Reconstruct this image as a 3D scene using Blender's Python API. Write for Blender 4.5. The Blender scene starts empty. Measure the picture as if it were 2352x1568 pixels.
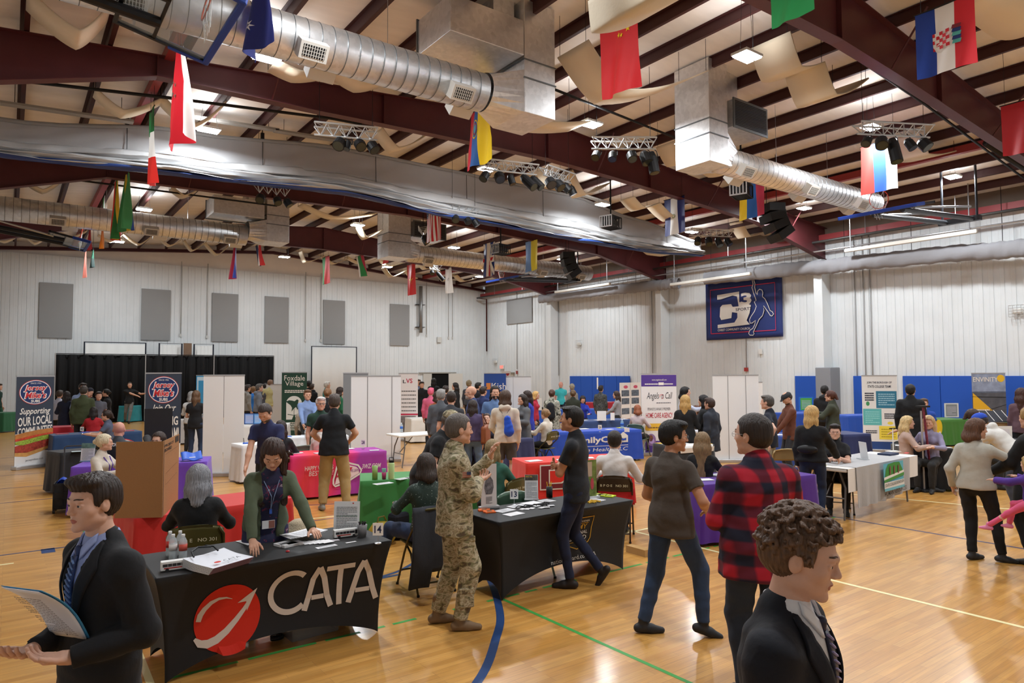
import bpy, math, random
import numpy as np
from mathutils import Vector, Matrix, noise
from mathutils.bvhtree import BVHTree
R = math.radians
scene = bpy.context.scene
COL = scene.collection
# ------------------------------------------------------------------ camera
EYE = 2.12                                    # the photographer stands on a low riser
FPX = 1568.0                                  # 24 mm lens on a 36 mm sensor, 2352 px wide
_yaw, _roll, _pitch = R(36.4), R(0.3), math.atan(74 / FPX)
_fw = np.array([math.sin(_yaw) * math.cos(_pitch), math.cos(_yaw) * math.cos(_pitch), math.sin(_pitch)])
_r0 = np.array([math.cos(_yaw), -math.sin(_yaw), 0.0]); _u0 = np.cross(_r0, _fw)
_rt = _r0 * math.cos(_roll) - _u0 * math.sin(_roll); _up = _r0 * math.sin(_roll) + _u0 * math.cos(_roll)
CAM = np.array([0.0, 0.0, EYE])
cd = bpy.data.cameras.new('camera'); cam = bpy.data.objects.new('camera', cd); COL.objects.link(cam)
cd.lens = 24.0; cd.sensor_width = 36.0; cd.sensor_fit = 'HORIZONTAL'; cd.clip_start = 0.05; cd.clip_end = 200
cam.matrix_world = Matrix(((_rt[0], _up[0], -_fw[0], 0), (_rt[1], _up[1], -_fw[1], 0), (_rt[2], _up[2], -_fw[2], EYE), (0, 0, 0, 1)))
cd.dof.use_dof = False
scene.camera = cam
# ------------------------------------------------------------------ view, world, large lights
scene.view_settings.view_transform = 'Standard'; scene.view_settings.look = 'None'
scene.view_settings.gamma = 1.0; scene.view_settings.use_curve_mapping = False
scene.view_settings.exposure = 0.9
w = bpy.data.worlds.new('world'); scene.world = w; w.use_nodes = True
w.node_tree.nodes['Background'].inputs[0].default_value = (0.9, 0.95, 1.0, 1); w.node_tree.nodes['Background'].inputs[1].default_value = 0.15
LAMP_W = 112.0
LX = (3.65, 10.7, 16.2, 22.35)
LAMPS = [(3.65, 12.4), (3.65, 16.9), (3.65, 26.4), (3.65, 33.4), (3.65, 7.6), (3.65, 1.5),
   (10.7, 7.25), (10.7, 11.4), (10.7, 15.65), (10.7, 24.5), (10.7, 33.2), (10.7, 1.5),
   (16.2, 7.7), (16.2, 16.7), (16.2, 26.4), (16.2, 33.2), (16.2, 1.5),
   (22.35, 8.3), (22.35, 13.0), (22.35, 17.9), (22.35, 26.0), (22.35, 33.5), (22.35, 1.5)]
LAMP_Z = 7.85
# points measured on the photograph, turned into places in the hall
def ray(x, y): return _fw + _rt * ((x - 1176) / FPX) - _up * ((y - 784) / FPX)
def at(x, y, h=0.0):
 d = ray(x, y); return CAM + d * ((h - EYE) / d[2])
def aty(x, y, Y): d = ray(x, y); return CAM + d * (Y / d[1])
def atx(x, y, X): d = ray(x, y); return CAM + d * (X / d[0])
def dep(x, y, z): return CAM + ray(x, y) * z
# ------------------------------------------------------------------ building helpers
def lin(c):
 if isinstance(c, str):
  c = c.lstrip('#'); c = c if len(c) == 6 else ''.join(q * 2 for q in c); c = [int(c[i:i + 2], 16) / 255 for i in (0, 2, 4)]
  return tuple(v / 12.92 if v <= .04045 else ((v + .055) / 1.055) ** 2.4 for v in c)
 return tuple(c)
_mats = {}
def mat(col, rough=0.6, metal=0.0, bump=0.0, bscale=40.0, var=0.0, vscale=6.0, emit=0.0, coat=0.0, trans=0.0, alpha=1.0, sheen=0.0, stretch=None, key=None):
 k = key or (str(col), rough, metal, bump, bscale, var, vscale, emit, coat, trans, alpha, sheen, str(stretch))
 if k in _mats: return _mats[k]
 m = bpy.data.materials.new('mat_%d' % len(_mats)); m.use_nodes = True; nt = m.node_tree
 b = nt.nodes['Principled BSDF']; c = lin(col)
 b.inputs['Base Color'].default_value = (*c, 1); b.inputs['Roughness'].default_value = rough; b.inputs['Metallic'].default_value = metal
 b.inputs['Specular IOR Level'].default_value = 0.35
 if coat: b.inputs['Coat Weight'].default_value = coat; b.inputs['Coat Roughness'].default_value = .12
 if trans: b.inputs['Transmission Weight'].default_value = trans; b.inputs['IOR'].default_value = 1.3
 if alpha < 1: b.inputs['Alpha'].default_value = alpha
 if sheen: b.inputs['Sheen Weight'].default_value = sheen
 if emit: b.inputs['Emission Color'].default_value = (*c, 1); b.inputs['Emission Strength'].default_value = emit
 if bump or var:
  tc = nt.nodes.new('ShaderNodeTexCoord'); mp = nt.nodes.new('ShaderNodeMapping'); nt.links.new(tc.outputs['Object'], mp.inputs[0])
  if stretch: mp.inputs['Scale'].default_value = stretch
 if var:
  n = nt.nodes.new('ShaderNodeTexNoise'); n.inputs['Scale'].default_value = vscale; n.inputs['Detail'].default_value = 4
  nt.links.new(mp.outputs[0], n.inputs[0])
  mr = nt.nodes.new('ShaderNodeMapRange'); mr.inputs[1].default_value = .3; mr.inputs[2].default_value = .7
  mr.inputs[3].default_value = 1 - var; mr.inputs[4].default_value = 1 + var; nt.links.new(n.outputs[0], mr.inputs[0])
  mx = nt.nodes.new('ShaderNodeMix'); mx.data_type = 'RGBA'; mx.blend_type = 'MULTIPLY'; mx.inputs[0].default_value = 1
  mx.inputs[6].default_value = (*c, 1); nt.links.new(mr.outputs[0], mx.inputs[7]); nt.links.new(mx.outputs[2], b.inputs['Base Color'])
 if bump:
  n = nt.nodes.new('ShaderNodeTexNoise'); n.inputs['Scale'].default_value = bscale; n.inputs['Detail'].default_value = 3
  nt.links.new(mp.outputs[0], n.inputs[0])
  bp = nt.nodes.new('ShaderNodeBump'); bp.inputs['Strength'].default_value = bump; bp.inputs['Distance'].default_value = .01
  nt.links.new(n.outputs[0], bp.inputs['Height']); nt.links.new(bp.outputs[0], b.inputs['Normal'])
 _mats[k] = m; return m
def tag(o, label=None, cat=None, group=None, kind=None):
 if label: o['label'] = label
 if cat: o['category'] = cat
 if group: o['group'] = group
 if kind: o['kind'] = kind
 return o
def empty(name, loc=(0, 0, 0), rz=0.0, label=None, cat=None, group=None, kind=None):
 o = bpy.data.objects.new(name, None); COL.objects.link(o); o.empty_display_size = .1
 o.location = [float(v) for v in loc]; o.rotation_euler = (0, 0, rz); return tag(o, label, cat, group, kind)
def link_mesh(name, me, m, parent=None, loc=None, smooth=False):
 o = bpy.data.objects.new(name, me); COL.objects.link(o)
 if m is not None: me.materials.append(m)
 if smooth: me.polygons.foreach_set('use_smooth', [True] * len(me.polygons)); me.update()
 if loc is not None: o.location = [float(v) for v in loc]
 if parent is not None: o.parent = parent
 return o
class MB:
 def __init__(s): s.v = []; s.f = []
 def add(s, v, f):
  n = len(s.v); s.v += [tuple(float(c) for c in p) for p in v]; s.f += [[n + i for i in q] for q in f]; return s
 def box(s, c, d, rot=None):
  x, y, z = [k / 2 for k in d]
  v = [Vector((i * x, j * y, k * z)) for i in (-1, 1) for j in (-1, 1) for k in (-1, 1)]
  if rot is not None: v = [rot @ p for p in v]
  c = Vector([float(k) for k in c]); v = [p + c for p in v]
  return s.add(v, [(0, 1, 3, 2), (4, 6, 7, 5), (0, 4, 5, 1), (2, 3, 7, 6), (0, 2, 6, 4), (1, 5, 7, 3)])
 def tube(s, pts, r, n=8, cap=True):
  pts = [Vector([float(c) for c in p]) for p in pts]; rs = r if hasattr(r, '__len__') else [r] * len(pts)
  rings = []; prev = None
  for i, p in enumerate(pts):
   t = (pts[min(i + 1, len(pts) - 1)] - pts[max(i - 1, 0)]).normalized()
   if prev is None:
    a = Vector((0, 0, 1)) if abs(t.z) < .9 else Vector((1, 0, 0)); u = t.cross(a).normalized()
   else: u = (prev - t * prev.dot(t)).normalized()
   prev = u; w_ = t.cross(u)
   rings.append([p + (u * math.cos(2 * math.pi * k / n) + w_ * math.sin(2 * math.pi * k / n)) * rs[i] for k in range(n)])
  v = [q for g in rings for q in g]; f = []
  for i in range(len(pts) - 1):
   for k in range(n): f.append((i * n + k, i * n + (k + 1) % n, (i + 1) * n + (k + 1) % n, (i + 1) * n + k))
  if cap: f.append(tuple(range(n))[::-1]); f.append(tuple((len(pts) - 1) * n + k for k in range(n)))
  return s.add(v, f)
 def lathe(s, prof, c=(0, 0, 0), n=16):
  v = []; f = []; c = [float(k) for k in c]
  for r, z in prof:
   for k in range(n): a = 2 * math.pi * k / n; v.append((c[0] + r * math.cos(a), c[1] + r * math.sin(a), c[2] + z))
  for i in range(len(prof) - 1):
   for k in range(n): f.append((i * n + k, i * n + (k + 1) % n, (i + 1) * n + (k + 1) % n, (i + 1) * n + k))
  f.append(tuple(range(n))[::-1]); f.append(tuple((len(prof) - 1) * n + k for k in range(n)))
  return s.add(v, f)
 def grid(s, fn, nu, nv):
  v = [fn(i / nu, j / nv) for j in range(nv + 1) for i in range(nu + 1)]; W = nu + 1
  return s.add(v, [(j * W + i, j * W + i + 1, (j + 1) * W + i + 1, (j + 1) * W + i) for j in range(nv) for i in range(nu)])
 def prism(s, pts, d):
  """pts: closed outline of 3d points, d: thickness vector"""
  n = len(pts); d = Vector([float(k) for k in d]); p = [Vector([float(c) for c in q]) for q in pts]
  return s.add(p + [q + d for q in p], [tuple(range(n)), tuple(range(2 * n - 1, n - 1, -1))] + [(i, i + n, (i + 1) % n + n, (i + 1) % n) for i in range(n)])
 def build(s, name, m, parent=None, smooth=False, bevel=0, loc=None, solid=0):
  me = bpy.data.meshes.new(name); me.from_pydata(s.v, [], s.f); me.update()
  o = link_mesh(name, me, m, parent, loc, smooth)
  if solid: k = o.modifiers.new('solid', 'SOLIDIFY'); k.thickness = solid; k.offset = 0
  if bevel: k = o.modifiers.new('bevel', 'BEVEL'); k.width = bevel; k.segments = 2; k.limit_method = 'ANGLE'
  return o
def box(name, c, d, m, parent=None, rot=None, bevel=0): return MB().box(c, d, rot).build(name, m, parent, bevel=bevel)
_txt = {}
def text_geo(s, shear=0.0, bold=0.0):
 k = (s, shear, bold)
 if k not in _txt:
  cu = bpy.data.curves.new('t', 'FONT'); cu.body = s; cu.size = 1; cu.shear = shear; cu.offset = bold; cu.resolution_u = 2; cu.fill_mode = 'FRONT'
  ob = bpy.data.objects.new('t', cu); me = ob.to_mesh()
  v = np.array([q.co[:] for q in me.vertices]) if len(me.vertices) else np.zeros((1, 3)); f = [tuple(p.vertices) for p in me.polygons]
  ob.to_mesh_clear(); bpy.data.objects.remove(ob); bpy.data.curves.remove(cu)
  _txt[k] = (v, f)
 return _txt[k]
class Panel:
 """a flat printed face: origin (lower left), unit u, unit v, printing layers sit a fraction of a millimetre off it"""
 def __init__(s, o, u, v, W, H, parent, eps=.0015):
  s.o = np.array(o, float); s.u = np.array(u, float); s.v = np.array(v, float); s.n = np.cross(s.u, s.v); s.W = W; s.H = H; s.p = parent; s.e = eps
 def P(s, a, b, k=1): return s.o + s.u * a * s.W + s.v * b * s.H + s.n * (s.e * k)
 def poly(s, pts, m, k=1, name='printed_shape'): return MB().add([s.P(a, b, k) for a, b in pts], [tuple(range(len(pts)))]).build(name, m, s.p)
 def rect(s, a0, b0, a1, b1, m, k=1, name='printed_area'): return s.poly([(a0, b0), (a1, b0), (a1, b1), (a0, b1)], m, k, name)
 def ell(s, a, b, ra, rb, m, k=1, name='printed_shape', n=40, rot=0):
  return s.poly([(a + (ra * s.W * math.cos(t) * math.cos(rot) - rb * s.H * math.sin(t) * math.sin(rot)) / s.W, b + (ra * s.W * math.cos(t) * math.sin(rot) + rb * s.H * math.sin(t) * math.cos(rot)) / s.H) for t in [2 * math.pi * i / n for i in range(n)]], m, k, name)
 def line(s, pts, wd, m, k=1, name='printed_line'):
  mb = MB(); q = [(a * s.W, b * s.H) for a, b in pts]; L = []; Rr = []
  for i, p in enumerate(q):
   a, b = q[max(i - 1, 0)], q[min(i + 1, len(q) - 1)]; dx, dy = b[0] - a[0], b[1] - a[1]; l = math.hypot(dx, dy) or 1
   ww = wd[i] if hasattr(wd, '__len__') else wd
   L.append(((p[0] - dy / l * ww / 2) / s.W, (p[1] + dx / l * ww / 2) / s.H)); Rr.append(((p[0] + dy / l * ww / 2) / s.W, (p[1] - dx / l * ww / 2) / s.H))
  n = len(q); mb.add([s.P(a, b, k) for a, b in L + Rr], [(i, i + n, i + n + 1, i + 1) for i in range(n - 1)])
  return mb.build(name, m, s.p)
 def text(s, t, a0, a1, b0, b1, m, k=1, shear=0.0, bold=0.0, name='lettering', keep=False, slope=0.0):
  v, f = text_geo(t, shear, bold); mn = v.min(0); mx = v.max(0); d = np.maximum(mx - mn, 1e-6)
  q = (v - mn) / d; sx, sy = a1 - a0, b1 - b0
  pts = [s.P(a0 + x * sx, b0 + y * sy + slope * x, k) for x, y, _ in q]
  return MB().add(pts, f).build(name, m, s.p)
 def lines(s, a0, a1, b0, b1, n, m, k=1, seed=0, fill=.45, name='text_block'):
  """rows of small unreadable print"""
  rd = random.Random(seed); mb = MB(); h = (b1 - b0) / n
  for i in range(n):
   y = b1 - (i + 1) * h; x = a0
   while x < a1 - .01 * (a1 - a0):
    wl = (a1 - a0) * rd.uniform(.05, .16); xe = min(x + wl, a1)
    if i % 5 != 4 or x < (a0 + a1) / 2: mb.add([s.P(x, y, k), s.P(xe, y, k), s.P(xe, y + h * fill, k), s.P(x, y + h * fill, k)], [(0, 1, 2, 3)])
    x = xe + (a1 - a0) * .02
  return mb.build(name, m, s.p)
# ------------------------------------------------------------------ the hall
XR, YB, XL, YF, RX, SL = 25.5, 37.7, -2.5, -4.0, 11.5, 0.083
def zroof(x): return 9.12 - SL * abs(x - RX)
def zframe(x): return 8.86 - SL * abs(x - RX)
def nodes_mat(name):
 m = bpy.data.materials.new(name); m.use_nodes = True; return m, m.node_tree, m.node_tree.nodes['Principled BSDF']
def floor_mat():
 m, nt, b = nodes_mat('maple_floor'); N = nt.nodes.new; L = nt.links.new
 tc = N('ShaderNodeTexCoord'); mp = N('ShaderNodeMapping'); L(tc.outputs['Object'], mp.inputs[0])
 br = N('ShaderNodeTexBrick'); br.inputs['Scale'].default_value = 1.0; br.inputs['Brick Width'].default_value = .62; br.inputs['Row Height'].default_value = .058
 br.inputs['Mortar Size'].default_value = .0012; br.inputs['Mortar Smooth'].default_value = .2; br.inputs['Bias'].default_value = 0.0; br.offset = .37; br.offset_frequency = 3
 br.inputs['Color1'].default_value = (*lin('#cc9950'), 1); br.inputs['Color2'].default_value = (*lin('#ba853e'), 1); br.inputs['Mortar'].default_value = (*lin('#9c6f3c'), 1)
 L(mp.outputs[0], br.inputs['Vector'])
 n = N('ShaderNodeTexNoise'); mp2 = N('ShaderNodeMapping'); mp2.inputs['Scale'].default_value = (3, 60, 1); L(tc.outputs['Object'], mp2.inputs[0]); L(mp2.outputs[0], n.inputs[0]); n.inputs['Scale'].default_value = 1; n.inputs['Detail'].default_value = 6
 mr = N('ShaderNodeMapRange'); mr.inputs[1].default_value = .25; mr.inputs[2].default_value = .75; mr.inputs[3].default_value = .86; mr.inputs[4].default_value = 1.12; L(n.outputs[0], mr.inputs[0])
 mx = N('ShaderNodeMix'); mx.data_type = 'RGBA'; mx.blend_type = 'MULTIPLY'; mx.inputs[0].default_value = 1; L(br.outputs[0], mx.inputs[6]); L(mr.outputs[0], mx.inputs[7])
 n2 = N('ShaderNodeTexNoise'); mp3 = N('ShaderNodeMapping'); mp3.inputs['Scale'].default_value = (1.2, 9, 1); L(tc.outputs['Object'], mp3.inputs[0]); L(mp3.outputs[0], n2.inputs[0]); n2.inputs['Scale'].default_value = 1
 cr = N('ShaderNodeMapRange'); cr.inputs[1].default_value = .35; cr.inputs[2].default_value = .65; cr.inputs[3].default_value = .9; cr.inputs[4].default_value = 1.08; L(n2.outputs[0], cr.inputs[0])
 mx2 = N('ShaderNodeMix'); mx2.data_type = 'RGBA'; mx2.blend_type = 'MULTIPLY'; mx2.inputs[0].default_value = 1; L(mx.outputs[2], mx2.inputs[6]); L(cr.outputs[0], mx2.inputs[7])
 L(mx2.outputs[2], b.inputs['Base Color']); b.inputs['Roughness'].default_value = .33; b.inputs['Specular IOR Level'].default_value = .55
 b.inputs['Coat Weight'].default_value = .35; b.inputs['Coat Roughness'].default_value = .14
 bp = N('ShaderNodeBump'); bp.inputs['Strength'].default_value = .06; bp.inputs['Distance'].default_value = .004
 n3 = N('ShaderNodeTexNoise'); n3.inputs['Scale'].default_value = 2.2; L(tc.outputs['Object'], n3.inputs[0]); L(n3.outputs[0], bp.inputs['Height']); L(bp.outputs[0], b.inputs['Normal'])
 return m
fl = MB().box(((XL + XR) / 2, (YB + YF) / 2, -.05), (XR - XL, YB - YF, .1)).build('floor', floor_mat()); tag(fl, 'polished amber maple basketball court floor', kind='structure')
M_W = mat('#d6dbdd', .42, bump=.02, bscale=3, var=.03, vscale=1.5); M_RED = mat('#532629', .45, var=.12, vscale=2); M_RED2 = mat('#8e3436', .5)
M_INS = mat('#e6e0d9', .5, bump=.5, bscale=2.0, var=.05, vscale=1.2, stretch=(1, 4, 1))
M_GREY = mat('#8f9090', .9, bump=.2, bscale=90); M_BLK = mat('#0d0d0f', .55); M_DBLK = mat('#050506', .9, bump=.3, bscale=25)
M_CHR = mat('#b9bcc0', .3, .9); M_GALV = None
def galv_mat():
 m, nt, b = nodes_mat('galvanised'); N = nt.nodes.new; L = nt.links.new
 tc = N('ShaderNodeTexCoord'); v = N('ShaderNodeTexVoronoi'); v.inputs['Scale'].default_value = 14; L(tc.outputs['Object'], v.inputs['Vector'])
 mr = N('ShaderNodeMapRange'); mr.inputs[3].default_value = .56; mr.inputs[4].default_value = .72; L(v.outputs['Color'], mr.inputs[0])
 n = N('ShaderNodeTexNoise'); n.inputs['Scale'].default_value = 1.5; L(tc.outputs['Object'], n.inputs[0]); ad = N('ShaderNodeMath'); ad.operation = 'MULTIPLY_ADD'; ad.inputs[1].default_value = .2; L(n.outputs[0], ad.inputs[0]); L(mr.outputs[0], ad.inputs[2])
 cb = N('ShaderNodeCombineColor'); [L(ad.outputs[0], cb.inputs[i]) for i in range(3)]; L(cb.outputs[0], b.inputs['Base Color'])
 b.inputs['Metallic'].default_value = .85; b.inputs['Roughness'].default_value = .42
 bp = N('ShaderNodeBump'); bp.inputs['Strength'].default_value = .25; bp.inputs['Distance'].default_value = .02; n2 = N('ShaderNodeTexNoise'); n2.inputs['Scale'].default_value = 2.5; L(tc.outputs['Object'], n2.inputs[0]); L(n2.outputs[0], bp.inputs['Height']); L(bp.outputs[0], b.inputs['Normal'])
 return m
M_GALV = galv_mat()
# ribbed liner-panel walls
def ribbed(name, p0, p1, z0, z1, inward, pitch=.305, label=''):
 p0 = Vector(p0); p1 = Vector(p1); d = (p1 - p0); Ln = d.length; d.normalize(); inw = Vector((*inward, 0)); n = int(Ln / pitch); prof = []
 for i in range(n + 1):
  s = i * pitch
  for a, b in ((0, 0), (.006, -.018), (.030, -.018), (.036, 0), (.17, 0), (.175, .004), (.19, .004), (.195, 0)):
   if s + a <= Ln: prof.append(p0 + d * (s + a) + inw * b)
 prof.append(p1)
 v = []; f = []
 zs = [z0 if not callable(z0) else z0(0), None]
 for q in prof:
  v.append((q.x, q.y, z0)); v.append((q.x, q.y, z1(q) if callable(z1) else z1))
 f = [(2 * i, 2 * i + 2, 2 * i + 3, 2 * i + 1) for i in range(len(prof) - 1)]
 o = MB().add(v, f).build(name, M_W); tag(o, label, kind='structure'); return o
ribbed('wall_back', (XL, YB, 0), (XR, YB, 0), 0, 7.68, (0, -1), label='white ribbed metal liner wall at the far end')
ribbed('wall_right', (XR, YB, 0), (XR, YF, 0), 0, 7.35, (-1, 0), label='white ribbed metal liner wall on the right')
ribbed('wall_left', (XL, YF, 0), (XL, YB, 0), 0, 7.6, (1, 0), label='white ribbed metal wall on the left')
ribbed('wall_front', (XR, YF, 0), (XL, YF, 0), 0, 7.68, (0, 1), label='white ribbed metal wall behind the viewer')
for nm, y, s in (('wall_gable_back', YB + .12, -1), ('wall_gable_front', YF - .12, 1)):
 pts = [(XL, y, 7.5), (XR, y, 7.5), (XR, y, zroof(XR) + .1), (RX, y, zroof(RX) + .1), (XL, y, zroof(XL) + .1)]
 tag(MB().prism(pts, (0, -s * .1, 0)).build(nm, M_INS), 'insulation blanket in the gable above the liner panels', kind='structure')
for nm, x, s in (('wall_eave_right', XR + .12, 1), ('wall_eave_left', XL - .12, -1)):
 tag(MB().box((x, (YB + YF) / 2, 7.7), (.1, YB - YF, 1.1)).build(nm, mat('#7d7164', .7)), 'insulation above the liner wall at the eave', kind='structure')
# ceiling: insulation blanket on both roof slopes
mb = MB()
for xa, xb in ((XL - .2, RX), (RX, XR + .2)):
 mb.prism([(xa, YF - .2, zroof(xa)), (xb, YF - .2, zroof(xb)), (xb, YF - .2, zroof(xb) + .1), (xa, YF - .2, zroof(xa) + .1)], (0, YB - YF + .4, 0))
tag(mb.build('ceiling', M_INS), 'pale insulation blanket under the roof', kind='structure')
M_PUR0 = mat('#40201f', .5)  # darker than the frame maroon: shade of the unlit purlins put into the colour
ybays = [-4, 6, 14, 22, 30.2, 37.55]
# purlins
x = XL + .1; k = 0; xs = []
x = .08 - 2 * 1.22
while x < XR - .1: xs.append(x); x += 1.22
for x in xs:
 z = zroof(x) - .01
 m = MB(); yl = YB - YF
 m.box((x, (YB + YF) / 2, z - .11), (.012, yl, .21)); m.box((x + .035, (YB + YF) / 2, z - .215), (.075, yl, .012)); m.box((x - .03, (YB + YF) / 2, z - .006), (.07, yl, .012))
 tag(m.build('roof_beam', M_PUR0), 'maroon roof purlin running the length of the hall', kind='structure')
# rigid frames
def zbot(x):
 P = [(-2.5, 6.35), (2.1, 7.68), (5, 7.72), (10.5, 7.88), (12.5, 7.86), (16, 7.66), (20.9, 7.38), (25.1, 6.55), (25.5, 6.45)]
 for (a, b), (c, d) in zip(P, P[1:]):
  if x <= c: return b + (d - b) * (x - a) / (c - a)
 return P[-1][1]
for i, y in enumerate(ybays[1:]):
 m = MB(); X = [-2.5, 2.1, 5, 8, RX, 14, 17, 20.9, 25.5]
 end = i == 4
 tp = [(a, y, zframe(a)) for a in X]; bt = [(a, y, zbot(a) if not end else zframe(a) - .13) for a in X]
 m.prism([(a, b - .006, c) for a, b, c in bt] + [(a, b - .006, c) for a, b, c in tp[::-1]], (0, .012, 0))
 for row in (tp, bt):
  for (p, q) in zip(row, row[1:]):
   m.prism([(p[0], y - .115, p[2] - .008), (q[0], y - .115, q[2] - .008), (q[0], y - .115, q[2] + .008), (p[0], y - .115, p[2] + .008)], (0, .23, 0))
 if not end:
  for a in (2.1, 6.7, RX, 15.5, 20.9): m.box((a, y, (zframe(a) + zbot(a)) / 2), (.012, .2, zframe(a) - zbot(a)))
  for a in (4.2, 9.0, 13.3, 18.2, 22.7):       # flange braces up to the purlins
   m.tube([(a, y - .1, zbot(a) + .02), (a, y - .75, zroof(a) - .22)], .02, 5)
 o = m.build('roof_frame_beam', M_RED); tag(o, 'maroon tapered steel frame beam under the roof', kind='structure')
 cm = MB(); cm.box((XR - .3, y, 3.3), (.6, .012, 6.6)).box((XR - .6, y, 3.2), (.014, .23, 6.4)).box((XR - .01, y, 3.3), (.014, .23, 6.6))
 if not end: tag(MB().box((XR - .31, y, 3.24), (.6, .34, 6.4)).build('column', M_W, bevel=.01), 'white boxed steel column on the right wall', kind='structure')
# maroon strut beams along the hall
for (xa, ya, yb_) in ((2.3, 6, 37.5), (20.8, 6, 37.5)):
 m = MB().box((xa, (ya + yb_) / 2, 8.16), (.16, yb_ - ya, .2)); tag(m.build('roof_strut_beam', M_RED2), 'red longitudinal strut beam between the frames', kind='structure')
tag(MB().box((XR - .35, 17, 7.28), (.2, 41, .22)).build('eave_strut_beam', M_RED2), 'red eave strut along the right wall', kind='structure')
# back and right baseboards
M_BASE = mat('#3b3a3a', .6)
tag(MB().box(((XL + XR) / 2, YB - .03, .07), (XR - XL, .03, .14)).build('baseboard_back', M_BASE), 'dark baseboard along the far wall', kind='structure')
tag(MB().box((XR - .03, (YB + YF) / 2, .07), (.03, YB - YF, .14)).build('baseboard_right', M_BASE), 'dark baseboard along the right wall', kind='structure')
# painted court lines
M_LB = mat('#24406f', .35); M_LG = mat('#3f9a46', .4); M_LC = mat('#e6dca8', .35); M_LN = mat('#343c66', .35)
def fline(pts, wd, m, worn=0):
 mb = MB(); n = len(pts); L_ = []; R_ = []
 for i, p in enumerate(pts):
  a = pts[max(0, i - 1)]; b = pts[min(n - 1, i + 1)]; dx, dy = b[0] - a[0], b[1] - a[1]; l = math.hypot(dx, dy)
  L_.append((p[0] - dy / l * wd / 2, p[1] + dx / l * wd / 2, .0012)); R_.append((p[0] + dy / l * wd / 2, p[1] - dx / l * wd / 2, .0012))
 rd = random.Random(n)
 mb.add(L_ + R_, [(i, i + n, i + n + 1, i + 1) for i in range(n - 1) if not (worn and rd.random() < worn)])
 o = mb.build('court_line', m, fl); return o
def seg(a, b, n): return [(a[0] + (b[0] - a[0]) * i / n, a[1] + (b[1] - a[1]) * i / n) for i in range(n + 1)]
def smooth_pts(P, n=8):
 out = []
 for i in range(len(P) - 1):
  p0, p1, p2, p3 = [np.array(P[max(0, min(len(P) - 1, j))]) for j in (i - 1, i, i + 1, i + 2)]
  for k in range(n): t = k / n; out.append(tuple(.5 * ((2 * p1) + (p2 - p0) * t + (2 * p0 - 5 * p1 + 4 * p2 - p3) * t * t + (3 * p1 - p0 - 3 * p2 + p3) * t ** 3)))
 out.append(tuple(P[-1])); return out
fline(seg((.9, 5.37), (9.8, 5.33), 120), .038, M_LG, .35); fline(seg((3.8, 5.33), (3.82, -2), 90), .038, M_LG, .05)
fline(seg((.85, 9.9), (.95, 12.6), 6), .05, M_LG)
fline(smooth_pts([(1.6, 6.35), (3.11, 6.65), (3.62, 6.86), (4.36, 7.5), (4.9, 8.4)]), .05, M_LB)
fline(smooth_pts([(4.37, 6.9), (4.24, 6.41), (4.02, 5.84), (3.56, 5.03), (3.21, 4.59), (2.64, 4.01), (1.7, 3.4)]), .07, M_LB)
for y in (6.63, 10.21, 14.37, 16.2, 18.3, 22.2): fline([(XL, y), (8 if y > 12 else 3.4, y)], .05 if y < 7 else .04, M_LB if y < 12 else M_LN)
fline([(.44, 10.0), (.44, 10.26)], .14, M_LB)
fline([(9.82, -3), (9.8, 12)], .045, M_LN); fline([(6.83, -3), (6.80, 9.5)], .05, M_LC); fline([(12.6, 3.5), (11.0, 9)], .05, M_LC)
fline([(.78, 3), (.86, 6.2)], .05, M_LC); fline([(XL, 9.7), (.1, 9.7)], .05, M_LC); fline([(.55, 9.35), (.9, 9.35)], .05, M_LC)
fline([(3.0, 11.4), (6, 10.2), (8, 9.9)], .04, M_LN); fline([(2, 10.1), (6, 9.75)], .04, M_LC); fline([(5.9, 6.5), (9.8, 6.5)], .05, M_LC); fline([(2.2, 9.8), (8, 9.8)], .035, M_LN)
# ------------------------------------------------------------------ lamps
M_LAMP = mat('#f4f8ff', .5, emit=26.0); M_HOUS = mat('#c9c9c6', .5)
vis = 0
for (x, y) in LAMPS:
 t = empty('high_bay_lamp', (x, y, LAMP_Z), 0, group='high bay lamps over the hall')
 side = 'by the far wall' if y > 30 else 'past the divider curtain' if y > 20 else 'over the near court'
 col = {3.65: 'left', 10.7: 'left middle', 16.2: 'right middle', 22.35: 'right'}[x]
 tag(t, 'white lamp in the %s row %s, %s' % (col, side, {0: 'first', 1: 'second', 2: 'third', 3: 'fourth', 4: 'fifth'}[sorted([q for p, q in LAMPS if p == x and (q > 30) == (y > 30) and ((q > 20) == (y > 20))]).index(y)] + ' one'), 'lamp')
 h = MB().box((0, 0, .045), (.50, .34, .05)).box((0, 0, .085), (.3, .14, .04)); h.build('housing', M_HOUS, t, bevel=.006)
 MB().box((0, -.085, .008), (.44, .13, .022)).build('lamp_tube', M_LAMP, t); MB().box((0, .085, .008), (.44, .13, .022)).build('lamp_tube', M_LAMP, t)
 for sx in (-.2, .2): MB().tube([(sx, 0, .07), (sx * .6, 0, zroof(x) - LAMP_Z + .01)], .004, 4).build('hanger', M_BLK, t)
 ld = bpy.data.lights.new('lamp_light', 'AREA'); ld.shape = 'RECTANGLE'; ld.size = .46; ld.size_y = .32; ld.energy = LAMP_W; ld.color = (0.93, 0.97, 1.0); ld.spread = R(178)
 lo = bpy.data.objects.new('lamp_light', ld); COL.objects.link(lo); lo.parent = t; lo.location = (0, 0, -.02)
 ld = bpy.data.lights.new('ceiling_fill', 'AREA'); ld.size = .4; ld.energy = LAMP_W * .09; ld.color = (0.95, 0.97, 1.0); lo = bpy.data.objects.new('ceiling_fill', ld); COL.objects.link(lo); lo.parent = t; lo.location = (0, 0, .125); lo.rotation_euler = (math.pi, 0, 0)  # second light is an added fill aimed up to brighten the ceiling
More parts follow.
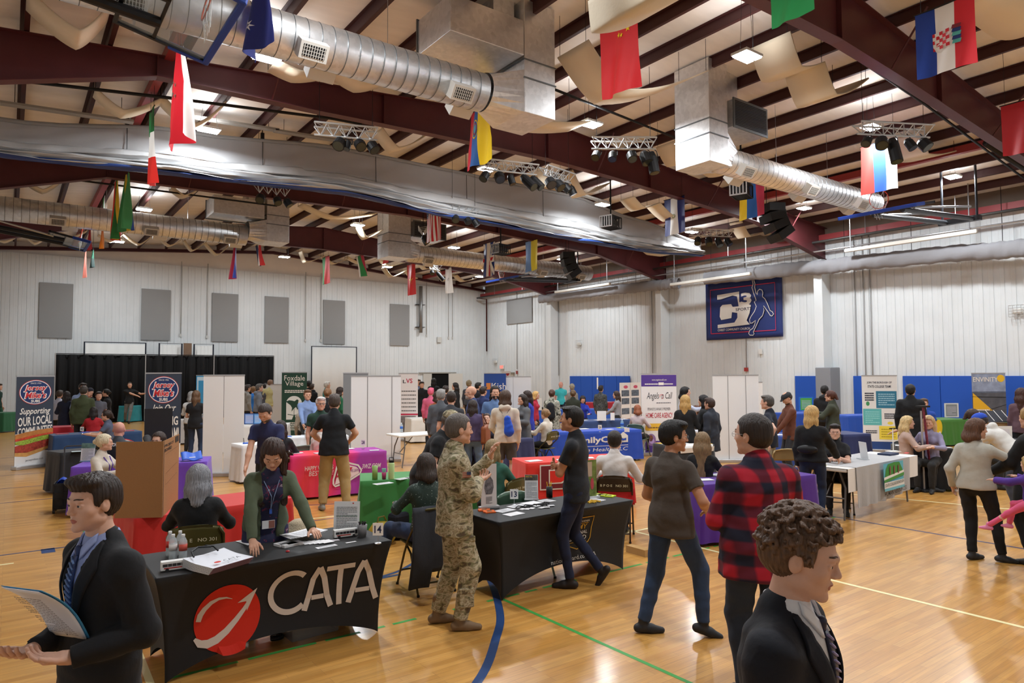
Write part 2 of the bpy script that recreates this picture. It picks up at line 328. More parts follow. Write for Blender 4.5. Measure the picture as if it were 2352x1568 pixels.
# ------------------------------------------------------------------ ducts
M_SEAM = mat('#74797c', .4, .8); M_VENTW = mat('#c9c6bf', .5); M_DARK = mat('#17181a', .6)
def round_duct(x0, x1, y, z, r, label, vents):
 t = empty('round_duct', (x0, y, z), 0, label, 'duct', 'round spiral ducts')
 L_ = x1 - x0; mb = MB(); mb.tube([(0, 0, 0), (L_, 0, 0)], r, 40); mb.build('duct_body', M_GALV, t, smooth=True)
 sm = MB(); n = int(L_ / .2)
 for i in range(1, n): sm.tube([(i * .2 - .005, 0, 0), (i * .2 + .005, 0, 0)], r + .004, 36)
 tag(sm.build('duct_seams', M_SEAM, t, smooth=True), kind='stuff')
 for vx in vents:
  for s in (-1, 1):
   a = R(38); d = Vector((0, s * math.cos(a), -math.sin(a))); c = Vector((vx - x0 + (0 if s < 0 else .35), 0, 0)) + d * (r + .06)
   rot = Matrix(((1, 0, 0), (0, -s * math.sin(a), s * math.cos(a)), (0, -math.cos(a), -math.sin(a)))).transposed().inverted() if 0 else Matrix.Rotation((math.pi / 2 - a) * s, 3, 'X')
   v = MB().box(c, (.42, .26, .2), rot).build('vent_box', M_VENTW, t, bevel=.004)
   face = c + rot @ Vector((0, 0, -.102))
   MB().box(face, (.33, .17, .006), rot).build('vent_opening', M_DARK, v)
   g = MB()
   for i in range(9): g.box(face + rot @ Vector((-.15 + i * .0375, 0, -.004)), (.01, .17, .01), rot)
   for i in range(3): g.box(face + rot @ Vector((0, -.05 + i * .05, -.005)), (.33, .006, .008), rot)
   g.build('vent_grille', M_VENTW, v)
 for i in range(1, int(L_ / 2.4) + 1):
  MB().tube([(i * 2.4, 0, r), (i * 2.4, 0, zroof(x0 + i * 2.4) - z)], .006, 5).build('hanger_rod', M_CHR, t)
 return t
round_duct(-2.4, 6.6, 9.85, 7.08, .33, 'galvanised spiral duct left of the near duct drop', (1.1, 3.45, 6.0))
round_duct(12.9, 20.2, 9.6, 7.0, .31, 'galvanised spiral duct over the right court', (13.6, 16.35, 18.9))
round_duct(-2.4, 6.7, 25.1, 7.1, .36, 'galvanised spiral duct at far left, beyond the divider curtain', (1.1, 3.65, 6.1))
round_duct(13.1, 23.2, 25.0, 7.1, .36, 'galvanised spiral duct at far centre, beyond the divider curtain', (13.9, 16.9, 20.0, 22.4))
def duct_drop(px0, px1, y0, y1, z0, rx0, rx1, zr, side, label):
 t = empty('square_duct', ((px0 + px1) / 2, (y0 + y1) / 2, z0), 0, label, 'duct', 'square duct drops'); O = Vector(((px0 + px1) / 2, (y0 + y1) / 2, z0))
 cx = (px0 + px1) / 2; cy = (y0 + y1) / 2; top = zroof(cx) - .02
 MB().box((0, 0, (top - z0) / 2), (px1 - px0, y1 - y0, top - z0)).build('supply_riser', M_GALV, t, bevel=.008)
 sm = MB()
 for zz in (.62, .95): sm.box((0, 0, zz), (px1 - px0 + .03, y1 - y0 + .03, .025))
 sm.build('riser_flange', M_SEAM, t)
 # square to round transition
 xs_, xe = (px0 - cx, px0 - cx - .55) if side < 0 else (px1 - cx, px1 - cx + .55)
 sq = [(-.48, 0.02), (.48, .02), (.48, .78), (-.48, .78)]; v = []; f = []
 n = 24
 for k in range(n):
  a = 2 * math.pi * k / n; c_, s_ = math.cos(a), math.sin(a); m_ = max(abs(c_), abs(s_))
  v.append((xs_, c_ / m_ * (y1 - y0) / 2 * .98, .38 + s_ / m_ * .38)); 
 for k in range(n):
  a = 2 * math.pi * k / n; v.append((xe, .34 * math.cos(a), .38 + .34 * math.sin(a)))
 f = [(k, (k + 1) % n, (k + 1) % n + n, k + n) for k in range(n)]
 MB().add(v, f).build('transition_piece', M_GALV, t)
 rc = (rx0 + rx1) / 2 - cx
 MB().box((rc, 0, zr - z0 + .33), (rx1 - rx0, y1 - y0 + .1, .62)).build('return_trunk', M_GALV, t, bevel=.008)
 rr = MB().box((rx1 - cx - .25 if side < 0 else rx0 - cx + .25, .1, (zr + .6 - z0 + top - z0) / 2), (.45, .8, top - zr - .6)); rr.build('return_riser', M_GALV, t)
 oy = -1 if side > 0 else 1
 MB().box((rc, oy * ((y1 - y0) / 2 + .06), zr - z0 + .33), (rx1 - rx0 + .05, .03, .68)).build('return_flange', M_SEAM, t)
 g = MB()
 for i in range(16): g.box((rc, oy * ((y1 - y0) / 2 + .08), zr - z0 + .06 + i * .036), (rx1 - rx0 - .06, .008, .02))
 tag(g.build('return_grille', M_DARK, t))
duct_drop(7.2, 7.9, 9.35, 10.35, 6.72, 5.65, 7.15, 7.68, -1, 'galvanised square duct drop with a return box, in front of the near frame')
duct_drop(12.15, 12.8, 9.2, 10.15, 6.72, 12.95, 14.2, 7.62, 1, 'galvanised square duct drop with a black return grille, right court')
duct_drop(7.3, 8.1, 24.6, 25.6, 6.9, 5.5, 7.2, 7.65, -1, 'galvanised square duct drop at far left with a rounded return box')
duct_drop(12.0, 13.0, 24.5, 25.5, 6.8, 13.1, 14.6, 7.7, 1, 'galvanised square duct drop at far centre beside the striped starry flag')
# ------------------------------------------------------------------ divider curtain, folded up under the roof
def interp(x, P):
 if x <= P[0][0]: return P[0][1]
 for (a, b), (c, d) in zip(P, P[1:]):
  if x <= c:
   t = (x - a) / (c - a); t = t * t * (3 - 2 * t); return b + (d - b) * t
 return P[-1][1]
CT = [(-2.5, 7.4), (-.3, 7.6), (3.5, 8.1), (7.5, 8.45), (15.7, 8.42), (19.2, 8.0), (23.1, 7.5)]
CB = [(-2.5, 6.75), (-.3, 6.8), (3.5, 6.98), (7.5, 7.15), (11, 6.95), (15.7, 6.82), (19.5, 6.78), (23.1, 6.95)]
t = empty('divider_curtain', (10, 18, 7.0), 0, 'grey court divider curtain gathered up under the roof with a blue lower edge', 'divider curtain'); D = Vector((10, 18, 7.0))
M_MESH = mat('#a9aaac', .45, alpha=.86); M_VIN = mat('#b4b5b6', .32, bump=.5, bscale=3.0, stretch=(1, 3, 6)); M_BLU = mat('#27407c', .4)
def csec(prof, name, m, wav):
 def fn(u, v):
  x = -2.45 + u * 25.5; zt, zb = interp(x, CT), interp(x, CB); k = v * (len(prof) - 1); i = min(int(k), len(prof) - 2); f = k - i
  a = prof[i]; b = prof[i + 1]; yo = a[0] + (b[0] - a[0]) * f; s = a[1] + (b[1] - a[1]) * f
  y = yo + wav * (.5 * math.sin(x * 2.1 + v * 5) + .5 * math.sin(x * 4.7 + v * 11 + 1) + .25 * math.sin(x * 9.1 + v * 3))
  z = zt + (zb - zt) * s + wav * .6 * math.sin(x * 1.3 + v * 17) * (1 if s < 1 else .4)
  return (x - D.x, y, z - D.z)
 return MB().grid(fn, 220, (len(prof) - 1) * 5).build(name, m, t, smooth=True, solid=.006)
csec([(0, .01), (0, .3), (-.02, .58)], 'mesh_upper', M_MESH, .02)
csec([(-.02, .56), (-.13, .66), (-.20, .72), (-.05, .76), (-.22, .80), (-.06, .85), (-.25, .88), (-.08, .93), (-.22, .95)], 'vinyl_folds', M_VIN, .05)
csec([(-.18, .955), (-.10, 1.0), (.08, .99), (.16, .93), (.12, .8)], 'blue_edge', M_BLU, .04)
mb = MB(); mb.tube([(x - D.x, 0, interp(x, CT) - D.z) for x in np.linspace(-2.45, 23.05, 40)], .05, 8); mb.build('top_pipe', mat('#8c8c8c', .45), t, smooth=True)
for x in (-.6, 2.1, 5.2, 8.4, 11.5, 14.6, 17.8, 20.9):
 MB().tube([(x - D.x, 0, interp(x, CT) - D.z), (x - D.x, 0, zroof(x) - D.z)], .012, 5).box((x - D.x, 0, interp(x, CT) - D.z + .12), (.08, .08, .16)).build('hoist_strap', M_BLK, t)
 MB().tube([(x - D.x, -.02, interp(x, CT) - D.z), (x - D.x, -.06, interp(x, CB) - D.z + .3)], .008, 5).build('lift_cord', M_DARK, t)
# ------------------------------------------------------------------ felt baffles
M_FELT = mat('#d9cdb6', .95, bump=.15, bscale=30)
def baffle(Y, pts, wd, label, n=10, th=.03):
 """pts (X, z): crests and troughs in turn; the felt drapes between them"""
 S = []
 for i in range(len(pts) - 1):
  (a, b), (c, d) = pts[i], pts[i + 1]
  for k in range(n):
   f = k / n; low_end = d < b
   g = math.sin(f * math.pi / 2) if low_end else 1 - math.cos(f * math.pi / 2)
   g = .45 * f + .55 * g
   S.append((a + (c - a) * f, b + (d - b) * g))
 S.append(pts[-1]); x0 = S[0][0]; z0 = S[0][1]
 mb = MB(); m_ = len(S); v = [(x - x0, -wd / 2, z - z0) for x, z in S] + [(x - x0, wd / 2, z - z0) for x, z in S]
 mb.add(v, [(i, i + 1, i + 1 + m_, i + m_) for i in range(m_ - 1)])
 o = mb.build('felt_baffle', M_FELT, None, smooth=True, loc=(x0, Y, z0), solid=th)
 tag(o, label, 'acoustic baffle', 'cream felt baffles draped under the roof')
 for i in range(0, len(pts), 2):
  x, z = pts[i]
  for s in (-1, 1): 
   h = MB().tube([(x - x0, s * wd * .42, z - z0), (x - x0, s * wd * .42, zroof(x) - z0 - .0)], .006, 4).build('hanger', M_DARK, o)
 return o
def bpx(Y, px, wd, label): return baffle(Y, [tuple(aty(a, b, Y)[[0, 2]]) for a, b in px], wd, label)
bpx(12.6, [(62, -2), (178, 92), (250, 28)], .75, 'cream felt swag hanging low at the upper left corner')
bpx(16.0, [(217, 212), (281, 262), (372, 232), (442, 292), (513, 241)], .55, 'double cream felt swag between the tricolour and the crescent flag')
bpx(12.7, [(625, 150), (680, 176), (770, 165), (825, 200), (880, 190)], .6, 'cream felt swag behind the near round duct')
bpx(11.5, [(1150, 250), (1230, 290), (1330, 290)], .8, 'cream felt swag under the near square duct drop')
bpx(9.2, [(1315, 112), (1400, 222), (1590, 178)], .85, 'wide cream felt swag behind the red starred flag')
bpx(7.3, [(1768, 92), (1795, 170), (1848, 160), (1876, 232), (1950, 195)], .85, 'double cream felt swag beside the brightest lamp, right of centre')
bpx(4.4, [(1420, -40), (1428, 34), (1600, -30)], .8, 'cream felt swag cut off by the top edge above the red starred flag')
bpx(3.9, [(2235, 0), (2300, 20), (2352, 60), (2420, 60)], .9, 'cream felt swag at the top right corner')
bpx(15.6, [(868, 300), (905, 345), (980, 308)], .55, 'cream felt swag beside the small spotlight cluster')
bpx(12.0, [(1530, 330), (1555, 375), (1600, 360), (1650, 400), (1700, 390)], .7, 'cream felt swag below the right square duct drop')
bpx(14.9, [(1247, 388), (1262, 425), (1300, 395), (1330, 450), (1385, 425)], .6, 'cream felt swag right of the paired spotlights')
bpx(14.6, [(1440, 455), (1465, 480), (1500, 470), (1540, 505)], .6, 'cream felt swag left of the blue and white striped flag')
bpx(16.4, [(1690, 510), (1710, 545), (1745, 530), (1790, 545)], .6, 'cream felt swag under the near black line array')
bpx(7.9, [(2085, 310), (2095, 362), (2160, 355)], .8, 'cream felt swag right of the hanging light truss over the right court')
bpx(20.0, [(1478, 560), (1500, 582), (1530, 586)], .7, 'small cream felt swag under the end of the divider curtain')
bpx(24.5, [(55, 415), (98, 440), (140, 415)], .6, 'small cream felt swag at far left under the second frame')
bpx(24.0, [(392, 432), (420, 452), (452, 438)], .6, 'small cream felt swag lit from behind by the far left lamp')
bpx(24.3, [(690, 470), (760, 500), (860, 492)], .6, 'long cream felt swag right of the far left duct drop')
bpx(24.6, [(820, 518), (838, 548), (873, 530)], .55, 'cream felt swag shining under a far lamp')
def wavy(Y, px, lab):
 for i, seg_ in enumerate(px): bpx(Y, seg_, .5, lab % ('first', 'second', 'third', 'fourth', 'fifth', 'sixth', 'seventh')[i])
wavy(33.2, [[(-10, 548), (10, 556), (45, 538)], [(52, 535), (80, 560), (125, 530), (165, 545), (200, 530)], [(225, 540), (255, 555), (283, 537), (318, 562), (345, 545)], [(365, 545), (388, 565), (420, 548)],
   [(422, 552), (440, 576), (470, 558), (497, 586), (527, 562)]], 'cream felt swag of the far left wavy row, %s from the left')
wavy(33.2, [[(690, 578), (700, 602), (740, 590), (765, 606), (795, 595)], [(795, 590), (825, 605), (870, 592), (890, 612), (935, 598)], [(880, 615), (898, 636), (930, 622), (955, 640)], [(960, 600), (975, 618), (1000, 612), (1020, 645), (1040, 630)], [(1045, 632), (1062, 646), (1090, 640)]],
  'cream felt swag of the far middle wavy row, %s from the left')
# ------------------------------------------------------------------ flags
def flag_mat(kind, cols, soft=.35):
 """stripes across v or u of the cloth's own UV map"""
 k = ('flag', kind, tuple(cols))
 if k in _mats: return _mats[k]
 m, nt, b = nodes_mat('flag_cloth'); N = nt.nodes.new; L = nt.links.new
 uv = N('ShaderNodeUVMap'); sp = N('ShaderNodeSeparateXYZ'); L(uv.outputs[0], sp.inputs[0])
 cr = N('ShaderNodeValToRGB'); cr.color_ramp.interpolation = 'CONSTANT'; el = cr.color_ramp.elements
 cols = [c if isinstance(c, tuple) else (c, 1) for c in cols]; tot = sum(c[1] for c in cols); p = 0
 while len(el) < len(cols): el.new(.5)
 for i, (c, w_) in enumerate(cols): el[i].position = p / tot; el[i].color = (*lin(c), 1); p += w_
 L(sp.outputs['X' if kind == 'v' else 'Y'], cr.inputs[0]); L(cr.outputs[0], b.inputs['Base Color']); b.inputs['Roughness'].default_value = .6
 b.inputs['Sheen Weight'].default_value = .2
 tr = N('ShaderNodeBsdfTranslucent'); L(cr.outputs[0], tr.inputs[0]); ms = N('ShaderNodeMixShader'); ms.inputs[0].default_value = .35
 L(b.outputs[0], ms.inputs[1]); L(tr.outputs[0], ms.inputs[2]); L(ms.outputs[0], nt.nodes['Material Output'].inputs[0])
 _mats[k] = m; return m
def flag(px, py, z, h, wd, kind, cols, label, decals=(), fold=.05, skew=0.0, pinch=1.0, seed=0, vlow=0.0):
 """cloth hanging down in a plane that runs along the hall (Y); u runs from far (left in view) to near (right in view)"""
 p = at(px, py, z); rd = random.Random(seed + int(px)); ph = rd.uniform(0, 6)
 def S(u, v):
  k = 1 - v; ww = wd * (pinch + (1 - pinch) * min(1, k * 1.6))
  y = (.5 - u) * ww; x = fold * (.3 + k) * math.sin(u * 7 + ph + k * 1.4) + fold * .4 * math.sin(u * 15 + k * 5) * k + skew * k
  zz = -k * h - vlow * (u - .5) * k - .03 * math.sin(u * 3.1 + ph) * k
  return Vector((x, y, zz))
 nu, nv = 26, 30
 mb = MB(); mb.grid(lambda u, v: S(u, v), nu, nv); o = mb.build('flag', flag_mat(kind, cols), None, smooth=True, loc=p)
 uv = o.data.uv_layers.new(name='UVMap'); W = nu + 1
 for pl in o.data.polygons:
  for li in pl.loop_indices:
   vi = o.data.loops[li].vertex_index; uv.data[li].uv = ((vi % W) / nu, (vi // W) / nv)
 tag(o, label, 'flag', 'flags hanging from the roof beams')
 MB().tube([(0, wd / 2 * pinch + .02, .01), (0, -wd / 2 * pinch - .02, .01)], .012, 6).build('flag_pole', M_DARK, o)
 for s in (-.4, .4): MB().tube([(0, s * wd * pinch, .01), (0, s * wd * pinch, zroof(p[0]) - z)], .004, 4).build('cord', M_DARK, o)
 for di, (name, pts, c) in enumerate(decals):
  for sd in (-1, 1):
   m_ = MB(); vs = []
   for u, v in pts:
    e = S(u, v); du = (S(u + .01, v) - S(u - .01, v)); dv = (S(u, v + .01) - S(u, v - .01)); nn = du.cross(dv).normalized()
    if nn.x > 0: nn = -nn
    vs.append(e + nn * ((.004 + .0025 * di) * (1 if sd < 0 else -1)))
   m_.add(vs, [tuple(range(len(vs)))]).build(name, mat(c, .7), o)
 return o
def star(u, v, r, asp, n=5, rot=0, inner=.4):
 return [(u + r * (1 if i % 2 == 0 else inner) * math.sin(rot + math.pi * i / n) * asp, v + r * (1 if i % 2 == 0 else inner) * math.cos(rot + math.pi * i / n)) for i in range(2 * n)]
def disc(u, v, ru, rv, n=20): return [(u + ru * math.cos(2 * math.pi * i / n), v + rv * math.sin(2 * math.pi * i / n)) for i in range(n)]
RD, WH, BL, NV, YL, GR = '#c8242c', '#e9e7e2', '#1f4ea6', '#27306f', '#f2cf1e', '#1f7a3a'
flag(592, -60, 7.55, 1.05, .8, 'v', [NV], 'dark blue flag with a white star, cut off by the top edge', [('star', star(.5, .3, .08, 1.4, 7), WH)], pinch=.5, fold=.1)
flag(412, 112, 7.6, 1.6, .95, 'v', [('#c62430', 2), (WH, 1)], 'red and white flag with a crescent and stars, hanging in narrow folds at left',
  [('crescent', [(.30 + .10 * math.cos(a), .60 + .07 * math.sin(a)) for a in np.linspace(.6, 5.6, 12)] + [(.34 + .07 * math.cos(a), .60 + .052 * math.sin(a)) for a in np.linspace(5.3, .9, 12)], WH),
  ('star', star(.42, .62, .03, 1.6), WH), ('star', star(.30, .52, .03, 1.6), WH), ('star', star(.45, .50, .03, 1.6), WH)], fold=.13, pinch=.35, skew=.05)
flag(350, 252, 7.62, 1.55, .55, 'h', ['#c92a23', WH, '#23703c'], 'green, white and red banded flag hanging edge on at left', fold=.07, pinch=.9)
flag(268, 415, 7.7, 1.7, .7, 'v', ['#d3301f', YL, '#2d7a3a'], 'narrow red, yellow and green flag at far left under the second frame', fold=.1, pinch=.4)
flag(293, 400, 7.75, 1.6, .8, 'v', ['#3f8f55', ('#e0c33a', .4), ('#2b4f9c', .7), '#4aa060'], 'green flag with yellow and blue middle beside the narrow one', fold=.13, pinch=.6)
flag(240, 452, 7.9, 1.0, .45, 'v', ['#2f7d35', WH], 'small green flag left of the narrow striped pair', fold=.05)
flag(236, 526, 7.7, .75, .55, 'h', ['#e5821f'], 'small orange flag under the far left duct', fold=.06)
flag(206, 525, 7.75, .8, .4, 'h', ['#a3262b'], 'small dark red flag behind the far left hoop', fold=.06)
flag(197, 578, 7.3, 1.1, .35, 'h', ['#d98070'], 'faded pink flag below the far left hoop', fold=.05)
flag(214, 575, 7.5, .75, .4, 'h', ['#2c3f3d', '#26604a'], 'dark green flag at the tip of the far left hoop', fold=.06)
flag(1098, 252, 7.55, 1.15, .92, 'v', [('#c52136', 1), ('#2e62a8', 1), (YL, 1.7)], 'red, blue and yellow flag with an emblem under the near duct',
  [('emblem_ring', disc(.42, .66, .15, .17), '#e3c22a'), ('emblem_ring', disc(.42, .66, .12, .145), '#2f6aa8'), ('emblem_ring', disc(.42, .66, .09, .11), '#a8383b'), ('emblem', disc(.43, .66, .06, .085), '#4aa0b8')], pinch=.6, fold=.07)
flag(1420, 38, 7.55, 1.18, .78, 'v', ['#d0252a'], 'bright red flag with five yellow stars',
  [('star', star(.55, .97, .09, 1.5, rot=.4), YL), ('star', star(.78, .77, .045, 1.5), YL), ('star', star(.52, .75, .04, 1.5), YL), ('star', star(.62, .72, .035, 1.5), YL), ('star', star(.90, .88, .03, 1.5), YL)], fold=.05)
flag(1815, -60, 7.5, .62, .62, 'v', ['#2c9a55'], 'plain green flag cut off by the top edge', fold=.03)
def checks():
 D_ = [('shield', [(.28, .62), (.28, .42), (.33, .34), (.42, .31), (.52, .36), (.60, .47), (.60, .62)][::1], WH)]
 for i in range(5):
  for j in range(5):
   if (i + j) % 2 == 0:
    u0 = .28 + i * .064; v0 = .36 + j * .052; D_.append(('check', [(u0, v0), (u0 + .064, v0), (u0 + .064, v0 + .052), (u0, v0 + .052)], '#c9202b'))
 for i, c in enumerate(['#5ab0a8', '#2a3c78', '#5ab0a8', '#2a3c78', '#7f2c3a']):
  u0 = .64; v0 = .36 + i * .055; D_.append(('crest', [(u0, v0), (u0 + .14, v0 - .01), (u0 + .16, v0 + .045), (u0 + .02, v0 + .055)], c))
 return D_
flag(2168, 12, 7.45, .98, .78, 'v', ['#1d3c8f', WH, '#d02631'], 'large blue, white and red flag with a checkered shield at top right', checks(), fold=.03, vlow=-.05)
flag(2018, 328, 7.6, 1.2, .85, 'v', ['#d63a32', '#2457b5', WH], 'red, blue and white striped flag under the light truss at right', fold=.04)
flag(1725, 402, 7.6, 1.2, .8, 'v', [YL, '#2560ae', '#c23655'], 'yellow, blue and red striped flag behind the near projector cage', fold=.04)
flag(1548, 455, 7.7, 1.15, .82, 'v', [NV, WH, NV], 'dark blue and white striped flag with a small round emblem', [('emblem', disc(.5, .5, .08, .06), '#8d9a6c'), ('emblem', disc(.5, .5, .05, .035), '#dcdcd2')], fold=.04)
us = [(RD if i % 2 == 0 else WH, 1) for i in range(13)]
flag(995, 463, 7.75, 1.3, .95, 'v', us, 'red and white striped flag with white stars on a blue corner',
  [('canton', [(0, 1), (.54, 1), (.54, .62), (0, .62)], '#26315e')] + [('star', star(.06 + .085 * i, .655 + .05 * j, .02, 1.4), WH) for i in range(6) for j in range(7) if (i + j) % 2 == 0], fold=.05, vlow=.08)
UJ = [('saltire', [(0, 0), (.12, 0), (1, .9), (1, 1), (.88, 1), (0, .1)], WH), ('saltire', [(1, 0), (.88, 0), (0, .9), (0, 1), (.12, 1), (1, .1)], WH), ('cross', [(.36, 0), (.64, 0), (.64, 1), (.36, 1)], WH), ('cross', [(0, .40), (1, .40), (1, .60), (0, .60)], WH)]
o = flag(1123, 558, 7.6, 1.4, .85, 'v', ['#26408f'], 'blue flag with red and white crossed bars at far centre', UJ, fold=.05)
mb = MB()
for sd in (-1, 1):
 for pts in ([(.42, 0), (.58, 0), (.58, 1), (.42, 1)], [(0, .45), (1, .45), (1, .55), (0, .55)]):
  mb.add([(sd * .012, (.5 - a) * .85, -(1 - b) * 1.4) for a, b in pts], [(0, 1, 2, 3)])
mb.build('cross_red', mat(RD, .7), o)
flag(1220, 553, 7.6, 1.25, .8, 'v', ['#6f9bd8', '#efe24a'], 'pale blue and yellow flag at far centre', fold=.04)
flag(944, 607, 7.7, 1.55, .85, 'v', ['#c9211f'], 'red flag with one big yellow star at far centre', [('star', star(.5, .48, .16, 1.7), YL)], fold=.05)
flag(748, 590, 7.8, 1.3, .9, 'v', ['#2c7a3d', '#cf2a2c'], 'green and red flag in front of the far wall', fold=.05)
flag(825, 588, 7.8, .95, .9, 'v', [WH, '#2f8a4e', '#b62f4c'], 'tilted white, green and red flag at far middle', fold=.08, skew=.25)
flag(1030, 615, 7.6, 1.3, .7, 'v', [WH], 'white flag with small dark marks at far centre', [('mark', disc(.5, .55, .2, .07), '#2b2e3a')], fold=.06, pinch=.8)
flag(540, 568, 7.75, 1.4, .8, 'v', ['#a82440', '#8e2340', '#3a4fb0'], 'dark red and blue flag hanging narrow at far left', fold=.1, pinch=.5)
flag(593, 562, 7.8, .9, .7, 'v', ['#26365e', WH, '#cc3030'], 'small blue, white and red flag beside the far left duct drop', fold=.07, skew=.1)
flag(887, 588, 7.7, .35, .6, 'v', ['#d04545'], 'pinkish red flag tip below the far centre duct drop', fold=.03)
flag(2348, 232, 7.6, 1.05, .75, 'v', ['#b01f26'], 'dark red flag at the right edge', fold=.03)
# ------------------------------------------------------------------ stage lights on trusses
M_TR = mat('#b9bbbb', .35, .7); M_LENS = mat('#3a3d36', .15, .3)
def spot_can(p, d, r, L_, parent, lit=False):
 d = Vector(d).normalized(); p = Vector(p); b = MB().tube([p, p + d * L_ * .25, p + d * L_], [r * .6, r * .95, r], 14)
 c = b.build('spotlight', M_BLK, parent, smooth=False)
 MB().tube([p + d * (L_ + .001), p + d * (L_ + .004)], r * .85, 14).build('lens', M_LENS, c)
 MB().tube([p + Vector((0, 0, .14)), p + Vector((r * 1.1, 0, .02)), p + d * L_ * .4 + Vector((r * 1.1, 0, 0))], .01, 5).build('yoke', M_BLK, c)
def truss(px, py, z, ang, L_, lights, label, showbars=True):
 p = at(px, py, z); t = empty('light_truss', p, ang, label, 'light truss', 'lighting trusses under the roof')
 mb = MB(); q = .15
 ch = [(-q, 0), (q, 0), (0, -.22)] if showbars else []
 for (a, b) in ch: mb.tube([(-L_ / 2, a, b), (L_ / 2, a, b)], .022, 7)
 n = max(3, int(L_ / .22))
 for i in range(n):
  x0_ = -L_ / 2 + L_ * i / n; x1_ = x0_ + L_ / n; xm = (x0_ + x1_) / 2
  for a in (-q, q): mb.tube([(x0_, a, 0), (xm, 0, -.22)], .011, 5).tube([(xm, 0, -.22), (x1_, a, 0)], .011, 5)
  mb.tube([(x0_, -q, 0), (x1_, q, 0)], .009, 5)
 mb.build('truss_frame', M_TR, t)
 for s in (-.42, .42): MB().tube([(s * L_, 0, 0), (s * L_, 0, zroof(p[0]) - z)], .006, 4).build('suspension_cable', M_DARK, t)
 for i, (x, dx, dy, r, L2) in enumerate(lights): spot_can((x, 0, -.30), (dx, dy, -.75), r, L2, t)
 return t
truss(795, 292, 7.35, R(-20), 1.3, [(-.1, -.3, -.6, .13, .22), (.25, .3, -.7, .12, .2), (.05, -.2, -.2, .08, .2), (.5, .4, -.4, .12, .22)], 'spotlight cluster on a truss right of the banded flag')
truss(1170, 375, 7.4, R(-15), 1.5, [(-.6, -.5, -.3, .11, .25), (-.3, 0, -.6, .13, .24), (.0, .2, -.2, .09, .26), (.35, .4, -.7, .12, .5), (.6, .5, -.5, .11, .4)], 'spotlight truss under the near frame, left of centre')
truss(1280, 392, 7.35, R(10), 1.1, [(-.35, -.2, -.6, .14, .24), (-.05, .1, -.6, .14, .24), (.25, .3, -.5, .11, .25), (.5, .3, -.2, .11, .25)], 'spotlight truss beside the hanging felt in the middle')
truss(1432, 320, 7.4, R(-35), 1.45, [(-.6, -.3, -.5, .10, .2), (-.25, -.1, -.4, .10, .22), (.15, .1, -.5, .11, .24), (.45, .2, -.3, .13, .3), (.62, .1, -.1, .12, .5)], 'bright aluminium truss with spotlights in the middle of the roof')
truss(2052, 288, 7.35, R(-28), 1.7, [(-.6, -.5, -.3, .10, .2), (-.3, -.3, -.5, .13, .25), (-.05, 0, -.2, .12, .55), (.3, .2, -.4, .10, .25), (.62, .3, -.5, .13, .24)], 'aluminium truss with spotlights above the right striped flag')
truss(1632, 528, 7.35, R(-25), 1.7, [(-.5, -.3, -.4, .12, .3), (-.1, -.1, -.4, .13, .3), (.25, .1, -.4, .12, .35), (.6, .3, -.4, .12, .3)], 'spotlight truss at the right end of the divider curtain')
truss(626, 428, 7.2, 0, .9, [(-.3, -.3, -.5, .12, .2), (.1, .1, -.5, .11, .2), (.35, .4, -.3, .11, .22)], 'small dark spotlight cluster under the curtain at left', False)
truss(1065, 478, 7.3, 0, 1.0, [(-.3, -.3, -.5, .12, .2), (.1, .1, -.5, .12, .2), (.35, .4, -.3, .11, .25)], 'dark spotlight pair right of the starry flag', False)
truss(972, 525, 7.2, R(60), .8, [(-.2, -.3, -.5, .12, .3), (.2, .2, -.5, .1, .25)], 'spotlight pair behind the starry striped flag')
truss(998, 608, 7.1, R(20), .7, [(-.2, -.3, -.5, .1, .2), (.15, .4, -.5, .1, .5)], 'small spotlight pair below the far centre duct')
# projector cages
def cage(px, py, z, ang, c1, label):
 p = at(px, py, z); t = empty('projector_cage', p, ang, label, 'projector cage', 'projectors in safety cages')
 W, D_, H_ = .62, .42, .34; m = MB()
 for s in (-1, 1):
  for k in range(7): m.box((-W / 2 + W * (k + .0) / 6, s * D_ / 2, 0), (.028, .012, H_))
  m.box((0, s * D_ / 2, H_ / 2), (W, .014, .03)).box((0, s * D_ / 2, -H_ / 2), (W, .014, .03))
  for k in range(5): m.box((-s * W / 2, -D_ / 2 + D_ * k / 4, 0), (.012, .028, H_))
  m.box((s * W / 2, 0, H_ / 2), (.014, D_, .03)).box((s * W / 2, 0, -H_ / 2), (.014, D_, .03))
 for k in range(12): m.box((-W / 2 + W * k / 11, 0, -H_ / 2), (.016, D_, .012)).box((-W / 2 + W * k / 11, 0, H_ / 2), (.016, D_, .012))
 m.build('cage_bars', M_BLK, t)
 f = MB()
 for k in range(6): f.box((-W / 2 - .012, -D_ / 2 + D_ * k / 5, 0), (.012, .03, H_))
 f.box((-W / 2 - .012, 0, H_ / 2), (.012, D_ + .03, .035)).box((-W / 2 - .012, 0, -H_ / 2), (.012, D_ + .03, .035)); f.build('front_frame', c1, t)
 MB().box((0, 0, -.02), (W * .75, D_ * .75, .15)).build('projector', mat('#3a3b3d', .5), t, bevel=.01)
 MB().tube([(0, 0, H_ / 2), (0, 0, zroof(p[0]) - z)], .025, 8).build('mount_pole', M_DARK, t)
cage(1703, 437, 6.9, R(20), mat('#b9babd', .4), 'caged projector in front of the yellow, blue and red flag')
cage(1403, 511, 6.9, R(15), mat('#b9babd', .4), 'caged projector hanging before the divider curtain')
cage(1150, 573, 6.9, R(10), mat('#8d8e90', .4), 'caged projector beside the crossed-bar flag')
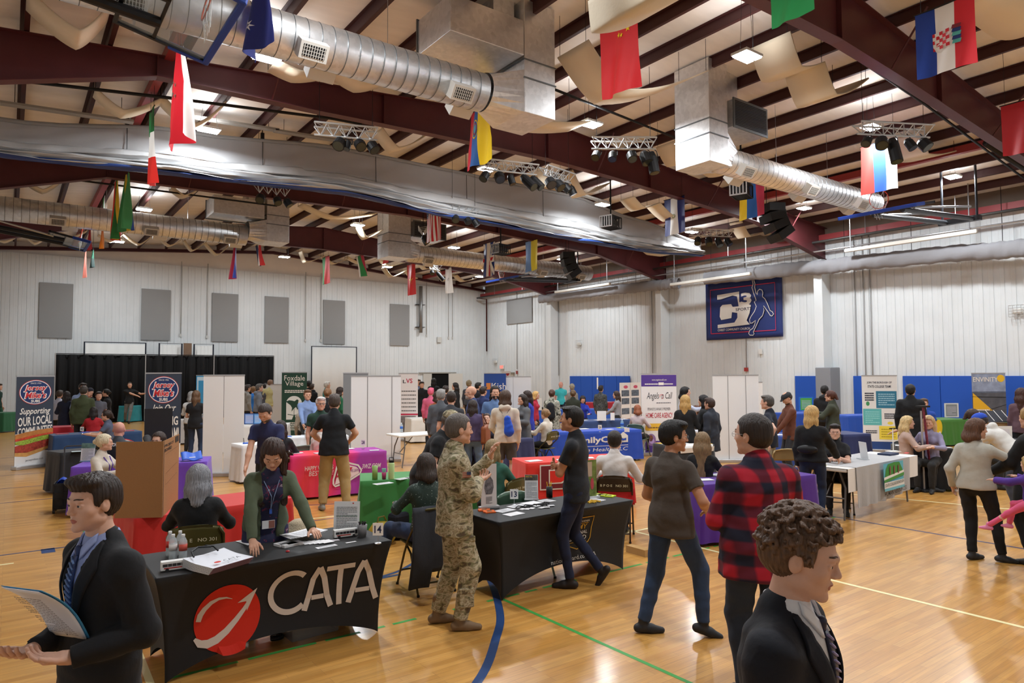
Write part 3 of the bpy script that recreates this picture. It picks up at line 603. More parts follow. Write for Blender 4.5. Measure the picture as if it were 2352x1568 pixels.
def linearray(px, py, z, ang, label):
 p = at(px, py, z); t = empty('line_array_speaker', p, ang, label, 'loudspeaker', 'black line array loudspeakers')
 y = 0; z_ = 0; a = 0
 for k in range(4):
  c = Vector((0, y, z_)); rot = Matrix.Rotation(a, 3, 'X')
  MB().box(c, (.75, .5, .25), rot).build('speaker_box', M_BLK, t, bevel=.015)
  a -= R(12); y -= .04 + .05 * k; z_ -= .25
 MB().tube([(-.3, 0, .12), (-.3, 0, zroof(p[0]) - z)], .01, 5).build('suspension_cable', M_DARK, t); MB().tube([(.3, 0, .12), (.3, 0, zroof(p[0]) - z)], .01, 5).build('suspension_cable', M_DARK, t)
linearray(1772, 480, 7.0, R(60), 'black curved line array loudspeaker beside the near frame at right')
linearray(1303, 588, 7.0, R(60), 'black curved line array loudspeaker right of the pale blue and yellow flag')
# ------------------------------------------------------------------ folded basketball hoops
M_PADB = mat('#1e3f98', .5); M_GLASS = mat('#9aa5a8', .1, alpha=.35); M_STL = mat('#222326', .4, .3)
def hoop(loc, ang, label, scale=1.0, armL=3.2, mcol=M_STL, tilt=R(78), lean=0.0, postz=None):
 """backboard swung up under the roof: local +x is where the arm comes from"""
 t = empty('basketball_hoop', loc, ang, label, 'basketball hoop', 'folded basketball hoops')
 rot = Matrix.Rotation(tilt, 3, 'Y'); 
 def T(x, y, z): return rot @ Vector((x, y, z))
 bb = MB().box(T(0, 0, 0), (.012, 1.8, 1.05), rot).build('backboard', M_GLASS, t)
 fr = MB()
 for s in (-1, 1): fr.box(T(0, s * .9, 0), (.06, .05, 1.1), rot); 
 fr.box(T(0, 0, .54), (.06, 1.85, .05), rot).box(T(0, 0, 0.1), (.04, 1.8, .04), rot); fr.build('board_frame', mcol, t)
 pd = MB().box(T(0, 0, -.55), (.09, 1.88, .08), rot)
 for s in (-1, 1): pd.box(T(0, s * .92, -.33), (.09, .07, .5), rot)
 pd.build('edge_padding', M_PADB, t, bevel=.015)
 c = T(-.3, 0, -.3); ring = [c + rot @ Vector((.23 * math.cos(a), .23 * math.sin(a), 0)) for a in np.linspace(0, 2 * math.pi, 20)]
 MB().tube(ring, .01, 6, False).build('rim', mat('#c8431f', .4), t)
 nt_ = MB()
 for k in range(10):
  a = 2 * math.pi * k / 10; nt_.tube([c + rot @ Vector((.23 * math.cos(a), .23 * math.sin(a), 0)), c + rot @ Vector((.15 * math.cos(a + .5), .15 * math.sin(a + .5), 0)) + Vector((0, 0, -.2)), c + rot @ Vector((.12 * math.cos(a), .12 * math.sin(a), 0)) + Vector((0, 0, -.4))], .004, 4)
  nt_.tube([c + rot @ Vector((.23 * math.cos(a), .23 * math.sin(a), 0)), c + rot @ Vector((.15 * math.cos(a - .5), .15 * math.sin(a - .5), 0)) + Vector((0, 0, -.2))], .004, 4)
 nt_.build('net', mat('#d8d8d4', .8), t)
 for s in (-.35, .35): MB().tube([T(.05, s, .1), T(.05, s, .1) + Vector((armL, 0, lean))], .07, 10).build('arm', mcol, t)
 MB().tube([T(.05, -.5, .4), T(.05, -.5, .4) + Vector((armL * .8, 0, lean * .8 + .25))], .03, 8).tube([T(.05, .5, .4), T(.05, .5, .4) + Vector((armL * .8, 0, lean * .8 + .25))], .03, 8).build('brace', M_CHR, t)
 e = T(.05, 0, .1) + Vector((armL, 0, lean)); MB().box(e, (.15, 1.1, .14)).build('crossbar', mcol, t)
 zt = zroof(loc[0]) - loc[2] - .1
 for s in (-.45, .45): MB().tube([e + Vector((0, s, 0)), Vector((e.x, s, zt))], .035, 8).build('drop_post', mcol, t)
 return t
hoop((1.5, 8.75, 6.45), R(180), 'black folded basketball hoop with a glass board close overhead at upper left', armL=2.9, lean=.3)
hoop((1.45, 26.3, 6.5), R(180), 'black folded basketball hoop at far left under the duct', armL=3.2, lean=.4)
hoop((17.8, 8.15, 6.2), R(0), 'folded basketball hoop with blue edge padding near the right wall', mcol=mat('#3d4045', .35, .5), armL=4.4, lean=.35)
hoop((18.35, 25.2, 6.5), R(0), 'folded basketball hoop with blue padding at far centre', mcol=mat('#3d4045', .35, .5), armL=3.8, lean=.2)
# ------------------------------------------------------------------ pipes, rails and rolled netting by the right wall
def run(name, pts, r, m, label, cat, group=None, n=8):
 p0 = Vector([float(c) for c in pts[0]]); o = MB().tube([Vector([float(c) for c in q]) - p0 for q in pts], r, n).build(name, m, None, smooth=True, loc=p0); return tag(o, label, cat, group)
o = run('sprinkler_pipe', [(24.6, 37.2, 7.08), (24.6, -3.5, 7.02)], .05, mat('#4a4a49', .4, .5), 'long dark sprinkler pipe running along the right wall', 'pipe')
for i in range(14): MB().tube([(0, -2 - i * 2.9, 0), (0, -2 - i * 2.9, zroof(24.6) - 7.08)], .012, 5).build('hanger_rod', M_CHR, o)
run('sprinkler_pipe', [(24.6, 37.2, 7.08), (25.35, 37.2, 7.05), (25.35, 37.2, 3.6)], .05, mat('#4d2a28', .5), 'dark sprinkler riser pipe in the far corner', 'pipe')
for (y0, y1, z, lab) in ((28.9, 24.6, 6.62, 'white screen bar at far right wall, leftmost of three'), (20.7, 16.5, 6.15, 'white screen bar above the blue sports banner'), (12.6, 8.4, 6.5, 'white screen bar nearest on the right wall')):
 t = empty('screen_housing', (24.3, y1, z), 0, lab, 'projection screen', 'white screen bars along the right wall')
 MB().box((0, (y0 - y1) / 2, 0), (.14, y0 - y1, .12)).build('housing', mat('#dcdad2', .4), t, bevel=.02)
 for f in (0.05, .95): MB().tube([(0, (y0 - y1) * f, .06), (0, (y0 - y1) * f, zroof(24.3) - z)], .02, 6).build('hanger_rod', M_CHR, t)
def nrol(pts, r, label):
 p0 = Vector([float(c) for c in pts[0]]); P = smooth_pts([tuple(float(c) for c in q) for q in pts], 14)
 def fn(u, v):
  k = u * (len(P) - 1); i = min(int(k), len(P) - 2); c = Vector(P[i]).lerp(Vector(P[i + 1]), k - i) - p0; a = v * 2 * math.pi
  rr = r * (1 + .05 * math.sin(u * 120 + a * 2) + .06 * math.sin(u * 31 + a * 3 + 2) + .04 * math.sin(u * 260 + a)); return c + Vector((rr * .8 * math.cos(a), 0, rr * 1.25 * math.sin(a)))
 o = MB().grid(fn, 160, 16).build('rolled_netting', mat('#88888c', .75, bump=.6, bscale=7), None, smooth=True, loc=p0); tag(o, label, 'rolled netting', 'grey rolled netting along the right wall')
 for u in np.linspace(.03, .97, 6): c = Vector(P[int(u * (len(P) - 1))]) - p0; MB().tube([c, (c.x, c.y, zroof(24.6) - p0.z)], .01, 4).build('cord', M_DARK, o)
G = [atx(a, b, 24.75) for a, b in [(1240, 687), (1350, 672), (1500, 656), (1560, 650)]]
nrol([tuple(g) for g in G], .2, 'grey rolled netting on the right wall, far piece')
G = [atx(a, b, 24.75) for a, b in [(1620, 640), (1780, 622), (1900, 612), (2000, 600), (2200, 582), (2352, 570), (2450, 560)]]
nrol([tuple(g) for g in G], .22, 'grey rolled netting on the right wall, near piece above the sports banner')
run('rail', [(24.5, 30, 6.75), (24.5, 3, 6.62)], .03, M_CHR, 'thin metal rail holding the rolled netting', 'rail')
# heater strips and pipes under roof
run('pipe', [aty(0, 180, 15.3), aty(400, 226, 15.3), aty(760, 272, 15.3), aty(830, 285, 15.3)], .035, M_DARK, 'dark pipe passing left of the spotlight cluster, below the near frame', 'pipe')
run('pipe', [at(1268, 203, 8.3), at(1565, 322, 8.3)], .03, M_DARK, 'dark pipe left of the right square duct drop', 'pipe')
run('pipe', [(9.3, 6.6, 8.55), (12.5, 6.7, 8.5), (16.8, 6.8, 8.3), (24.3, 6.9, 7.6)], .03, M_DARK, 'dark conduit running from the brightest lamp to the right wall', 'pipe')
run('pipe', [(19.3, 6.4, 7.75), (24.4, 6.2, 7.2)], .09, M_BLK, 'thick black pipe near the right wall above the hoop', 'pipe')
run('pipe', [(-2, 23.8, 7.9), (7.4, 23.8, 8.0)], .03, M_DARK, 'dark pipe beyond the second frame at left', 'pipe')
for i, (a, b, c) in enumerate(((0, 236, 17.2), (400, 262, 17.2), (630, 300, 17.2), (1280, 430, 17.6))):
 p = aty(a, b, c); q = p + np.array([2.4, 0, .12 if p[0] < 9 else -.2]); lab = ('far left', 'left', 'middle', 'right')[i]
 t = empty('strip_light', p, 0, 'unlit ribbed strip light above the divider curtain, %s' % lab, 'strip light', 'unlit strip lights')
 mb = MB(); d = Vector([float(k) for k in q - p]); mb.box(d / 2, (2.4, .2, .05), Matrix.Rotation(-math.atan2(d.z, d.x), 3, 'Y')); mb.build('housing', mat('#8d8a84', .5), t)
 for s in (.1, .9): MB().tube([d * s, (d.x * s, 0, zroof(p[0] + d.x * s) - p[2])], .006, 4).build('hanger_rod', M_DARK, t)
# ------------------------------------------------------------------ things on the far wall
for i, x in enumerate((1.05, 5.17, 8.43, 11.11, 14.39, 18.57)):
 o = MB().box((0, 0, 0), (1.3, .06, 2.53)).build('acoustic_panel', M_GREY, None, bevel=.008, loc=(x + .65, YB - .05, 5.135))
 tag(o, 'grey acoustic panel on the far wall, %s from the left' % ('first', 'second', 'third', 'fourth', 'fifth', 'sixth')[i], 'acoustic panel', 'grey acoustic panels')
o = MB().box((0, 0, 0), (.06, 2.6, 1.5)).build('acoustic_panel', M_GREY, None, bevel=.008, loc=(XR - .05, 33.75, 6.0)); tag(o, 'wide grey acoustic panel high on the right wall', 'acoustic panel', 'grey acoustic panels')
M_PAD = mat('#1d50ae', .55, bump=.2, bscale=4)
def wallpad(y0, y1, n, label, digit=None, z0=.12, z1=1.97):
 t = empty('wall_pad', (XR - .05, y0, z0), 0, label, 'wall padding', 'blue wall pads'); w_ = (y1 - y0) / n
 for i in range(n): MB().box((-.03, w_ * (i + .5), (z1 - z0) / 2), (.06, abs(w_) - .012, z1 - z0)).build('pad_section', M_PAD, t, bevel=.012)
 if digit:
  P = Panel((XR - .05 - .064, digit[1], z0 + digit[2]), (0, -1, 0), (0, 0, 1), digit[3], .62, None); P.p = None
  P.o = P.o - np.array([XR - .05, y0, z0]); P.p = t; P.text(digit[0], 0, 1, 0, 1, mat('#e8e8e6', .6), name='number')
wallpad(30.95, 30.45, 1, 'narrow blue wall pad at the far right column'); wallpad(29.0, 24.4, 5, 'wide blue wall pad with a white 1', ('1', 26.8, 1.15, .12))
wallpad(15.35, 14.2, 1, 'narrow blue wall pad left of the grey column'); wallpad(13.0, 12.6, 1, 'narrow blue wall pad right of the grey column')
wallpad(11.25, 5.2, 5, 'wide blue wall pad with a white 2 near the right edge', ('2', 8.75, 1.0, .5))
t = empty('column_pad', (XR - .31, 13.85, 0), 0, 'grey padding round the foot of the column', 'column padding')
MB().box((-.02, 0, 1.2), (.72, .6, 2.2)).build('padding', mat('#85888d', .6), t, bevel=.03)
# conduits
for (x, z) in ((6.95, 4.2), (8.2, 4.15), (13.35, 4.1), (14.25, 4.1), (21.1, 4.6), (22.7, 4.5), (23.0, 4.5)):
 o = run('conduit', [(x, YB - .05, z), (x, YB - .05, 7.9)], .018, mat('#b5b5b1', .5), 'thin wall conduit with an outlet box', 'conduit', 'conduits on the far wall', 6); MB().box((0, 0, -.05), (.08, .06, .14)).build('outlet_box', mat('#c4c4c0', .5), o)
for (y, z) in ((12.87, .4), (12.55, .4), (12.3, .4), (22.9, 2), (30.0, 2), (17.6, 2.3), (34.0, 2.4)):
 run('conduit', [(XR - .05, y, z), (XR - .05, y, 7.3)], .02, mat('#9a9c9d', .45), 'thin vertical conduit on the right wall', 'conduit', 'conduits on the right wall', 6)
t = empty('exhaust_pipe', (20.6, YB - .2, 4.7), 0, 'grey flue pipe on brackets high on the far wall', 'pipe')
MB().tube([(0, 0, 0), (0, 0, 2.9)], .11, 12).build('pipe_body', mat('#8b8c8c', .4, .6), t, smooth=True)
for z in (.35, 1.75): MB().box((0, .08, z), (.6, .24, .03)).build('bracket', M_DARK, t)
def caged_light(loc, nrm, label):
 t = empty('caged_light', loc, 0, label, 'wall light', 'caged wall lights'); m = MB()
 for k in range(5):
  o_ = -.22 + k * .11
  m.tube([(-.02, o_, -.18), (-.16, o_, -.18), (-.16, o_, .18), (-.02, o_, .18)], .006, 4); m.tube([(-.16, -.22, -.18 + k * .09), (-.16, .22, -.18 + k * .09)], .006, 4)
 m.build('wire_cage', mat('#a0a09e', .5), t); MB().box((-.07, 0, 0), (.1, .3, .16)).build('lamp_body', mat('#e4e4e0', .4), t, bevel=.03)
caged_light((XR - .03, 28.2, 3.75), 0, 'caged white wall light above the blue pads'); caged_light((XR - .03, 7.75, 4.0), 0, 'caged white wall light near the right edge')
caged_light((XR - .03, 36.3, 2.9), 0, 'small caged fixture beside the exit sign')
t = empty('exit_sign', (XR - .06, 35.6, 2.55), 0, 'red lit EXIT sign above the far corner door', 'exit sign')
MB().box((0, 0, 0), (.06, .42, .26)).build('sign_body', mat('#d9d6d0', .5), t); P = Panel((-.031, .17, -.09), (0, -1, 0), (0, 0, 1), .34, .18, t); P.text('EXIT', 0, 1, 0, 1, mat('#e8402f', .5, emit=1.6))
o = MB().box((0, 0, 0), (.1, .14, .16)).build('fire_alarm', mat('#a03531', .4), None, loc=(XR - .08, 17.6, 2.25)); tag(o, 'small red fire alarm above the blank white banner', 'fire alarm')
o = MB().box((0, 0, 0), (.08, .12, .2)).build('fire_alarm', mat('#9a4a48', .4), None, loc=(XR - .07, 34.0, 2.2)); tag(o, 'small red fire alarm box near the far corner', 'fire alarm')
o = MB().box((0, 0, 0), (.06, .16, .22)).build('thermostat', mat('#dadad6', .4), None, loc=(XR - .06, 16.9, 3.0)); tag(o, 'white thermostat box on the right wall', 'thermostat')
o = MB().box((0, 0, 0), (.3, .08, .34)).build('electrical_box', mat('#c9c9c4', .4), None, loc=(22.0, YB - .07, 4.3)); tag(o, 'white electrical box high on the far wall', 'electrical box')
# doors
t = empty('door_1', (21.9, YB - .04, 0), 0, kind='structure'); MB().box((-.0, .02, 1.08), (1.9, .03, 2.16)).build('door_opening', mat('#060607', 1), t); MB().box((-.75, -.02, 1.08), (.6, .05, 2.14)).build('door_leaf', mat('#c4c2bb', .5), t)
MB().box((1.15, -.3, 1.08), (.9, .05, 2.14), Matrix.Rotation(R(-35), 3, 'Z')).build('door_leaf', mat('#cfcdc6', .5), t); MB().box((0, -.02, 2.2), (2.7, .08, .08)).build('door_frame', mat('#9b9890', .5), t)
t = empty('door_2', (XR - .04, 34.9, 0), 0, kind='structure'); MB().box((0, 0, 1.07), (.05, 1.0, 2.14)).build('door_leaf', mat('#b9b3a8', .5), t); MB().box((-.03, 0, 2.17), (.07, 1.25, .08)).build('door_frame', mat('#8a867c', .5), t)
# sports banner
t = empty('sports_banner', (XR - .07, 19.62, 3.58), 0, 'navy sports banner with a leaping player outline on the right wall', 'banner')
Wb, Hb = 3.8, 2.55
def bfn(u, v): return (-.02 - .02 * math.sin(u * 9) * math.sin(v * 7), -u * Wb, v * Hb)
MB().grid(bfn, 20, 14).build('banner_cloth', mat('#26356e', .5), t, smooth=True, solid=.004)
P = Panel((-.055, 0, 0), (0, -1, 0), (0, 0, 1), Wb, Hb, t, .003); WHT = mat('#ddd9d2', .6); M_BN = mat('#26356e', .5); M_PK = mat('#c8324f', .6)
P.line([(.075, .11), (.92, .11), (.92, .88), (.075, .88), (.075, .11)], .035, M_PK, 1, 'border')
P.poly([(.17, .70), (.17, .78), (.47, .80), (.47, .62), (.55, .60), (.62, .55), (.60, .42), (.56, .30), (.60, .23), (.17, .20), (.17, .26), (.40, .28), (.44, .36), (.44, .44), (.37, .46), (.36, .36), (.22, .34), (.20, .40), (.21, .56), (.24, .60), (.36, .60), (.38, .55), (.46, .55), (.44, .72), (.38, .745), (.22, .70)], WHT, 1, 'emblem_letter')
P.text('3', .49, .63, .56, .77, WHT, 2, bold=.04, name='emblem_letter'); P.text('SPORTS', .42, .63, .47, .52, mat('#1a1f38', .6), 3, bold=.01); P.text('CHRIST COMMUNITY CHURCH', .17, .60, .145, .185, WHT, 2, bold=.01)
pl = [(.645, .96), (.655, .90), (.64, .84), (.66, .74), (.69, .62), (.665, .60), (.69, .52), (.665, .44), (.62, .36), (.60, .31), (.605, .25), (.635, .25), (.675, .29), (.665, .22), (.64, .16), (.60, .13), (.585, .08), (.60, .05), (.64, .045), (.655, .07), (.645, .10), (.68, .19), (.72, .30), (.765, .36), (.785, .44), (.78, .52), (.83, .42), (.86, .35), (.88, .34), (.90, .37), (.885, .41), (.86, .43), (.83, .54), (.80, .63), (.77, .67), (.775, .74), (.765, .78), (.735, .80), (.71, .77), (.705, .71), (.69, .74), (.675, .84), (.68, .90), (.668, .945), (.665, .985), (.655, .985), (.645, .96)]
P.poly(pl[:-1], M_BN, 4, 'player_figure'); P.line(pl, .03, WHT, 5, 'player_outline')
# black drape wall with white backdrop frames behind
t = empty('drape_backdrop', (0, 35.9, 0), 0, 'long black pipe and drape backdrop at the far left', 'backdrop'); A = aty(127, 813, 35.9); B = aty(628, 812, 35.9)
def dfn(u, v): x = A[0] + (B[0] - A[0]) * u; return (x, .07 * math.sin(x * 13) + .03 * math.sin(x * 31), .02 + v * 3.05)
MB().grid(dfn, 320, 2).build('black_drape', M_DBLK, t, smooth=True, solid=.01)
for f in (0, .372, .69, 1.0):
 x = A[0] + (B[0] - A[0]) * f; MB().tube([(x, -.12, 0), (x, -.12, 3.12)], .025, 8).build('upright_pole', mat('#b0b0b0', .4, .5), t); MB().box((x, -.1, .01), (.4, .4, .02)).build('base_plate', M_DARK, t)
MB().tube([(A[0], -.02, 3.1), (B[0], -.02, 3.1)], .02, 8).build('top_rail', M_BLK, t)
def frame_goal(px0, px1, py, Y, label, post=True):
 a = aty(px0, py, Y); b = aty(px1, py, Y); t = empty('backdrop_frame', (a[0], Y, 0), 0, label, 'backdrop frame', 'white sheets on black frames'); W = b[0] - a[0]; H_ = a[2]
 MB().tube([(0, 0, 0), (0, 0, H_), (W, 0, H_), (W, 0, 0)], .035, 8).build('frame_tube', mat('#1b2130', .5), t)
 MB().grid(lambda u, v: (.04 + (W - .08) * u, .02 * math.sin(u * 30), .05 + (H_ - .12) * v), 60, 2).build('white_sheet', mat('#d2d2cf', .7), t, smooth=True, solid=.004)
frame_goal(194, 335, 785, 36.7, 'white sheet on a black frame above the drape, left one'); frame_goal(366, 418, 788, 36.8, 'narrow white sheet on a black frame above the drape'); frame_goal(446, 490, 790, 36.8, 'white sheet on a frame right of the wooden post'); frame_goal(716, 819, 795, 36.6, 'tall white sheet on a black frame right of the drape')
p0 = aty(431, 788, 36.6); o = MB().box((0, 0, 0), (.36, .1, p0[2])).build('wooden_board', mat('#7d6450', .7, var=.1), None, loc=(p0[0], 36.6, p0[2] / 2)); tag(o, 'tall brown wooden board standing behind the drape', 'board')
# ------------------------------------------------------------------ tables and cloths
TH = .745
def perimeter(W, D_, n, r=.03):
 """points round a rectangle (0..W, 0..D) with outward normals; s in 0..1 along each side for arches"""
 out = []
 for (a, b, nx, ny) in (((0, 0), (W, 0), 0, -1), ((W, 0), (W, D_), 1, 0), ((W, D_), (0, D_), 0, 1), ((0, D_), (0, 0), -1, 0)):
  L_ = math.hypot(b[0] - a[0], b[1] - a[1]); m = max(6, int(n * L_))
  for i in range(m): s = i / m; out.append((a[0] + (b[0] - a[0]) * s, a[1] + (b[1] - a[1]) * s, nx, ny, s, L_))
 return out
def drape(W, D_, hem, m, parent=None, fold=.035, name='tablecloth', seed=0, dens=26, loc=(0, 0, 0), rz=0, flare=.04, z=TH, freq=None, hems=None):
 rd = random.Random(seed); P = perimeter(W, D_, dens); k0 = [rd.uniform(0, 6) for _ in range(4)]; fr = [rd.uniform(13, 19) for _ in range(4)]; nr = 9; v = []; n = len(P)
 def ring(t, zz):
  for (x, y, nx, ny, s, L_) in P:
   side = 0 if ny < 0 else 1 if nx > 0 else 2 if ny > 0 else 3
   d = s * L_; c = min(s, 1 - s) * L_; w_ = min(1, c / .12)
   f = fold * t * (.6 + .5 * math.sin(fr[side] * d + k0[side]) + .3 * math.sin(fr[side] * 2.3 * d + 1)) * w_ + flare * t
   h = hem if hems is None else hems[side]
   cx = 0; cy = 0
   if c < .12:                                   # corners flare out a little
    e = (1 - c / .12) * flare * 1.4 * t; 
    if ny: cx = e * (-1 if (s < .5) == (ny < 0) else 1)
    else: cy = e * (-1 if (s < .5) == (nx > 0) else 1)
   zr_ = zz if zz is not None else TH - (TH - h) * t + (z - TH)
   v.append((x + nx * f + cx, y + ny * f + cy, zr_ + (0 if t < 1 else .006 * math.sin(d * 9 + side))))
 ring(0, z + .004); 
 for (x, y, nx, ny, s, L_) in P: v.append((x + nx * .008, y + ny * .008, z - .002))
 for i in range(1, nr + 1): ring(i / nr, None)
 R_ = nr + 2; f = [tuple(range(n))]
 for r_ in range(R_ - 1):
  for i in range(n): f.append((r_ * n + i, (r_ + 1) * n + i, (r_ + 1) * n + (i + 1) % n, r_ * n + (i + 1) % n))
 o = MB().add(v, f).build(name, m, parent, loc=loc); o.rotation_euler = (0, 0, rz)
 o.data.polygons.foreach_set('use_smooth', [False] + [True] * (len(f) - 1)); return o
def spandex(W, D_, m, loc, rz, arch=(.16, .13, .16, .13), pinch=.085):
 P = perimeter(W, D_, 30); n = len(P); nr = 14; v = []
 def ring(t):
  for (x, y, nx, ny, s, L_) in P:
   side = 0 if ny < 0 else 1 if nx > 0 else 2 if ny > 0 else 3; c = 4 * s * (1 - s)
   ins = pinch * (1 - (1 - t) ** 2.2)                       # corner edges curve inwards toward the feet
   bow = .05 * math.sin(math.pi * min(1, t)) * c + .03 * t * c
   low = arch[side] * c ** .8; z = TH - (TH - low) * t
   ux, uy = (W / 2 - x) / (W / 2), (D_ / 2 - y) / (D_ / 2)
   v.append((x + ux * ins - nx * bow, y + uy * ins - ny * bow, z))
 for (x, y, nx, ny, s, L_) in P: v.append((x + (W / 2 - x) * .012, y + (D_ / 2 - y) * .012, TH + .006))
 for i in range(nr + 1): ring((i / nr))
 f = [tuple(range(n))]
 for r_ in range(nr + 1):
  for i in range(n): f.append((r_ * n + i, (r_ + 1) * n + i, (r_ + 1) * n + (i + 1) % n, r_ * n + (i + 1) % n))
 o = MB().add(v, f).build('tablecloth', m, None, loc=loc); o.rotation_euler = (0, 0, rz)
 o.data.polygons.foreach_set('use_smooth', [False] + [True] * (len(f) - 1)); return o
def frame2(a, b, z=TH):
 """two pixels on the front edge of a table top -> origin, length, angle"""
 A, B = at(*a, z), at(*b, z); d = B - A; return A, float(np.hypot(d[0], d[1])), math.atan2(d[1], d[0])
def fold_table(W, D_, loc, rz, label, col='#e4e2dc', parent=None, cat='table'):
 t = empty('folding_table', loc, rz, label, cat, 'white folding tables')
 MB().box((W / 2, D_ / 2, TH - .025), (W, D_, .045)).build('tabletop', mat(col, .5), t, bevel=.015)
 ML = mat('#6f7072', .45, .3)
 for x in (.18, W - .18):
  s = 1 if x < W / 2 else -1
  for y in (.1, D_ - .1): MB().tube([(x + s * .05, D_ / 2 + (y - D_ / 2) * .6, TH - .05), (x, y, .45), (x - s * .06, y, .02), (x - s * .06, y, 0)], .014, 8).build('leg', ML, t)
  MB().tube([(x - s * .02, .1, .3), (x - s * .02, D_ - .1, .3)], .011, 6).build('crossbar', ML, t)
  MB().tube([(x, D_ / 2, .32), (x + s * .35, D_ / 2, TH - .05)], .01, 6).build('brace', ML, t)
 return t
def cloth_mat(c, r=.75): return mat(c, r, bump=.25, bscale=8, sheen=.15)
def cloth_table(a, b, D_, col, label, hem=.04, fold=.03, seed=0, W=None, group=None, hems=None, table=True, flare=.035):
 A, L_, ang = frame2(a, b); L_ = W or L_
 if table: 
  ft = fold_table(L_ - .02, D_ - .02, (A[0], A[1], -.006), ang, 'table under the ' + label); ft.location = (A[0] + .01 * math.cos(ang), A[1] + .01 * math.sin(ang), -.006)
 o = drape(L_, D_, hem, cloth_mat(col), seed=seed, loc=(A[0], A[1], 0), rz=ang, fold=fold, hems=hems, flare=flare)
 tag(o, label, 'tablecloth', group or 'coloured tablecloths'); return o, A, L_, ang
def front_panel(o, L_, z0=.05, z1=None, off=.05, tilt=True):
 """print on the front drop; leans with the drop"""
 z1 = z1 or TH
 y = -off; v = np.array([0, (.0 - y) * 0 - 0, z1 - z0]); n = np.linalg.norm(v)
 return Panel((0, y - .004, z0), (1, 0, 0), v / n, L_, n, o, .003)
# ---- near black stretch cover with the red disc logo
M_SPX = mat('#131417', .62, sheen=.05, bump=.05, bscale=200); A1 = at(353, 1333, TH); B1 = at(894, 1243, TH)
T1 = spandex(1.76, .76, M_SPX, (.83, 5.20, 0), 0); tag(T1, 'black stretch table cover with a red disc logo, nearest table at left', 'tablecloth', 'black stretch table covers')
M_CRM = mat('#cbbfb4', .7); M_RDISC = mat('#c4240e', .65)
P = Panel((0, .035, .0), (1, 0, 0), (0, 0, 1), 1.76, TH, T1, .002)
def onspx(o, W, D_):
 """push print meshes out to just in front of the bowed stretch cloth"""
 bv = BVHTree.FromPolygons([v.co for v in o.data.vertices], [tuple(p.vertices) for p in o.data.polygons])
 for c in o.children:
  e = c.get('lay', 1)
  for v in c.data.vertices:
   h = bv.ray_cast(Vector((v.co.x, -.3, v.co.z)), Vector((0, 1, 0)))
   if h[0] is not None: v.co.y = h[0].y - .0025 * (1 + e)
def subdiv_poly(pts, mx=.03):
 out = []
 for i in range(len(pts)):
  a, b = pts[i], pts[(i + 1) % len(pts)]; n = max(1, int(math.hypot(b[0] - a[0], b[1] - a[1]) / mx))
  for k in range(n): out.append((a[0] + (b[0] - a[0]) * k / n, a[1] + (b[1] - a[1]) * k / n))
 return out
def fan_disc(P, a, b, ra, rb, m, rot=0, name='logo_disc', lay=1):
 mb = MB(); v = [P.P(a, b, 1)]; n = 48; nr = 6
 for r_ in range(1, nr + 1):
  for i in range(n):
   t = 2 * math.pi * i / n; q = r_ / nr; xx = ra * q * math.cos(t); yy = rb * q * math.sin(t)
   v.append(P.P(a + (xx * math.cos(rot) - yy * math.sin(rot)) / P.W, b + (xx * math.sin(rot) + yy * math.cos(rot)) / P.H, 1))
 f = [(0, 1 + i, 1 + (i + 1) % n) for i in range(n)]
 for r_ in range(nr - 1):
  for i in range(n): f.append((1 + r_ * n + i, 1 + (r_ + 1) * n + i, 1 + (r_ + 1) * n + (i + 1) % n, 1 + r_ * n + (i + 1) % n))
 o = mb.add(v, f).build(name, m, P.p); o['lay'] = lay; return o
fan_disc(P, .285, .48, .235, .245, M_RDISC, rot=.3)
def lay(o, k): o['lay'] = k; return o
lay(P.line([(.168, .50), (.175, .56), (.19, .61), (.215, .66), (.245, .685), (.275, .68), (.30, .655)], [.035, .04, .036, .03, .02, .012, .002], M_CRM, 2, 'logo_swoosh'), 2)
lay(P.line([(.155, .345), (.175, .29), (.205, .27), (.24, .29), (.28, .35), (.32, .44), (.352, .53), (.378, .63)], [.02, .05, .06, .058, .05, .04, .03, .022], M_CRM, 2, 'logo_arrow'), 2)
lay(P.poly([(.322, .60), (.40, .72), (.362, .50), (.358, .60)], M_CRM, 2, 'logo_arrow'), 2)
for ch, a0, a1, z0_, z1_ in (('C', .455, .60, .38, .83), ('A', .60, .735, .38, .83), ('T', .722, .825, .38, .83), ('A', .80, .945, .38, .83)):
 if ch == 'C':
  cx_, cz_ = .545, .605; pts = [(cx_ + .085 * math.cos(a), cz_ + .205 * math.sin(a)) for a in np.linspace(.85, 2 * math.pi - .85, 30)]; o = P.line(pts, .042, M_CRM, 2, 'lettering')
 elif ch == 'T': o = P.line([(.765, .38), (.765, .5), (.765, .6), (.765, .7), (.765, .79)], .044, M_CRM, 2, 'lettering'); lay(o, 2); o = P.line([(.70, .79), (.74, .79), (.79, .79), (.83, .79)], .04, M_CRM, 2, 'lettering')
 else:
  m_ = (a0 + a1) / 2; o = P.line([(a0 + .008, .38), (a0 + .025, .5), (m_ - .025, .7), (m_, .82)], .044, M_CRM, 2, 'lettering'); lay(o, 2); o = P.line([(m_, .82), (m_ + .025, .7), (a1 - .025, .5), (a1 - .008, .38)], .044, M_CRM, 2, 'lettering'); lay(o, 2)
  o = P.line([(a0 + .04, .50), (m_, .50), (a1 - .04, .50)], .036, M_CRM, 2, 'lettering')
 lay(o, 2)
onspx(T1, 1.76, .76)
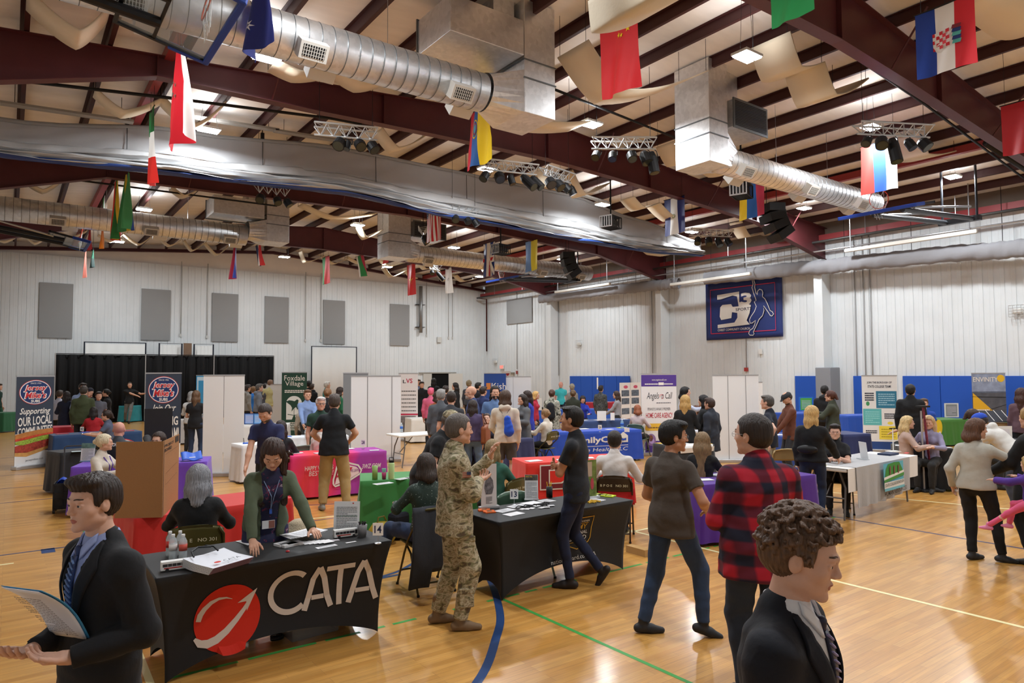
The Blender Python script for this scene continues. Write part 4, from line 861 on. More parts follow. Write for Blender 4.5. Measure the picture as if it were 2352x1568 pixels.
# ---- second black stretch cover
T2 = spandex(1.80, .66, M_SPX, (3.68, 5.2, 0), R(1.0), arch=(.20, .12, .16, .12)); tag(T2, 'black stretch table cover with a gold shield outline, behind the man with crossed arms', 'tablecloth', 'black stretch table covers')
P = Panel((0, 0, 0), (1, 0, 0), (0, 0, 1), 1.80, TH, T2, .002); M_GOLD = mat('#c99a2c', .6); M_WL = mat('#d9d6d0', .7)
lay(P.line([(.50, .86), (.60, .86), (.70, .86), (.70, .7), (.70, .55), (.685, .50), (.60, .42), (.515, .50), (.50, .55), (.50, .7), (.50, .86)], .010, M_GOLD, 2, 'shield_outline'), 2)
for s_, z0_, z1_, c_, a0, a1 in (('PENNSYLVANIA', .79, .82, M_WL, .53, .675), ('ARMY', .69, .76, M_GOLD, .535, .665), ('NATIONAL', .62, .67, M_WL, .525, .675), ('GUARD', .54, .60, M_WL, .535, .67)): lay(P.text(s_, a0, a1, z0_, z1_, c_, 2, bold=.01), 2)
for z_ in (.775, .515): lay(P.line([(.53, z_), (.6, z_), (.67, z_)], .006, M_GOLD, 2, 'rule'), 2)
lay(P.text('nationalguard.com/PA', .40, .74, .27, .345, M_WL, 2, slope=0), 2)
onspx(T2, 1.8, .66)
# ---- draped tables
TT = {}
def ct(key, *a, **k): TT[key] = cloth_table(*a, **k); return TT[key]
ct('red', (310, 1192), (672, 1143), .76, '#c2261f', 'bright red tablecloth in front of the grey-haired seated woman', fold=.03, seed=3)
ct('purple', (163, 1073), (474, 1060), .76, '#6a3fb0', 'purple tablecloth behind the big cardboard board', fold=.035, seed=4)
ct('blk_small', (140, 1040), (186, 1036), .6, '#15151a', 'small black tablecloth behind the rolling crate', seed=5, W=.6)
ct('jersey', (123, 1001), (326, 990), .76, '#1f3c63', 'navy tablecloth with a round logo in front of the seated officer', fold=.04, seed=6)
ct('redfar', (112, 982), (262, 977), .76, '#b32233', 'dark red tablecloth behind the navy one at far left', seed=7)
ct('bluefar', (124, 955), (215, 953), .76, '#23467c', 'blue tablecloth at far left among the standing visitors', seed=8)
ct('teal', (300, 932), (330, 930), .6, '#1f7f86', 'teal tablecloth beside the leaning man at the black drape', seed=9, W=1.2)
ct('green_l', (-30, 948), (8, 948), .76, '#1e5a38', 'dark green tablecloth cut by the left edge', seed=10)
ct('w42', (437, 980), (520, 978), .76, '#d8d6d4', 'white tablecloth with a 42 card behind the blank white banners', seed=11)
ct('grey_l', (412, 965), (440, 964), .76, '#b5b3b0', 'light grey printed tablecloth at left beyond the second sandwich banner', seed=12, W=1.2)
ct('wnavy', (556, 977), (600, 976), .76, '#dcdbd8', 'white tablecloth behind the leaning man in navy', seed=13, W=1.2)
ct('wbag', (556, 1023), (640, 1017), .6, '#dedcda', 'white tablecloth with a blue bag left of the pink one', seed=14)
ct('wmid', (640, 1006), (800, 1000), .5, '#d5dbe2', 'white tablecloth with water bottles behind the pink table', seed=15, hem=.35)
ct('green_fox', (700, 955), (800, 952), .7, '#1e5138', 'dark green tablecloth behind the man in khaki trousers', seed=16)
ct('cream', (945, 962), (1010, 960), .8, '#dedad0', 'cream tablecloth beyond the white folding table, centre left', seed=17)
ct('grn', (828, 1105), (1010, 1098), .72, '#38803f', 'green tablecloth with drink bottles beside the seated woman in dark green', fold=.05, seed=18, W=1.72)
ct('navyround', (1122, 1014), (1226, 1006), .9, '#272b52', 'navy tablecloth beside the visitor in shorts', seed=19, fold=.05)
ct('black_mid', (1189, 985), (1262, 980), .8, '#131516', 'black tablecloth behind the seated woman in a cream sweater', seed=20)
ct('blue_a', (1185, 945), (1250, 942), .8, '#1f4fae', 'blue tablecloth in front of the small wall pad', seed=21)
ct('family', (1253, 994), (1473, 986), .76, '#2145a8', 'royal blue tablecloth with white care lettering', fold=.025, seed=22)
ct('blue_b', (1288, 941), (1402, 939), .76, '#2453ae', 'blue stretch tablecloth below the wide wall pad', seed=23, hem=.25)
ct('navy_w', (1345, 968), (1452, 963), .7, '#27406f', 'navy and white tablecloth left of the purple and white banner', seed=24)
ct('redfair', (1330, 925), (1440, 923), .8, '#b22b3a', 'red tablecloth at the foot of the wide wall pad', seed=25)
ct('nov', (1560, 980), (1640, 976), .8, '#b01d24', 'red tablecloth with NOVA lettering between the banners', seed=26)
ct('blk_ang', (1556, 1026), (1640, 1020), .7, '#2b2e33', 'dark tablecloth with a white runner below the purple and white banner', seed=27)
ct('redD', (1209, 1064), (1470, 1052), .72, '#cf2b20', 'bright red tablecloth with a maroon letter D', fold=.02, seed=28, W=1.8)
ct('purp_r', (1612, 1114), (1874, 1090), .76, '#4a1f86', 'deep purple tablecloth behind the man in the plaid shirt', fold=.03, seed=29)
ct('blue_r', (1803, 1003), (1905, 996), .76, '#223f86', 'dark blue tablecloth left of the long-haired blonde visitor', seed=30)
ct('blue_r2', (1820, 950), (1915, 946), .8, '#1d49ab', 'blue tablecloth in front of the small pad at right', seed=31)
ct('blue_r3', (1950, 955), (2070, 952), .8, '#1f4fb4', 'blue tablecloth behind the borough banner', seed=32)
ct('navy_r', (1935, 998), (2000, 996), .8, '#25305f', 'navy tablecloth behind the seated woman with glasses', seed=33)
ct('env', (2148, 965), (2224, 962), .8, '#3f7a2c', 'green tablecloth with a yellow circle at right', seed=34)
ct('blk_r', (2068, 1028), (2190, 1031), .75, '#121214', 'black tablecloth behind the leaning maroon stand', fold=.05, seed=35)
ct('blk_rr', (2255, 1012), (2372, 1014), .75, '#0f0f12', 'black tablecloth with a dark blue coat over it at the right edge', fold=.05, seed=36)
# pink radio-station cloth with two tones
o, A, L_, ang = ct('pink', (669, 1048), (887, 1035), .74, '#d42a62', 'pink and purple tablecloth behind the man in khaki trousers, number 28', fold=.022, seed=40)
m, nt, b = nodes_mat('pink_purple'); tc = nt.nodes.new('ShaderNodeTexCoord'); sp = nt.nodes.new('ShaderNodeSeparateXYZ'); nt.links.new(tc.outputs['Object'], sp.inputs[0]); ma = nt.nodes.new('ShaderNodeMath'); ma.operation = 'MULTIPLY_ADD'; ma.inputs[1].default_value = -.45; nt.links.new(sp.outputs['Z'], ma.inputs[0]); nt.links.new(sp.outputs['X'], ma.inputs[2])
cr = nt.nodes.new('ShaderNodeValToRGB'); e = cr.color_ramp.elements; e[0].position = 0; e[0].color = (*lin('#dd2c70'), 1); e[1].position = 1; e[1].color = (*lin('#8f2e8c'), 1); q = e.new(.18); q.color = (*lin('#e0353f'), 1); q = e.new(.45); q.color = (*lin('#d52a55'), 1); q = e.new(.56); q.color = (*lin('#c22a86'), 1); q = e.new(.60); q.color = (*lin('#9c2f93'), 1)
mr = nt.nodes.new('ShaderNodeMapRange'); mr.inputs[1].default_value = -.3; mr.inputs[2].default_value = L_; nt.links.new(ma.outputs[0], mr.inputs[0]); nt.links.new(mr.outputs[0], cr.inputs[0]); nt.links.new(cr.outputs[0], b.inputs['Base Color']); b.inputs['Roughness'].default_value = .7; o.data.materials[0] = m
P = front_panel(o, L_, .12, off=.06); P.text('HAPPY VALLEY\u2019S', .13, .42, .60, .72, M_WL, 1, bold=.01); P.text('BEST MIX!', .17, .42, .45, .58, M_WL, 1, shear=.15); P.text('3WZ.COM', .72, .93, .55, .68, M_WL, 1, shear=.3, bold=.01)
P.line([(.42, .18), (.44, .12), (.55, .2), (.70, .42), (.715, .52), (.68, .66), (.60, .72), (.55, .78), (.49, .82), (.46, .7), (.42, .3), (.42, .18)], .03, M_WL, 2, 'badge_outline'); P.poly([(.435, .16), (.55, .24), (.69, .44), (.69, .54), (.66, .62), (.58, .68), (.53, .76), (.49, .78)], mat('#e3cfd2', .7), 1, 'badge'); P.text('3WZ', .45, .62, .36, .62, mat('#c2304a', .7), 3, shear=.3, bold=.03); P.text('95.3FM', .60, .69, .48, .56, mat('#7c2a7a', .7), 3, shear=.2)
P2 = Panel((-.075, .72, .12), (0, -1, 0), (0, 0, 1), .72, .6, o, .003); P2.line([(.3, .2), (.7, .3), (.8, .55), (.6, .75), (.45, .85), (.3, .2)], .03, M_WL, 1, 'badge_outline'); P2.text('FM', .5, .7, .4, .55, M_WL, 1)
o, A, L_, ang = TT['family']; P = front_panel(o, L_, .12, off=.055); P.text('FamilyCare', .24, .80, .50, .80, M_WL, 1, bold=.03); P.line([(.24, .44), (.5, .44), (.84, .44)], .012, M_WL, 1, 'rule'); P.text('Home Health LLC', .24, .84, .24, .38, M_WL, 1, shear=.2)
P.poly([(.74, .55), (.74, .80), (.79, .95), (.84, .80), (.84, .55)], M_WL, 1, 'house_mark'); P.poly([(.76, .62), (.76, .72), (.79, .68), (.82, .72), (.82, .62)], mat('#2145a8', .7), 3, 'house_mark')
o, A, L_, ang = TT['redD']; P = front_panel(o, L_, .1, off=.05); M_MRN = mat('#6d1c25', .7)
P.poly([(.11, .36), (.11, .96), (.36, .96), (.44, .85), (.44, .47), (.36, .36)], M_WL, 1, 'letter_outline'); P.poly([(.12, .39), (.12, .93), (.35, .93), (.425, .83), (.425, .49), (.35, .39)], M_MRN, 2, 'letter'); P.poly([(.19, .50), (.19, .84), (.31, .84), (.355, .77), (.355, .57), (.31, .50)], M_WL, 3, 'letter_outline'); P.poly([(.20, .53), (.20, .81), (.30, .81), (.34, .75), (.34, .59), (.30, .53)], mat('#cf2b20', .7), 4, 'letter')
o, A, L_, ang = TT['nov']; P = front_panel(o, L_, .1, off=.05); P.text('NOVACARE', .05, 1.05, .35, .62, M_WL, 1); P.line([(.05, .72), (.95, .72)], .012, M_GOLD, 1, 'rule')
o, A, L_, ang = TT['jersey']; P = front_panel(o, L_, .1, off=.06); P.ell(.75, .35, .20, .42, mat('#c23a3f', .7), 1); P.ell(.75, .35, .185, .385, M_WL, 2); P.ell(.75, .35, .17, .355, mat('#1f3c63', .7), 3); P.text('Jersey', .64, .86, .38, .6, mat('#c5303a', .7), 4, shear=.2, bold=.03); P.text('Mike\u2019s', .66, .85, .18, .36, mat('#c5303a', .7), 4, shear=.2, bold=.03)
o, A, L_, ang = TT['env']; P = front_panel(o, L_, .1, off=.05); P.ell(.05, .70, .10, .34, mat('#e3c62a', .7), 1)
o, A, L_, ang = TT['grey_l']; P = front_panel(o, L_, .1, off=.05); P.text('person', .3, .1, .5, .7, mat('#333338', .7), 1)
o, A, L_, ang = TT['bluefar']; P = front_panel(o, L_, .1, off=.05); P.text('University', .1, .6, .2, .5, M_WL, 1)
# runners
def runner(key, a0, a1, col, label, hem=.3, lift=.006):
 o, A, L_, ang = TT[key]; D_ = .76; W = (a1 - a0) * L_
 m = MB(); prof = [(-.055, hem), (-.035, TH - .12), (-.018, TH - .01), (-.008, TH + lift), (.3, TH + lift + .001), (.6, TH + lift)]
 m.grid(lambda u, v: (a0 * L_ + W * u, *[prof[min(int(v * 5), 4)][k] + (prof[min(int(v * 5), 4) + 1][k] - prof[min(int(v * 5), 4)][k]) * (v * 5 - min(int(v * 5), 4)) for k in (0, 1)]), 6, 5)
 r = m.build('table_runner', cloth_mat(col), None, loc=(A[0], A[1], 0), solid=.002); r.rotation_euler = (0, 0, ang); return tag(r, label, 'table runner')
runner('blk_ang', .05, .95, '#e8e7e4', 'white runner over the dark table below the purple and white banner', hem=TH - .03)
runner('navyround', -.12, .28, '#b9b4ae', 'grey cloth over the left part of the navy table')
# bare folding tables
A, L_, ang = frame2((917, 1000), (985, 996)); FT1 = fold_table(1.8, .75, (A[0], A[1], 0), ang, 'white folding table with bent legs beside the white banners')
# borough table: seen corner-on
Cn = at(1944, 1078, TH); Rt = at(2103, 1046, TH); d = Rt - Cn; angB = math.atan2(d[1], d[0]); LB = float(np.hypot(d[0], d[1]))
FT2 = fold_table(LB, .76, (Cn[0], Cn[1], 0), angB, 'white folding table with a grey banner cloth, right of the long-haired blonde')
def strip_cloth(a0, a1, hem, col, name, label, z=TH + .004, off=.02, depth=.72, wav=.012, bottom=None, extra=.0):
 prof_n = 14; W = (a1 - a0)
 def fn(u, v):
  x = a0 + W * u
  if v < .5: y = depth * (1 - v / .5) ; zz = z
  else:
   t = (v - .5) / .5; h = bottom(u) if bottom else hem; y = -off - extra * t + wav * math.sin(x * 21) * t; zz = z - (z - h) * t
  return (x, y if v < .5 else y, zz)
 o = MB().grid(fn, 40, prof_n).build(name, cloth_mat(col), None, loc=(Cn[0], Cn[1], 0), smooth=False, solid=.003); o.rotation_euler = (0, 0, angB); return tag(o, label, 'tablecloth', 'cloths over the borough table')
strip_cloth(.0, LB + .02, .42, '#dcdbd8', 'tablecloth', 'short white cloth over the folding table with the borough banner', wav=.006)
BC = strip_cloth(.22, LB * .86, .25, '#a5a6a8', 'banner_cloth', 'grey banner cloth printed with green trees and borough lettering', z=TH + .009, off=.035, bottom=lambda u: .18 + .22 * max(0, u - .5) ** 1.5, wav=.02)
P = Panel((.22, -.080, .18), (1, 0, 0), (0, 0, 1), LB * .86 - .22, .56, BC, .003)
P.rect(.42, .33, .80, 1.0, mat('#5fb0c4', .7), 1); P.poly([(.44, .62), (.46, .85), (.50, .97), (.62, 1.0), (.72, .98), (.77, .8), (.79, .70)], mat('#3f8a3c', .7), 2, 'tree_print'); P.poly([(.42, .56), (.42, .64), (.80, .74), (.80, .64)], mat('#e6e4de', .7), 3); P.poly([(.42, .50), (.42, .57), (.80, .68), (.80, .60)], mat('#4a9144', .7), 4)
for a in (.52, .60, .68): P.poly([(a, .68), (a, .90), (a + .02, .92), (a + .02, .70)], mat('#7c4a44', .7), 5, 'tree_print')
P.rect(.42, .33, .80, .50, mat('#dcdcd6', .7), 4); P.text('STATE COLLEGE BOROUGH', .43, .79, .38, .46, mat('#3c4550', .7), 5, slope=.03); P.rect(.42, .27, .80, .34, mat('#6fb7c8', .7), 5); P.text('HUMAN RESOURCES', .42, .84, .14, .25, mat('#20242b', .7), 5, bold=.01, slope=.05)
# ------------------------------------------------------------------ upright banners
M_SIL = mat('#b9babc', .35, .7)
def banner(pl, pr, H_, col, label, group='upright roll-up banners', off=0.0, backc=None, W=None, z0=.06, top=True):
 A, B = at(*pl), at(*pr); d = B - A; L_ = W or float(np.hypot(d[0], d[1])); ang = math.atan2(d[1], d[0])
 t = empty('roll_up_banner', (A[0], A[1], 0), ang, label, 'banner', group)
 MB().box((L_ / 2, .03, .04), (L_ + .03, .2, .08)).build('base', M_SIL, t, bevel=.012)
 MB().box((L_ / 2, .03, (z0 + H_) / 2), (L_, .004, H_ - z0)).build('banner_sheet', mat(col, .6), t)
 if top: MB().box((L_ / 2, .03, H_), (L_ + .01, .02, .028)).build('top_rail', M_SIL, t)
 MB().tube([(L_ / 2, .06, .05), (L_ / 2, .05, H_ - .02)], .008, 6).build('support_pole', M_SIL, t)
 return Panel((0, .03 - .003, z0), (1, 0, 0), (0, 0, 1), L_, H_ - z0, t, .0022), t
M_SLATE = '#333b49'; M_CR = mat('#e6e0d6', .6)
def sandwich_logo(P, b0, b1):
 cm = (b0 + b1) / 2; rb = (b1 - b0) / 2
 P.ell(.5, cm, .43, rb, mat('#b23a44', .6), 1, 'logo_oval'); P.ell(.5, cm, .415, rb * .95, mat('#ece8e4', .6), 2, 'logo_oval'); P.ell(.5, cm, .395, rb * .9, mat('#1e3162', .6), 3, 'logo_oval')
 RDm = mat('#cf3236', .6)
 for k, m_, e in ((4, mat('#ece8e4', .6), .025), (5, RDm, .0)):
  P.text('Jersey', .20 - e, .80 + e, cm + rb * .05 - e * .3, cm + rb * .55 + e * .3, m_, k, shear=.25, bold=.02 + e); P.text('Mike\u2019s', .22 - e, .78 + e, cm - rb * .48 - e * .3, cm - rb * .0 + e * .3, m_, k, shear=.25, bold=.025 + e)
 P.text('SUBS', .38, .62, cm - rb * .82, cm - rb * .60, M_CR, 4, bold=.03); P.text('SINCE 1956', .36, .64, cm + rb * .66, cm + rb * .78, M_CR, 4)
P, t = banner((34, 1080), (121, 1069), 2.12, M_SLATE, 'slate banner with a red and navy sub shop logo and a big sandwich, far left'); sandwich_logo(P, .68, .96)
P.text('Supporting', .10, .92, .555, .645, M_CR, 1, shear=.35, bold=.015); P.text('OUR LOCAL', .06, .96, .44, .54, M_CR, 1, bold=.02, slope=.02); P.text('COMMUNITIES', .06, .98, .335, .425, M_CR, 1, bold=.02, slope=.02)
P.rect(0, 0, 1, .16, mat('#e4e4e4', .6), 1); P.poly([(0, .12), (1, .18), (1, .40), (0, .36)], mat('#e4e4e4', .6), 1)
P.poly([(0, .28), (0, .355), (.25, .375), (.6, .395), (1, .405), (1, .30), (.5, .29)], mat('#b8763a', .6, var=.15, vscale=12), 2, 'bread_print'); P.poly([(0, .12), (.3, .105), (.7, .15), (1, .20), (1, .29), (.4, .25), (0, .20)], mat('#cf9a58', .6, var=.15, vscale=12), 2, 'bread_print'); P.poly([(0, .16), (.3, .15), (.7, .19), (1, .22), (1, .29), (.5, .27), (0, .23)], mat('#a03e30', .6, var=.4, vscale=25), 3, 'filling_print')
P.poly([(0, .245), (.2, .235), (.5, .26), (.8, .28), (1, .30), (1, .335), (.7, .325), (.4, .30), (.15, .285), (0, .275)], mat('#8fa53c', .6, var=.45, vscale=40), 4, 'filling_print'); P.poly([(0, .28), (.3, .30), (.7, .33), (1, .34), (1, .36), (.5, .34), (0, .305)], mat('#c2452c', .6, var=.3, vscale=30), 5, 'filling_print'); P.text('jerseymikes.com', .28, .75, .045, .075, mat('#34363c', .6), 2, slope=.008)
P, t = banner((330, 1098), (413, 1093), 2.17, M_SLATE, 'slate banner with a red and navy sub shop logo behind the cardboard board'); sandwich_logo(P, .70, .97); P.text('Join Our', .17, .86, .60, .69, M_CR, 1, shear=.35, bold=.015); P.text('WINNING', .08, .92, .48, .57, M_CR, 1, bold=.025); P.text('TEAM!', .55, .95, .30, .46, M_CR, 1, bold=.03); P.rect(.8, 0, 1, .30, M_CR, 1)
# blank backs
P, t = banner((463, 1095), (510, 1094), 2.12, '#e4e2df', 'blank white banner back, left of a joined pair', 'blank banner backs')
P, t = banner((511, 1094), (558, 1093), 2.12, '#e4e2df', 'blank white banner back, right of a joined pair', 'blank banner backs')
M_SEAML = mat('#8f8d8c', .5)
P, t = banner((805, 1062), (920, 1060), 2.08, '#e0dfdf', 'wide blank white banner back beside the pink table', 'blank banner backs'); P.line([(.33, 0), (.33, 1)], .02, M_SEAML, 1, 'seam'); P.line([(.82, 0), (.82, 1)], .02, M_SEAML, 1, 'seam')
P, t = banner((789, 1045), (830, 1040), 2.16, '#77797b', 'grey banner back behind the wide white one', 'blank banner backs', W=.85)
P, t = banner((1641, 1062), (1747, 1062), 2.06, '#e0dfdd', 'wide blank white banner back behind the man in the plaid shirt', 'blank banner backs'); P.line([(.33, 0), (.33, 1)], .015, M_SEAML, 1, 'seam'); P.line([(.72, 0), (.72, 1)], .015, M_SEAML, 1, 'seam')
P, t = banner((597, 985), (640, 985), 1.75, '#cfcdc9', 'pale banner back left of the green retirement banner', 'blank banner backs', W=1.15)
P, t = banner((1146, 984), (1196, 984), 2.0, '#d8d8d8', 'white banner back behind the visitor in the hoodie', 'blank banner backs', W=1.25); P.line([(.45, 0), (.45, 1)], .01, M_SEAML, 1, 'seam')
P, t = banner((1730, 1030), (1748, 1030), 1.85, '#d6d5d3', 'narrow white banner edge right of the wide blank one', 'blank banner backs', W=.3)
# retirement village
P, t = banner((645, 1010), (700, 1010), 2.2, '#254436', 'dark green retirement village banner with a white bird emblem', W=.84); P.text('Foxdale', .1, .92, .875, .955, M_CR, 1); P.text('Village', .14, .86, .775, .865, M_CR, 1); P.lines(.12, .9, .69, .74, 2, M_CR, 1, fill=.6)
arch = [(.19, .28), (.81, .28)] + [(.5 + .31 * math.cos(a), .53 + .11 * math.sin(a)) for a in np.linspace(0, math.pi, 16)]; P.poly(arch, mat('#dfe0da', .6), 1, 'emblem'); M_FG = mat('#254436', .6)
P.poly([(.17, .555), (.3, .575), (.42, .57), (.52, .56), (.62, .59), (.68, .575), (.66, .53), (.70, .47), (.64, .43), (.58, .47), (.50, .45), (.40, .40), (.42, .46), (.36, .50), (.25, .53)], M_FG, 2, 'bird'); P.line([(.25, .36), (.5, .345), (.75, .36)], .02, M_FG, 2, 'weather_vane'); P.line([(.5, .28), (.5, .46)], .015, M_FG, 2, 'weather_vane'); P.poly([(.42, .28), (.47, .33), (.53, .36), (.57, .30), (.60, .28)], M_FG, 3, 'weather_vane'); P.lines(.3, .95, .12, .25, 5, M_CR, 1, fill=.5)
P, t = banner((915, 1012), (948, 1012), 2.15, '#d5cdc9', 'pale banner with LVS letters, right of the wide white banner', W=.62); P.text('L', .22, .38, .85, .9, mat('#2a2a2e', .6), 1, bold=.02); P.text('VS', .38, .72, .85, .92, mat('#b5304a', .6), 1, bold=.02)
for k in range(6): P.lines(.15, .9, .42 + k * .06, .44 + k * .06, 1, mat('#55504e', .6), 1, seed=k, fill=.7)
P.rect(0, .36, 1, .385, mat('#b5304a', .6), 1); P.rect(.1, .1, .9, .35, mat('#77706e', .6, var=.5, vscale=9), 1)
P, t = banner((1112, 985), (1147, 985), 2.14, '#23468c', 'blue bank banner behind the bearded man', W=.85); P.text('Kish', .35, 1.0, .70, .82, M_CR, 1); P.rect(.1, .70, .3, .82, mat('#c77a3c', .6), 1); P.rect(.3, .62, .9, .66, mat('#c9822e', .6), 1)
P, t = banner((1476, 1046), (1557, 1044), 2.1, '#dcd9d6', 'white home care banner with a purple top band'); M_PUR = mat('#4f3585', .6)
P.rect(0, .84, 1, .985, M_PUR, 1); P.text('www.angelsoncall.com', .3, .72, .905, .935, M_CR, 2); P.lines(.1, .48, .862, .885, 1, M_CR, 2, fill=.6); P.rect(.49, .855, .64, .89, M_CR, 2); P.lines(.65, .9, .862, .885, 1, M_CR, 2, fill=.6)
P.text('Angels  n Call', .15, .88, .655, .765, mat('#3a3a42', .6), 1, shear=.3); P.line([(.52, .70), (.53, .73), (.56, .74), (.575, .72), (.59, .74), (.62, .73), (.62, .70), (.575, .68)], .012, mat('#c33b48', .6), 1, 'heart'); P.lines(.42, .83, .625, .64, 1, mat('#55555c', .6), 1, fill=.6)
P.text('PENNSYLVANIA\u2019S PREMIER', .17, .82, .535, .57, mat('#4a4a52', .6), 1); P.text('HOME CARE AGENCY', .12, .88, .44, .505, mat('#b52c40', .6), 1, bold=.012); P.poly([(.09, .30), (.11, .36), (.15, .37), (.9, .37), (.9, .28), (.15, .28), (.11, .285)], mat('#dcae3a', .6), 1); P.lines(.2, .8, .31, .34, 1, mat('#7c5a2a', .6), 2, fill=.5)
P.rect(.09, 0, .9, .15, M_PUR, 1); P.ell(.26, .165, .13, .075, mat('#8a6f9c', .6), 2); P.ell(.25, .185, .06, .04, mat('#7a4f3c', .6), 3); P.ell(.27, .15, .07, .035, mat('#b8a0d8', .6), 3)
P, t = banner((1984, 1037), (2056, 1039), 2.02, '#dcdcda', 'borough hiring banner with teal and yellow blocks', W=.84); TL, T2c, YY = mat('#2f7390', .6), mat('#5fb3b4', .6), mat('#e3cf4a', .6); P.text('JOIN THE BOROUGH OF', .15, .85, .885, .92, mat('#22283c', .6), 1, bold=.02); P.text('STATE COLLEGE TEAM!', .17, .83, .835, .87, mat('#22283c', .6), 1, bold=.02)
P.rect(.40, .56, .98, .79, TL, 1); P.rect(.02, .33, .54, .55, T2c, 1); P.rect(.46, .14, .97, .32, YY, 1); P.rect(.0, 0, 1, .11, mat('#27447c', .6), 1); P.lines(.46, .92, .60, .77, 6, mat('#9cc4d4', .6), 2); P.lines(.08, .48, .36, .53, 6, mat('#8fd0d0', .6), 2); P.lines(.52, .92, .17, .30, 4, mat('#b09c2a', .6), 2)
P.lines(.08, .34, .66, .78, 4, mat('#22283c', .6), 1, fill=.6); P.lines(.62, .92, .42, .5, 3, mat('#22283c', .6), 1, fill=.6); P.lines(.08, .4, .22, .27, 2, mat('#22283c', .6), 1, fill=.6); P.ell(.16, .62, .05, .03, mat('#3f8f5a', .6), 1); P.ell(.78, .36, .08, .02, YY, 1)
P, t = banner((2238, 1012), (2312, 1012), 2.06, '#7d8290', 'solar company banner with a yellow sun disc at right', W=1.0); P.rect(0, .70, 1, 1, mat('#8f9bb5', .6, var=.25, vscale=4), 1); P.rect(0, .2, 1, .72, mat('#55575f', .6, var=.2, vscale=5), 1); P.text('ENVINITY', .04, .78, .87, .94, M_CR, 2, bold=.01); P.ell(.86, .92, .11, .055, mat('#e6b92a', .6), 3)
P.poly([(.02, .36), (.02, .70), (.74, .36)], mat('#e3b02a', .6), 2); P.lines(.08, .5, .40, .46, 2, M_CR, 3, fill=.6); P.rect(0, .18, 1, .34, mat('#5f7f45', .6, var=.3, vscale=6), 2); P.line([(0, .64), (1, .63)], .02, M_DARK, 2, 'roof_line'); P.line([(.5, .44), (1, .52)], .015, M_DARK, 2, 'roof_line')
P, t = banner((448, 985), (482, 985), 2.12, '#3f9ad0', 'pale blue and white banner behind the blank pair', W=.95); P.rect(.04, .3, .96, .97, mat('#c4dff0', .6), 1); P.rect(.1, .4, .7, .9, mat('#3f9ad0', .6), 2)
# striped tall pole banner, red P sign
t = empty('display_sign', at(1163, 968) * np.array([1, 1, 0]), -_yaw, 'white sign with a red letter mark above the white banner back', 'sign'); MB().box((0, 0, 1.04), (.04, .04, 2.08)).build('post', M_SIL, t); MB().box((0, 0, 2.05), (.40, .02, .36)).build('sign_board', mat('#dcdad6', .5), t); P = Panel((-.2, -.012, 1.87), (1, 0, 0), (0, 0, 1), .40, .36, t); P.poly([(.1, .3), (.3, .75), (.9, .75), (.75, .45), (.4, .45), (.35, .3)], mat('#9c2a30', .6), 1)
# tri-fold display by the wall
def board(pl, pr, z0, H_, col, label, lean=0.0, name='display_board', cat='display board', W=None, pnl=None, group=None):
 A, B = at(*pl, z0), at(*pr, z0); d = B - A; L_ = W or float(np.hypot(d[0], d[1])); t = empty(name, A, math.atan2(d[1], d[0]), label, cat, group)
 m_ = MB().box((L_ / 2, 0, H_ / 2), (L_, .008, H_)); m_.build('board', mat(col, .6), t)
 MB().tube([(L_ / 2, .005, H_ * .6), (L_ / 2, .12, 0 if z0 > .65 else -z0)], .005 if z0 > .65 else .02, 4).build('stand', M_SIL, t)
 return Panel((0, -.006, 0), (1, 0, 0), (0, 0, 1), L_, H_, t, .0015), t
P, t = board((1424, 962), (1472, 958), .6, 1.2, '#dedad6', 'tall white picture display left of the purple and white banner'); M_PH = mat('#5a6470', .6, var=.6, vscale=12)
for a in (.08, .55):
 P.ell(a + .2, .88, .1, .045, mat('#c2506a', .6), 1)
 for b in (.62, .40, .12): P.rect(a, b, a + .36, b + .17, M_PH, 1, 'photo_print')
P.line([(.5, 0), (.5, 1)], .01, M_SEAML, 1, 'seam')
# papers, cards, small things ------------------------------------------------
def sheet(px, py, w_, h_, rot, col='#e2e3e6', label='white sheet of paper', z=TH + .008, name='paper', cat='paper', th=.002, txt=True, group=None, seed=0, rz0=0.0, n=1, cm=None):
 p = at(px, py, z); o = MB().box((0, 0, th / 2), (w_, h_, th)).build(name, mat(col, .6), None, loc=p); o.rotation_euler = (0, 0, R(rot)); tag(o, label, cat, group)
 if txt: Panel((-w_ / 2, -h_ / 2, th), (1, 0, 0), (0, 1, 0), w_, h_, o, .0006).lines(.12, .88, .12, .85, 9, mat(cm or '#8e9299', .7), 1, seed=seed, fill=.35)
 return o
def number_card(px, py, z, num, label, rz=-_yaw):
 p = at(px, py, z); t = empty('number_card', p, rz, label, 'number card', 'table number cards')
 MB().box((0, 0, .115), (.085, .003, .10)).build('card', mat('#e9e9e7', .6), t); MB().tube([(0, .003, .01), (0, .003, .075)], .002, 5).build('wire_stem', M_CHR, t); MB().lathe([(.028, 0), (.028, .006), (.006, .012), (.001, .013)], n=14).build('clip_base', M_CHR, t)
 Panel((-.0425, -.002, .065), (1, 0, 0), (0, 0, 1), .085, .10, t, .0008).text(num, .16, .84, .2, .8, mat('#1d2b52', .7), 1, bold=.02)
number_card(868, 1248, TH + .006, '14', 'number 14 card on the right end of the logo table'); number_card(1181, 1160, TH + .006, '13', 'number 13 card on the second black stretch table'); number_card(834, 1030, TH + .01, '28', 'number 28 card on the pink and purple table'); number_card(188, 996, TH + .01, '43', 'number 43 card on the navy table at left'); number_card(453, 984, TH + .01, '42', 'number 42 card on the white table'); number_card(1378, 992, TH + .01, '26', 'number 26 card on the royal blue table')
